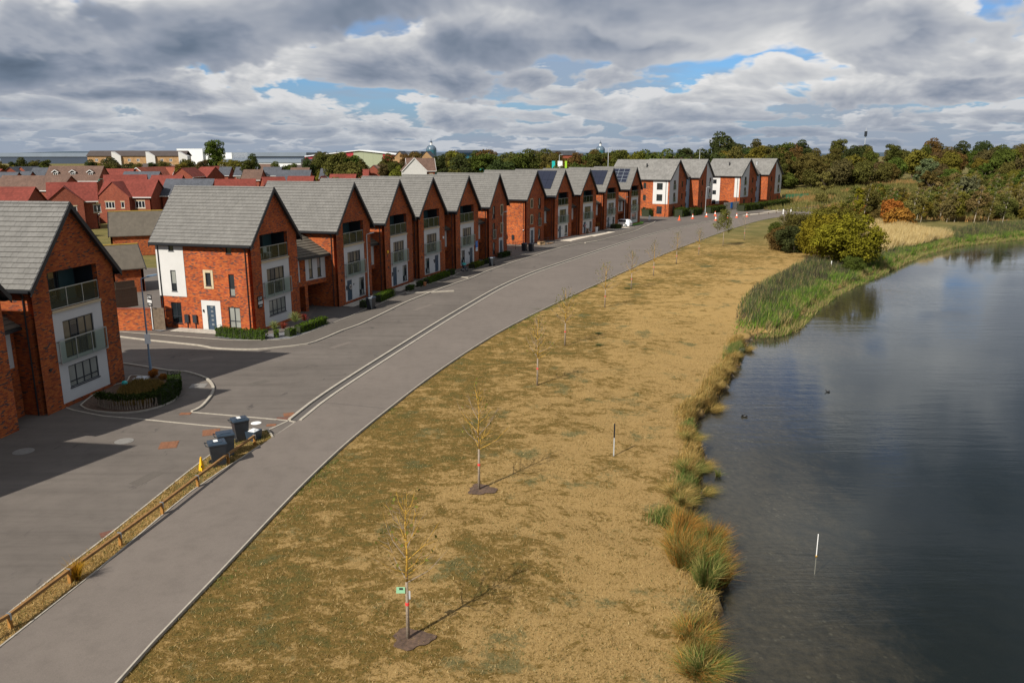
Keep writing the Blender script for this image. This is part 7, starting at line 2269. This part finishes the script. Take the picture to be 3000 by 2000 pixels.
# covers in the tarmac
def cover(p, w, l, an, mat, label, rnd_=False):
    root = empty('access_cover', (p[0], p[1], .004), R(an), label, 'manhole cover', 'iron covers in the tarmac')
    m_ = MB()
    if rnd_: m_.cyl((0, 0), w / 2, w / 2, 0, .008, 18)
    else: m_.box(-w / 2, w / 2, -l / 2, l / 2, 0, .008)
    m_.build('frame', mat, root)
    m_ = MB()
    if rnd_: m_.cyl((0, 0), w * .38, w * .38, .008, .014, 18)
    else:
        m_.box(-w * .45, -.012, -l * .43, l * .43, .008, .014); m_.box(.012, w * .45, -l * .43, l * .43, .008, .014)
    m_.build('lid', mat, root)
    return root
for p, w_, l_, an, mt, lab, rd_ in (((-16.96, 37.12), .85, 1.0, 15, RUST, 'large rusty square cover in the court, nearer the island', 0), ((-15.53, 38.95), .85, .95, 20, RUST, 'large rusty square cover beside the wheelie bins', 0), ((-18.07, 41.97), .6, .4, 5, RUST, 'small rusty cover by the corner kerb', 0),
                                    ((-12.29, 41.83), .6, .6, 20, RUST, 'rusty gully by the road kerb, farther of two', 0), ((-12.43, 41.16), .7, .45, 10, RUSTD, 'dark gully by the road kerb, nearer of two', 0), ((-12.76, 40.07), .5, .35, 10, RUST, 'small rusty cover near the end of the path kerb', 0),
                                    ((-19.44, 47.40), .95, .95, 8, GREYMET, 'grey square cover in the corner pavement', 0), ((-19.41, 37.65), .9, .9, 0, GREYMET, 'round manhole at the edge of the shadow', 1), ((-13.67, 40.40), .55, .5, 0, WHITEP, 'pale oval patch in the tarmac behind the bins', 1),
                                    ((-23.60, 36.24), .95, .9, 0, GREYMET, 'round manhole in the shade at the left edge', 1), ((-15.23, 27.73), .7, .45, 35, RUSTD, 'dark rusty gully beside the knee rail', 0), ((-3.46, 97.81), .4, .4, 0, RUSTD, 'small dark cover in the far carriageway', 0), ((3.87, 115.59), .8, .5, 0, RUST, 'rust-stained cover in the pavement by the two bins', 0)):
    cover(p, w_, l_, an, mt, lab, rd_)

# ---- planted island by the nearest house
isl = [(-24.59, 43.35), (-23.97, 42.73), (-23.07, 42.27), (-21.84, 42.00), (-20.85, 42.18), (-20.07, 43.00), (-19.70, 44.25), (-20.06, 45.95), (-20.63, 47.25), (-21.42, 48.31), (-22.52, 49.10), (-23.53, 49.42), (-24.60, 49.58), (-24.25, 48.24), (-24.61, 47.55), (-24.86, 46.52), (-24.84, 44.92)]
ic = catmull(isl + [isl[0]], .4)
sheet('planted_island', ic[:-1], .05, MULCH)
k = MB(); kerb(k, ic, .08, -.02, .085); tag(k.build('island_kerb', KERBST), kind='structure')
gi = in_poly([(-22.74, 43.29), (-20.99, 43.29), (-20.32, 44.45), (-20.85, 46.67), (-22.18, 48.31), (-23.90, 48.78), (-23.97, 46.67)], 7000, np.random.default_rng(3))
blades('island_grass', np.c_[gi, np.full(len(gi), .05)], np.random.default_rng(4).uniform(.08, .3, len(gi)), np.full(len(gi), .03), np.random.default_rng(5).normal(scale=.1, size=(len(gi), 3)) * [1, 1, 0], pick(np.random.default_rng(6), len(gi), [(0.26, 0.17, 0.05), (0.18, 0.12, 0.035), (0.10, 0.10, 0.03)], [3, 3, 1]), 16)['label'] = 'dry brown grass inside the planted island'
hedge([(-20.20, 43.35), (-20.02, 44.45), (-20.26, 45.95), (-20.90, 47.40)], .7, .85, 'dark green hedge at the outer end of the planted island', (0.030, 0.050, 0.012), .10, 420, seed=30)
root = empty('leggy_hedge', (*(-21.58, 42.67), .05), 0, 'bare-stemmed hedge along the front of the planted island', 'hedge')
ox, oy = (-21.58, 42.67)
lh = resample(catmull([(-23.46, 43.16), (-22.66, 42.73), (-21.52, 42.55), (-20.60, 42.85), (-20.20, 43.35)], .3), 26)
gq = random.Random(9)
for i, p in enumerate(lh):
    m_ = MB(); x, y = p[0] - ox, p[1] - oy
    hh_ = gq.uniform(.62, .82)
    m_.tube([(x, y, 0), (x + gq.uniform(-.06, .06), y + gq.uniform(-.06, .06), hh_ * .6), (x + gq.uniform(-.1, .1), y + gq.uniform(-.05, .1), hh_)], [.05, .04, .02], 6); m_.build('stem', BARKG, root)
gn = np.random.default_rng(61); nn = 5200
ti = gn.uniform(0, 24.9, nn); i0 = ti.astype(int); LH = np.array(lh); pos = LH[i0] * (1 - (ti - i0))[:, None] + LH[i0 + 1] * (ti - i0)[:, None]
pos = np.c_[pos[:, 0] - ox + gn.normal(scale=.16, size=nn), pos[:, 1] - oy + .12 + gn.normal(scale=.14, size=nn), .55 + gn.uniform(0, .32, nn) * (0.8 + .2 * np.sin(ti * 1.3))]
N = gn.normal(size=(nn, 3)); N /= np.linalg.norm(N, axis=1)[:, None]
o = link_mesh('foliage', leaf_mesh('foliage', pos, N, .10, gn, gn.uniform(size=nn), FOLI), root); o.color = (0.035, 0.05, 0.014, 1)
tree('bush', *(-23.02, 49.26), .15, 'orange', 'small dry ochre bush by the lamp post on the island', cat='shrub', name='dry_bush', z=.05)
tree('bush', *(-22.10, 48.62), .12, 'orange', 'smaller dry ochre bush beside the dark hedge of the island', cat='shrub', name='dry_bush', z=.05)
m_ = MB(); prof = [(0, .0), (.13, .03), (.18, .13), (.15, .24), (.05, .3), (0.005, .31)]
for (r0, z0), (r1, z1) in zip(prof[:-1], prof[1:]): m_.cyl((0, 0), max(r0, .01), r1, z0, z1, 14, False)
tag(m_.build('teal_ball', TEAL, None, True, loc=(*(-23.95, 47.33), .06)), 'shiny teal ball lying on the planted island', 'ball')
m_ = MB(); m_.box(-.45, .45, -.4, .4, .05, .09); m_.box(-.35, .35, -.3, .3, .09, .1); tag(m_.build('inspection_cover', LAMPGREY, None, loc=(*(-23.62, 48.94), 0)), 'pale metal cover at the back of the planted island', 'cover')

# ---- agents' boards
def agent_board(loc, rz, label, pole=False):
    root = empty('sale_board', loc, rz, label, 'sign')
    m_ = MB(); m_.box(-.30, .30, -.02, .02, 0, .95); m_.build('board', BLACK, root)
    m_ = MB(); m_.box(-.30, .30, -.028, -.021, .30, .52); m_.build('white_strip', WHITEP, root)
    put_text('FOR SALE', .125, TEXTB, root, (0, -.030, .41), (R(90), 0, 0))
    m_ = MB(); m_.tube([(-.17 + .09 * math.cos(a), -.026, .74 + .11 * math.sin(a)) for a in np.linspace(0, 2 * math.pi, 17)], .012, 4); m_.build('emblem', TEXTW, root)
    for z in (.80, .70): 
        m_ = MB(); m_.box(-.02, .24, -.026, -.021, z, z + .035); m_.build('print_line', TEXTW, root)
    m_ = MB(); m_.box(-.18, .18, -.026, -.021, .12, .17); m_.build('print_line', TEXTW, root)
    if pole:
        m_ = MB(); m_.box(-.035, .035, .021, .08, -1.9, .9); m_.build('pole', WHITEP, root)
    return root
Lb, ab = HOUSES['B']
q = along(Lb, ab, .72); nb_ = (math.sin(R(ab)), -math.cos(R(ab)))
agent_board((q[0] + nb_[0] * .06, q[1] + nb_[1] * .06, 1.95), R(ab), 'black and white FOR SALE board on the front of the corner house')
agent_board((*(-29.21, 63.26), 2.0), R(-35), 'black and white FOR SALE board on a white pole by the garden gate', True)
Lf, af = HOUSES['F']
q = along(Lf, af, 6.15); nf_ = (math.sin(R(af)), -math.cos(R(af)))
root = empty('agent_sign', (q[0] + nf_[0] * .05, q[1] + nf_[1] * .05, 1.6), R(af), 'blue agent sign with a white foot on the fourth house beyond the corner', 'sign')
m_ = MB(); m_.box(-.32, .32, -.02, .02, .45, 1.3); m_.build('blue_panel', SIGNBLUE, root)
m_ = MB(); m_.box(-.32, .32, -.02, .02, 0, .44); m_.build('white_panel', WHITEP, root)
m_ = MB(); m_.box(-.22, .22, -.026, -.021, .2, .3); m_.build('print_line', SIGNBLUE, root)
# wreaths and alarm boxes
for k_, a in (('C', 2.22), ('J', 2.22)):
    L_, an_ = HOUSES[k_]; q = along(L_, an_, a); n_ = (math.sin(R(an_)), -math.cos(R(an_)))
    m_ = MB(); m_.tube([(.2 * math.cos(t_), 0, .2 * math.sin(t_)) for t_ in np.linspace(0, 2 * math.pi, 17)], .05, 6)
    tag(m_.build('wreath', plain('wreath_%s' % k_, (0.45, 0.40, 0.34) if k_ == 'C' else (0.5, 0.2, 0.2), .9, .4, 14.0), None, loc=(q[0] + n_[0] * .07, q[1] + n_[1] * .07, 1.55), rot=(0, 0, R(an_))), 'wreath hanging on the blue door of the ' + ('first house beyond the corner' if k_ == 'C' else 'house behind the potted plants'), 'wreath')

for k_, a, z_, mt, lab in (('D', .55, 3.9, YELLOW, 'yellow alarm box on the second house beyond the corner'), ('E', 6.35, 4.0, WHITEP, 'white alarm box on the third house beyond the corner')):
    L_, an_ = HOUSES[k_]; q = along(L_, an_, a); n_ = (math.sin(R(an_)), -math.cos(R(an_)))
    m_ = MB(); m_.hexa([(-.13, -.06, 0), (.13, -.06, 0), (.13, .03, 0), (-.13, .03, 0), (-.16, -.06, .28), (.16, -.06, .28), (.16, .03, .28), (-.16, .03, .28)])
    tag(m_.build('alarm_box', mt, None, loc=(q[0] + n_[0] * .04, q[1] + n_[1] * .04, z_), rot=(0, 0, R(an_))), lab, 'alarm box')
L_, an_ = HOUSES['L']; q = along(L_, an_, W + .25)
root = empty('satellite_dish', (q[0], q[1], 6.9), R(an_), 'dark satellite dish on the corner of the last townhouse', 'satellite dish')
m_ = MB()
for i in range(4):
    r0, r1 = .09 * i, .09 * (i + 1)
    m_.cyl((0, 0), max(r0, .01), r1, .5 * r0 * r0, .5 * r1 * r1, 14, False)
m_.build('dish', ANTH, root, rot=(R(75), 0, 0))
m_ = MB(); m_.tube([(-.25, .1, -.1), (0, .05, 0), (0, -.35, .05)], .02, 6); m_.build('bracket', ANTH, root)

# ---- cars
def car(p, rz, paint, label, L_=4.0, W_=1.72, Hh=1.5):
    root = empty('parked_car', (p[0], p[1], 0.0), rz, label, 'car')
    # sections along the length: x, half width, belt z, roof half width, roof z, sill z
    S = [(-L_ * .5, .70, .78, .62, .80, .42), (-L_ * .485, .80, .92, .66, .97, .30), (-L_ * .44, .84, .98, .64, 1.22, .24), (-L_ * .36, .86, 1.0, .60, Hh - .06, .22), (-L_ * .15, .86, .98, .60, Hh, .22), (L_ * .05, .86, .95, .60, Hh - .03, .22), (L_ * .16, .86, .94, .62, Hh - .18, .22), (L_ * .29, .86, .93, .74, .98, .22), (L_ * .40, .84, .86, .72, .89, .24), (L_ * .47, .78, .72, .62, .75, .28), (L_ * .5, .64, .62, .5, .64, .36)]
    mb = MB(); rows = []
    for x, hw, bz, rw, rz_, sz_ in S:
        rows.append([(x, -hw * .94, sz_), (x, -hw, (sz_ + bz) / 2), (x, -hw * .97, bz), (x, -rw, rz_), (x, 0, rz_ + .035 * (rz_ > 1.1) + .015), (x, rw, rz_), (x, hw * .97, bz), (x, hw, (sz_ + bz) / 2), (x, hw * .94, sz_)])
    for a, b_ in zip(rows[:-1], rows[1:]):
        for j in range(8): mb.face([a[j], b_[j], b_[j + 1], a[j + 1]])
        mb.face([a[8], b_[8], b_[0], a[0]])
    mb.face(rows[0]); mb.face(rows[-1][::-1])
    bo = mb.build('body', paint, root, True)
    def quad(name, pts, mat):
        m_ = MB(); m_.face(pts); return m_.build(name, mat, root)
    e = .012
    for s in (-1, 1):
        quad('side_window', [(-L_ * .33, s * (.836 + e), 1.03), (L_ * .14, s * (.834 + e), .99), (L_ * .08, s * (.635 + e), Hh - .10), (-L_ * .30, s * (.63 + e), Hh - .12)], GLASS)
        quad('tail_lamp' , [(-L_ * .487 - e, s * .80, .80), (-L_ * .487 - e, s * .56, .82), (-L_ * .47 - e - .02, s * .56, .99), (-L_ * .46 - .05, s * .80, .97)], LAMPRED)
        quad('headlight', [(L_ * .482 + e, s * .50, .66), (L_ * .465 + e, s * .74, .68), (L_ * .45 + e, s * .74, .78), (L_ * .47 + e, s * .50, .76)], METAL)
        for x in (-L_ * .31, L_ * .315):
            w_ = MB(); w_.tube([(x, s * .66, .31), (x, s * .875, .31)], .31, 18); wh = w_.build('wheel', RUBBER, root)
            w_ = MB(); w_.tube([(x, s * .86, .31), (x, s * .882, .31)], .21, 14); w_.build('rim', METAL, wh)
        m_ = MB(); m_.box(L_ * .17, L_ * .20, s * .88 - .09, s * .88 + .09, .93, 1.06); m_.build('door_mirror', paint, root)
    quad('rear_window', [(-L_ * .452 - e, -.60, 1.06), (-L_ * .452 - e, .60, 1.06), (-L_ * .375 - e, .54, Hh - .10), (-L_ * .375 - e, -.54, Hh - .10)], GLASS)
    quad('windscreen', [(L_ * .275 + e, -.68, 1.03), (L_ * .275 + e, .68, 1.03), (L_ * .165 + e, .56, Hh - .16), (L_ * .165 + e, -.56, Hh - .16)], GLASS)
    quad('number_plate', [(-L_ * .5 - .03, -.26, .60), (-L_ * .5 - .03, .26, .60), (-L_ * .5 - .02, .26, .71), (-L_ * .5 - .02, -.26, .71)], YELLOW)
    quad('front_plate', [(L_ * .5 + .02, -.26, .45), (L_ * .5 + .02, .26, .45), (L_ * .5 + .01, .26, .56), (L_ * .5 + .01, -.26, .56)], WHITEP)
    return root
La, aa = HOUSES['K']; q = along(La, aa, W + 1.0)
q = (q[0] + .4 * math.sin(R(aa)), q[1] - .4 * math.cos(R(aa)))
car(q, R(aa + 90), CARWHITE, 'white hatchback backed under the last link of the farther row', 3.9)
La, aa = HOUSES['E']; q = along(La, aa, W + .95)
car((q[0] - 3.4 * math.sin(R(aa)), q[1] + 3.4 * math.cos(R(aa))), R(aa - 90), CARDARK, 'dark car parked in the carport between two townhouses', 4.2)
car((-85.81, 164.88), R(-75), CARBLUE, 'silver-blue car on the drive of the red-roofed house', 4.3, Hh=1.62)
car((-93.07, 183.06), R(-70), CARDARK, 'dark car half hidden behind the green estate lamp', 4.3, Hh=1.6)
car((56.34, 216.30), R(40), CARDARK, 'dark car behind the timber fence of the flats', 4.2)

# ---- items outside the farther row
root = empty('potted_plant', (*(12.86, 142.79), .06), 0, 'brown pot with a small dry plant by the steps', 'plant pot')
def pot(root, x, y, r, h, mat, colr, seed, n=160, hh=.7):
    m_ = MB(); m_.cyl((x, y), r * .75, r, 0, h, 12); m_.build('pot', mat, root)
    g = np.random.default_rng(seed); a = g.uniform(0, 6.28, n)
    o = blades('dry_leaves', np.c_[np.full(n, x), np.full(n, y), np.full(n, h * .9)], g.uniform(.3, 1, n) * hh, np.full(n, .05), np.c_[np.cos(a), np.sin(a), 0 * a] * r * 1.3, pick(g, n, colr, [1] * len(colr)), seed, 2, root, None)
AUT = [(0.36, 0.13, 0.03), (0.26, 0.09, 0.03), (0.34, 0.2, 0.06)]
pot(root, 0, 0, .3, .6, TERRA, AUT, 1); pot(root, .6, .2, .28, .5, WOODG, AUT, 2)
root = empty('potted_plant', (*(14.70, 145.95), .06), 0, 'white pots with orange dry grasses, in front of the door with a wreath', 'plant pot')
pot(root, 0, 0, .32, .85, WHITEP, AUT, 3, 200, .8); pot(root, .7, .5, .34, .9, WHITEP, AUT, 4, 260, 1.0)
root = empty('potted_plant', (*(16.04, 149.25), .06), 0, 'dark pot with a brown spiky plant right of the white pots', 'plant pot')
pot(root, 0, 0, .3, .7, WOODG, AUT, 5, 200, 1.1)
root = empty('garden_bench', (*(17.88, 152.00), .06), R(60), 'dark garden bench outside the house with the second solar array', 'bench')
m_ = MB()
for i in range(3): m_.box(-.6, .6, -.2 + i * .14, -.08 + i * .14, .42, .46)
m_.build('seat', WOODG, root); m_ = MB()
for i in range(3): m_.box(-.6, .6, .22, .25, .55 + i * .14, .65 + i * .14)
m_.build('backrest', WOODG, root)
for x in (-.55, .49):
    for y in (-.2, .18):
        m_ = MB(); m_.box(x, x + .06, y, y + .06, 0, .42 if y < 0 else .95); m_.build('leg', WOODG, root)
m_ = MB(); m_.box(-.5, .5, -.35, .35, 0, .4); m_.hexa([(-.5, -.35, .4), (.5, -.35, .4), (.5, .35, .4), (-.5, .35, .4), (-.6, -.5, .46), (.55, -.4, .5), (.55, .4, .44), (-.6, .3, .52)])
tag(m_.build('cardboard_box', plain('cardboard', (0.42, 0.28, 0.15), .85, .1, 4.0), None, loc=(*(4.63, 125.83), .02), rot=(0, 0, .5)), 'open cardboard box on the ground outside the sunlit-side house', 'box')
root = empty('timber_pile', (*(6.05, 127.30), .02), R(60), 'low pile of loose timber by the black railing', 'timber')
for i in range(6):
    m_ = MB(); m_.bar((-1 + i * .1, -.3 + i * .12, .05 + .04 * (i % 2)), (1 - i * .05, -.2 + i * .1, .07), .1, .06); m_.build('plank', plain('raw_timber_%d' % i, (0.36, 0.23, 0.13), .85, .2, 4.0), root)
def railing(pts, n, label):
    P = resample(pts, n); ox, oy = P[0]
    root = empty('metal_railing', (ox, oy, 0), 0, label, 'railing')
    for i, p in enumerate(P):
        m_ = MB(); m_.box(-.03, .03, -.03, .03, 0, 1.1); m_.build('post', BLACK, root, loc=(p[0] - ox, p[1] - oy, 0))
    for z in (.25, .65, 1.05):
        m_ = MB()
        for a, b_ in zip(P[:-1], P[1:]): m_.bar((a[0] - ox, a[1] - oy, z), (b_[0] - ox, b_[1] - oy, z), .03, .03)
        m_.build('rail', BLACK, root)
railing([(-0.76, 117.67), (2.03, 121.62), (3.86, 123.45), (6.86, 128.29)], 7, 'black metal railing along the side of the sunlit-side house')
# folded pushchair outside the house with the blue sign
root = empty('pushchair', (*(-5.75, 96.63), .05), R(30), 'small pushchair with a teal hood parked by the blue-sign house', 'pushchair')
m_ = MB(); m_.tube([(-.35, 0, .95), (-.2, 0, .6), (.3, 0, .12)], .025, 6); m_.tube([(.2, 0, .75), (-.35, 0, .12)], .025, 6); m_.build('frame', LAMPGREY, root)
m_ = MB(); m_.hexa([(-.2, -.22, .35), (.2, -.22, .3), (.2, .22, .3), (-.2, .22, .35), (-.3, -.22, .8), (-.15, -.22, .75), (-.15, .22, .75), (-.3, .22, .8)]); m_.build('seat', PVBLUE, root)
m_ = MB(); m_.hexa([(-.35, -.25, .8), (.1, -.25, .78), (.1, .25, .78), (-.35, .25, .8), (-.25, -.22, 1.02), (.0, -.22, 1.0), (.0, .22, 1.0), (-.25, .22, 1.02)]); m_.build('hood', TEAL, root)
for x, y in ((-.35, -.22), (-.35, .22), (.3, -.2), (.3, .2)):
    m_ = MB(); m_.tube([(x, y - .02, .1), (x, y + .02, .1)], .1, 12); m_.build('wheel', RUBBER, root)
m_ = MB(); m_.cyl((0, 0), .16, .22, 0, .4, 12); tag(m_.build('terracotta_pot', TERRA, None, loc=(*(-9.49, 85.56), .03)), 'terracotta pot between two shrubs', 'plant pot')
# green palisade fence by the farther flats
a, b_ = Vector((78.91, 236.12)), Vector((88.55, 241.22)); root = empty('palisade_fence', (a.x, a.y, 0), math.atan2((b_ - a).y, (b_ - a).x), 'green palisade fence at the right end of the flats', 'fence')
ln = (b_ - a).length; n = 4
for i in range(n):
    m_ = MB(); w_ = ln / n
    for j in range(int(w_ / .16)): m_.hexa([(i * w_ + j * .16, 0, .05), (i * w_ + j * .16 + .11, 0, .05), (i * w_ + j * .16 + .11, .03, .05), (i * w_ + j * .16, .03, .05), (i * w_ + j * .16 + .02, 0, 2.4), (i * w_ + j * .16 + .09, 0, 2.4), (i * w_ + j * .16 + .09, .03, 2.4), (i * w_ + j * .16 + .02, .03, 2.4)])
    m_.build('fence_panel', GREENF, root) if False else m_.build('fence_panel', plain('palisade_green_%d' % i, (0.0, 0.16, 0.09), .5, .1, 2.0), root)
    m_ = MB(); m_.box(i * w_, i * w_ + .1, .05, .15, 0, 2.45); m_.build('post', GREENPOST, root)
# timber bin-store fence between the flats
a, b_ = Vector((53.40, 203.15)), Vector((58.68, 208.22)); root = empty('timber_fence', (a.x, a.y, 0), math.atan2((b_ - a).y, (b_ - a).x), 'grey timber fence with a blue notice between the two blocks of flats', 'fence')
ln = (b_ - a).length
pm = MB(); pm.box(0, .28, 0, .03, 0, 2.0); pme = pm.mesh('fence_board', plain('silvered_timber', (0.30, 0.27, 0.23), .85, .2, 3.0))
for i in range(int(ln / .3)): link_mesh('fence_board', pme, root, (i * .3, 0, 0))
m_ = MB(); m_.box(ln * .42, ln * .42 + .9, -.06, -.03, .5, 1.9); m_.build('blue_notice', SIGNBLUE, root)
# handrail by the bushes
root = empty('handrail', (*(44.55, 130.12), -.2), 0, 'pale metal handrail sloping down through the bushes', 'handrail')
ox, oy = (44.55, 130.12)
qa, qb = (42.91, 125.22), (42.80, 115.61)
for z in (.5, .95):
    m_ = MB(); m_.tube([(qa[0] - ox, qa[1] - oy, z), (qb[0] - ox, qb[1] - oy, z - .3)], .035, 6); m_.build('rail', LAMPGREY, root)
for f in (0.02, .5, .98):
    x, y = qa[0] + (qb[0] - qa[0]) * f - ox, qa[1] + (qb[1] - qa[1]) * f - oy
    m_ = MB(); m_.tube([(x, y, -.2), (x, y, .95 - .3 * f)], .03, 6); m_.build('post', LAMPGREY, root)
m_ = MB(); m_.cyl((0, 0), .06, .06, -.3, 1.2, 8); tag(m_.build('reed_post', WHITEP, None, loc=(*(40.40, 100.30), -.4)), 'short white post at the top of the reed bed', 'post')
m_ = MB(); m_.hexa([(-.12, -.3, .2), (.05, -.3, .2), (.05, .3, .2), (-.12, .3, .2), (.1, -.2, 1.0), (.16, -.2, 1.0), (.16, .2, 1.0), (.1, .2, 1.0)]); m_.box(-.2, .2, -.05, .05, 0, .2)
tag(m_.build('road_notice', WHITEP, None, loc=(*(29.65, 173.51), .02), rot=(0, 0, .5)), 'small pale tilted notice standing on the far junction', 'sign')
# ivy-like pieces of litter on the water near the bank
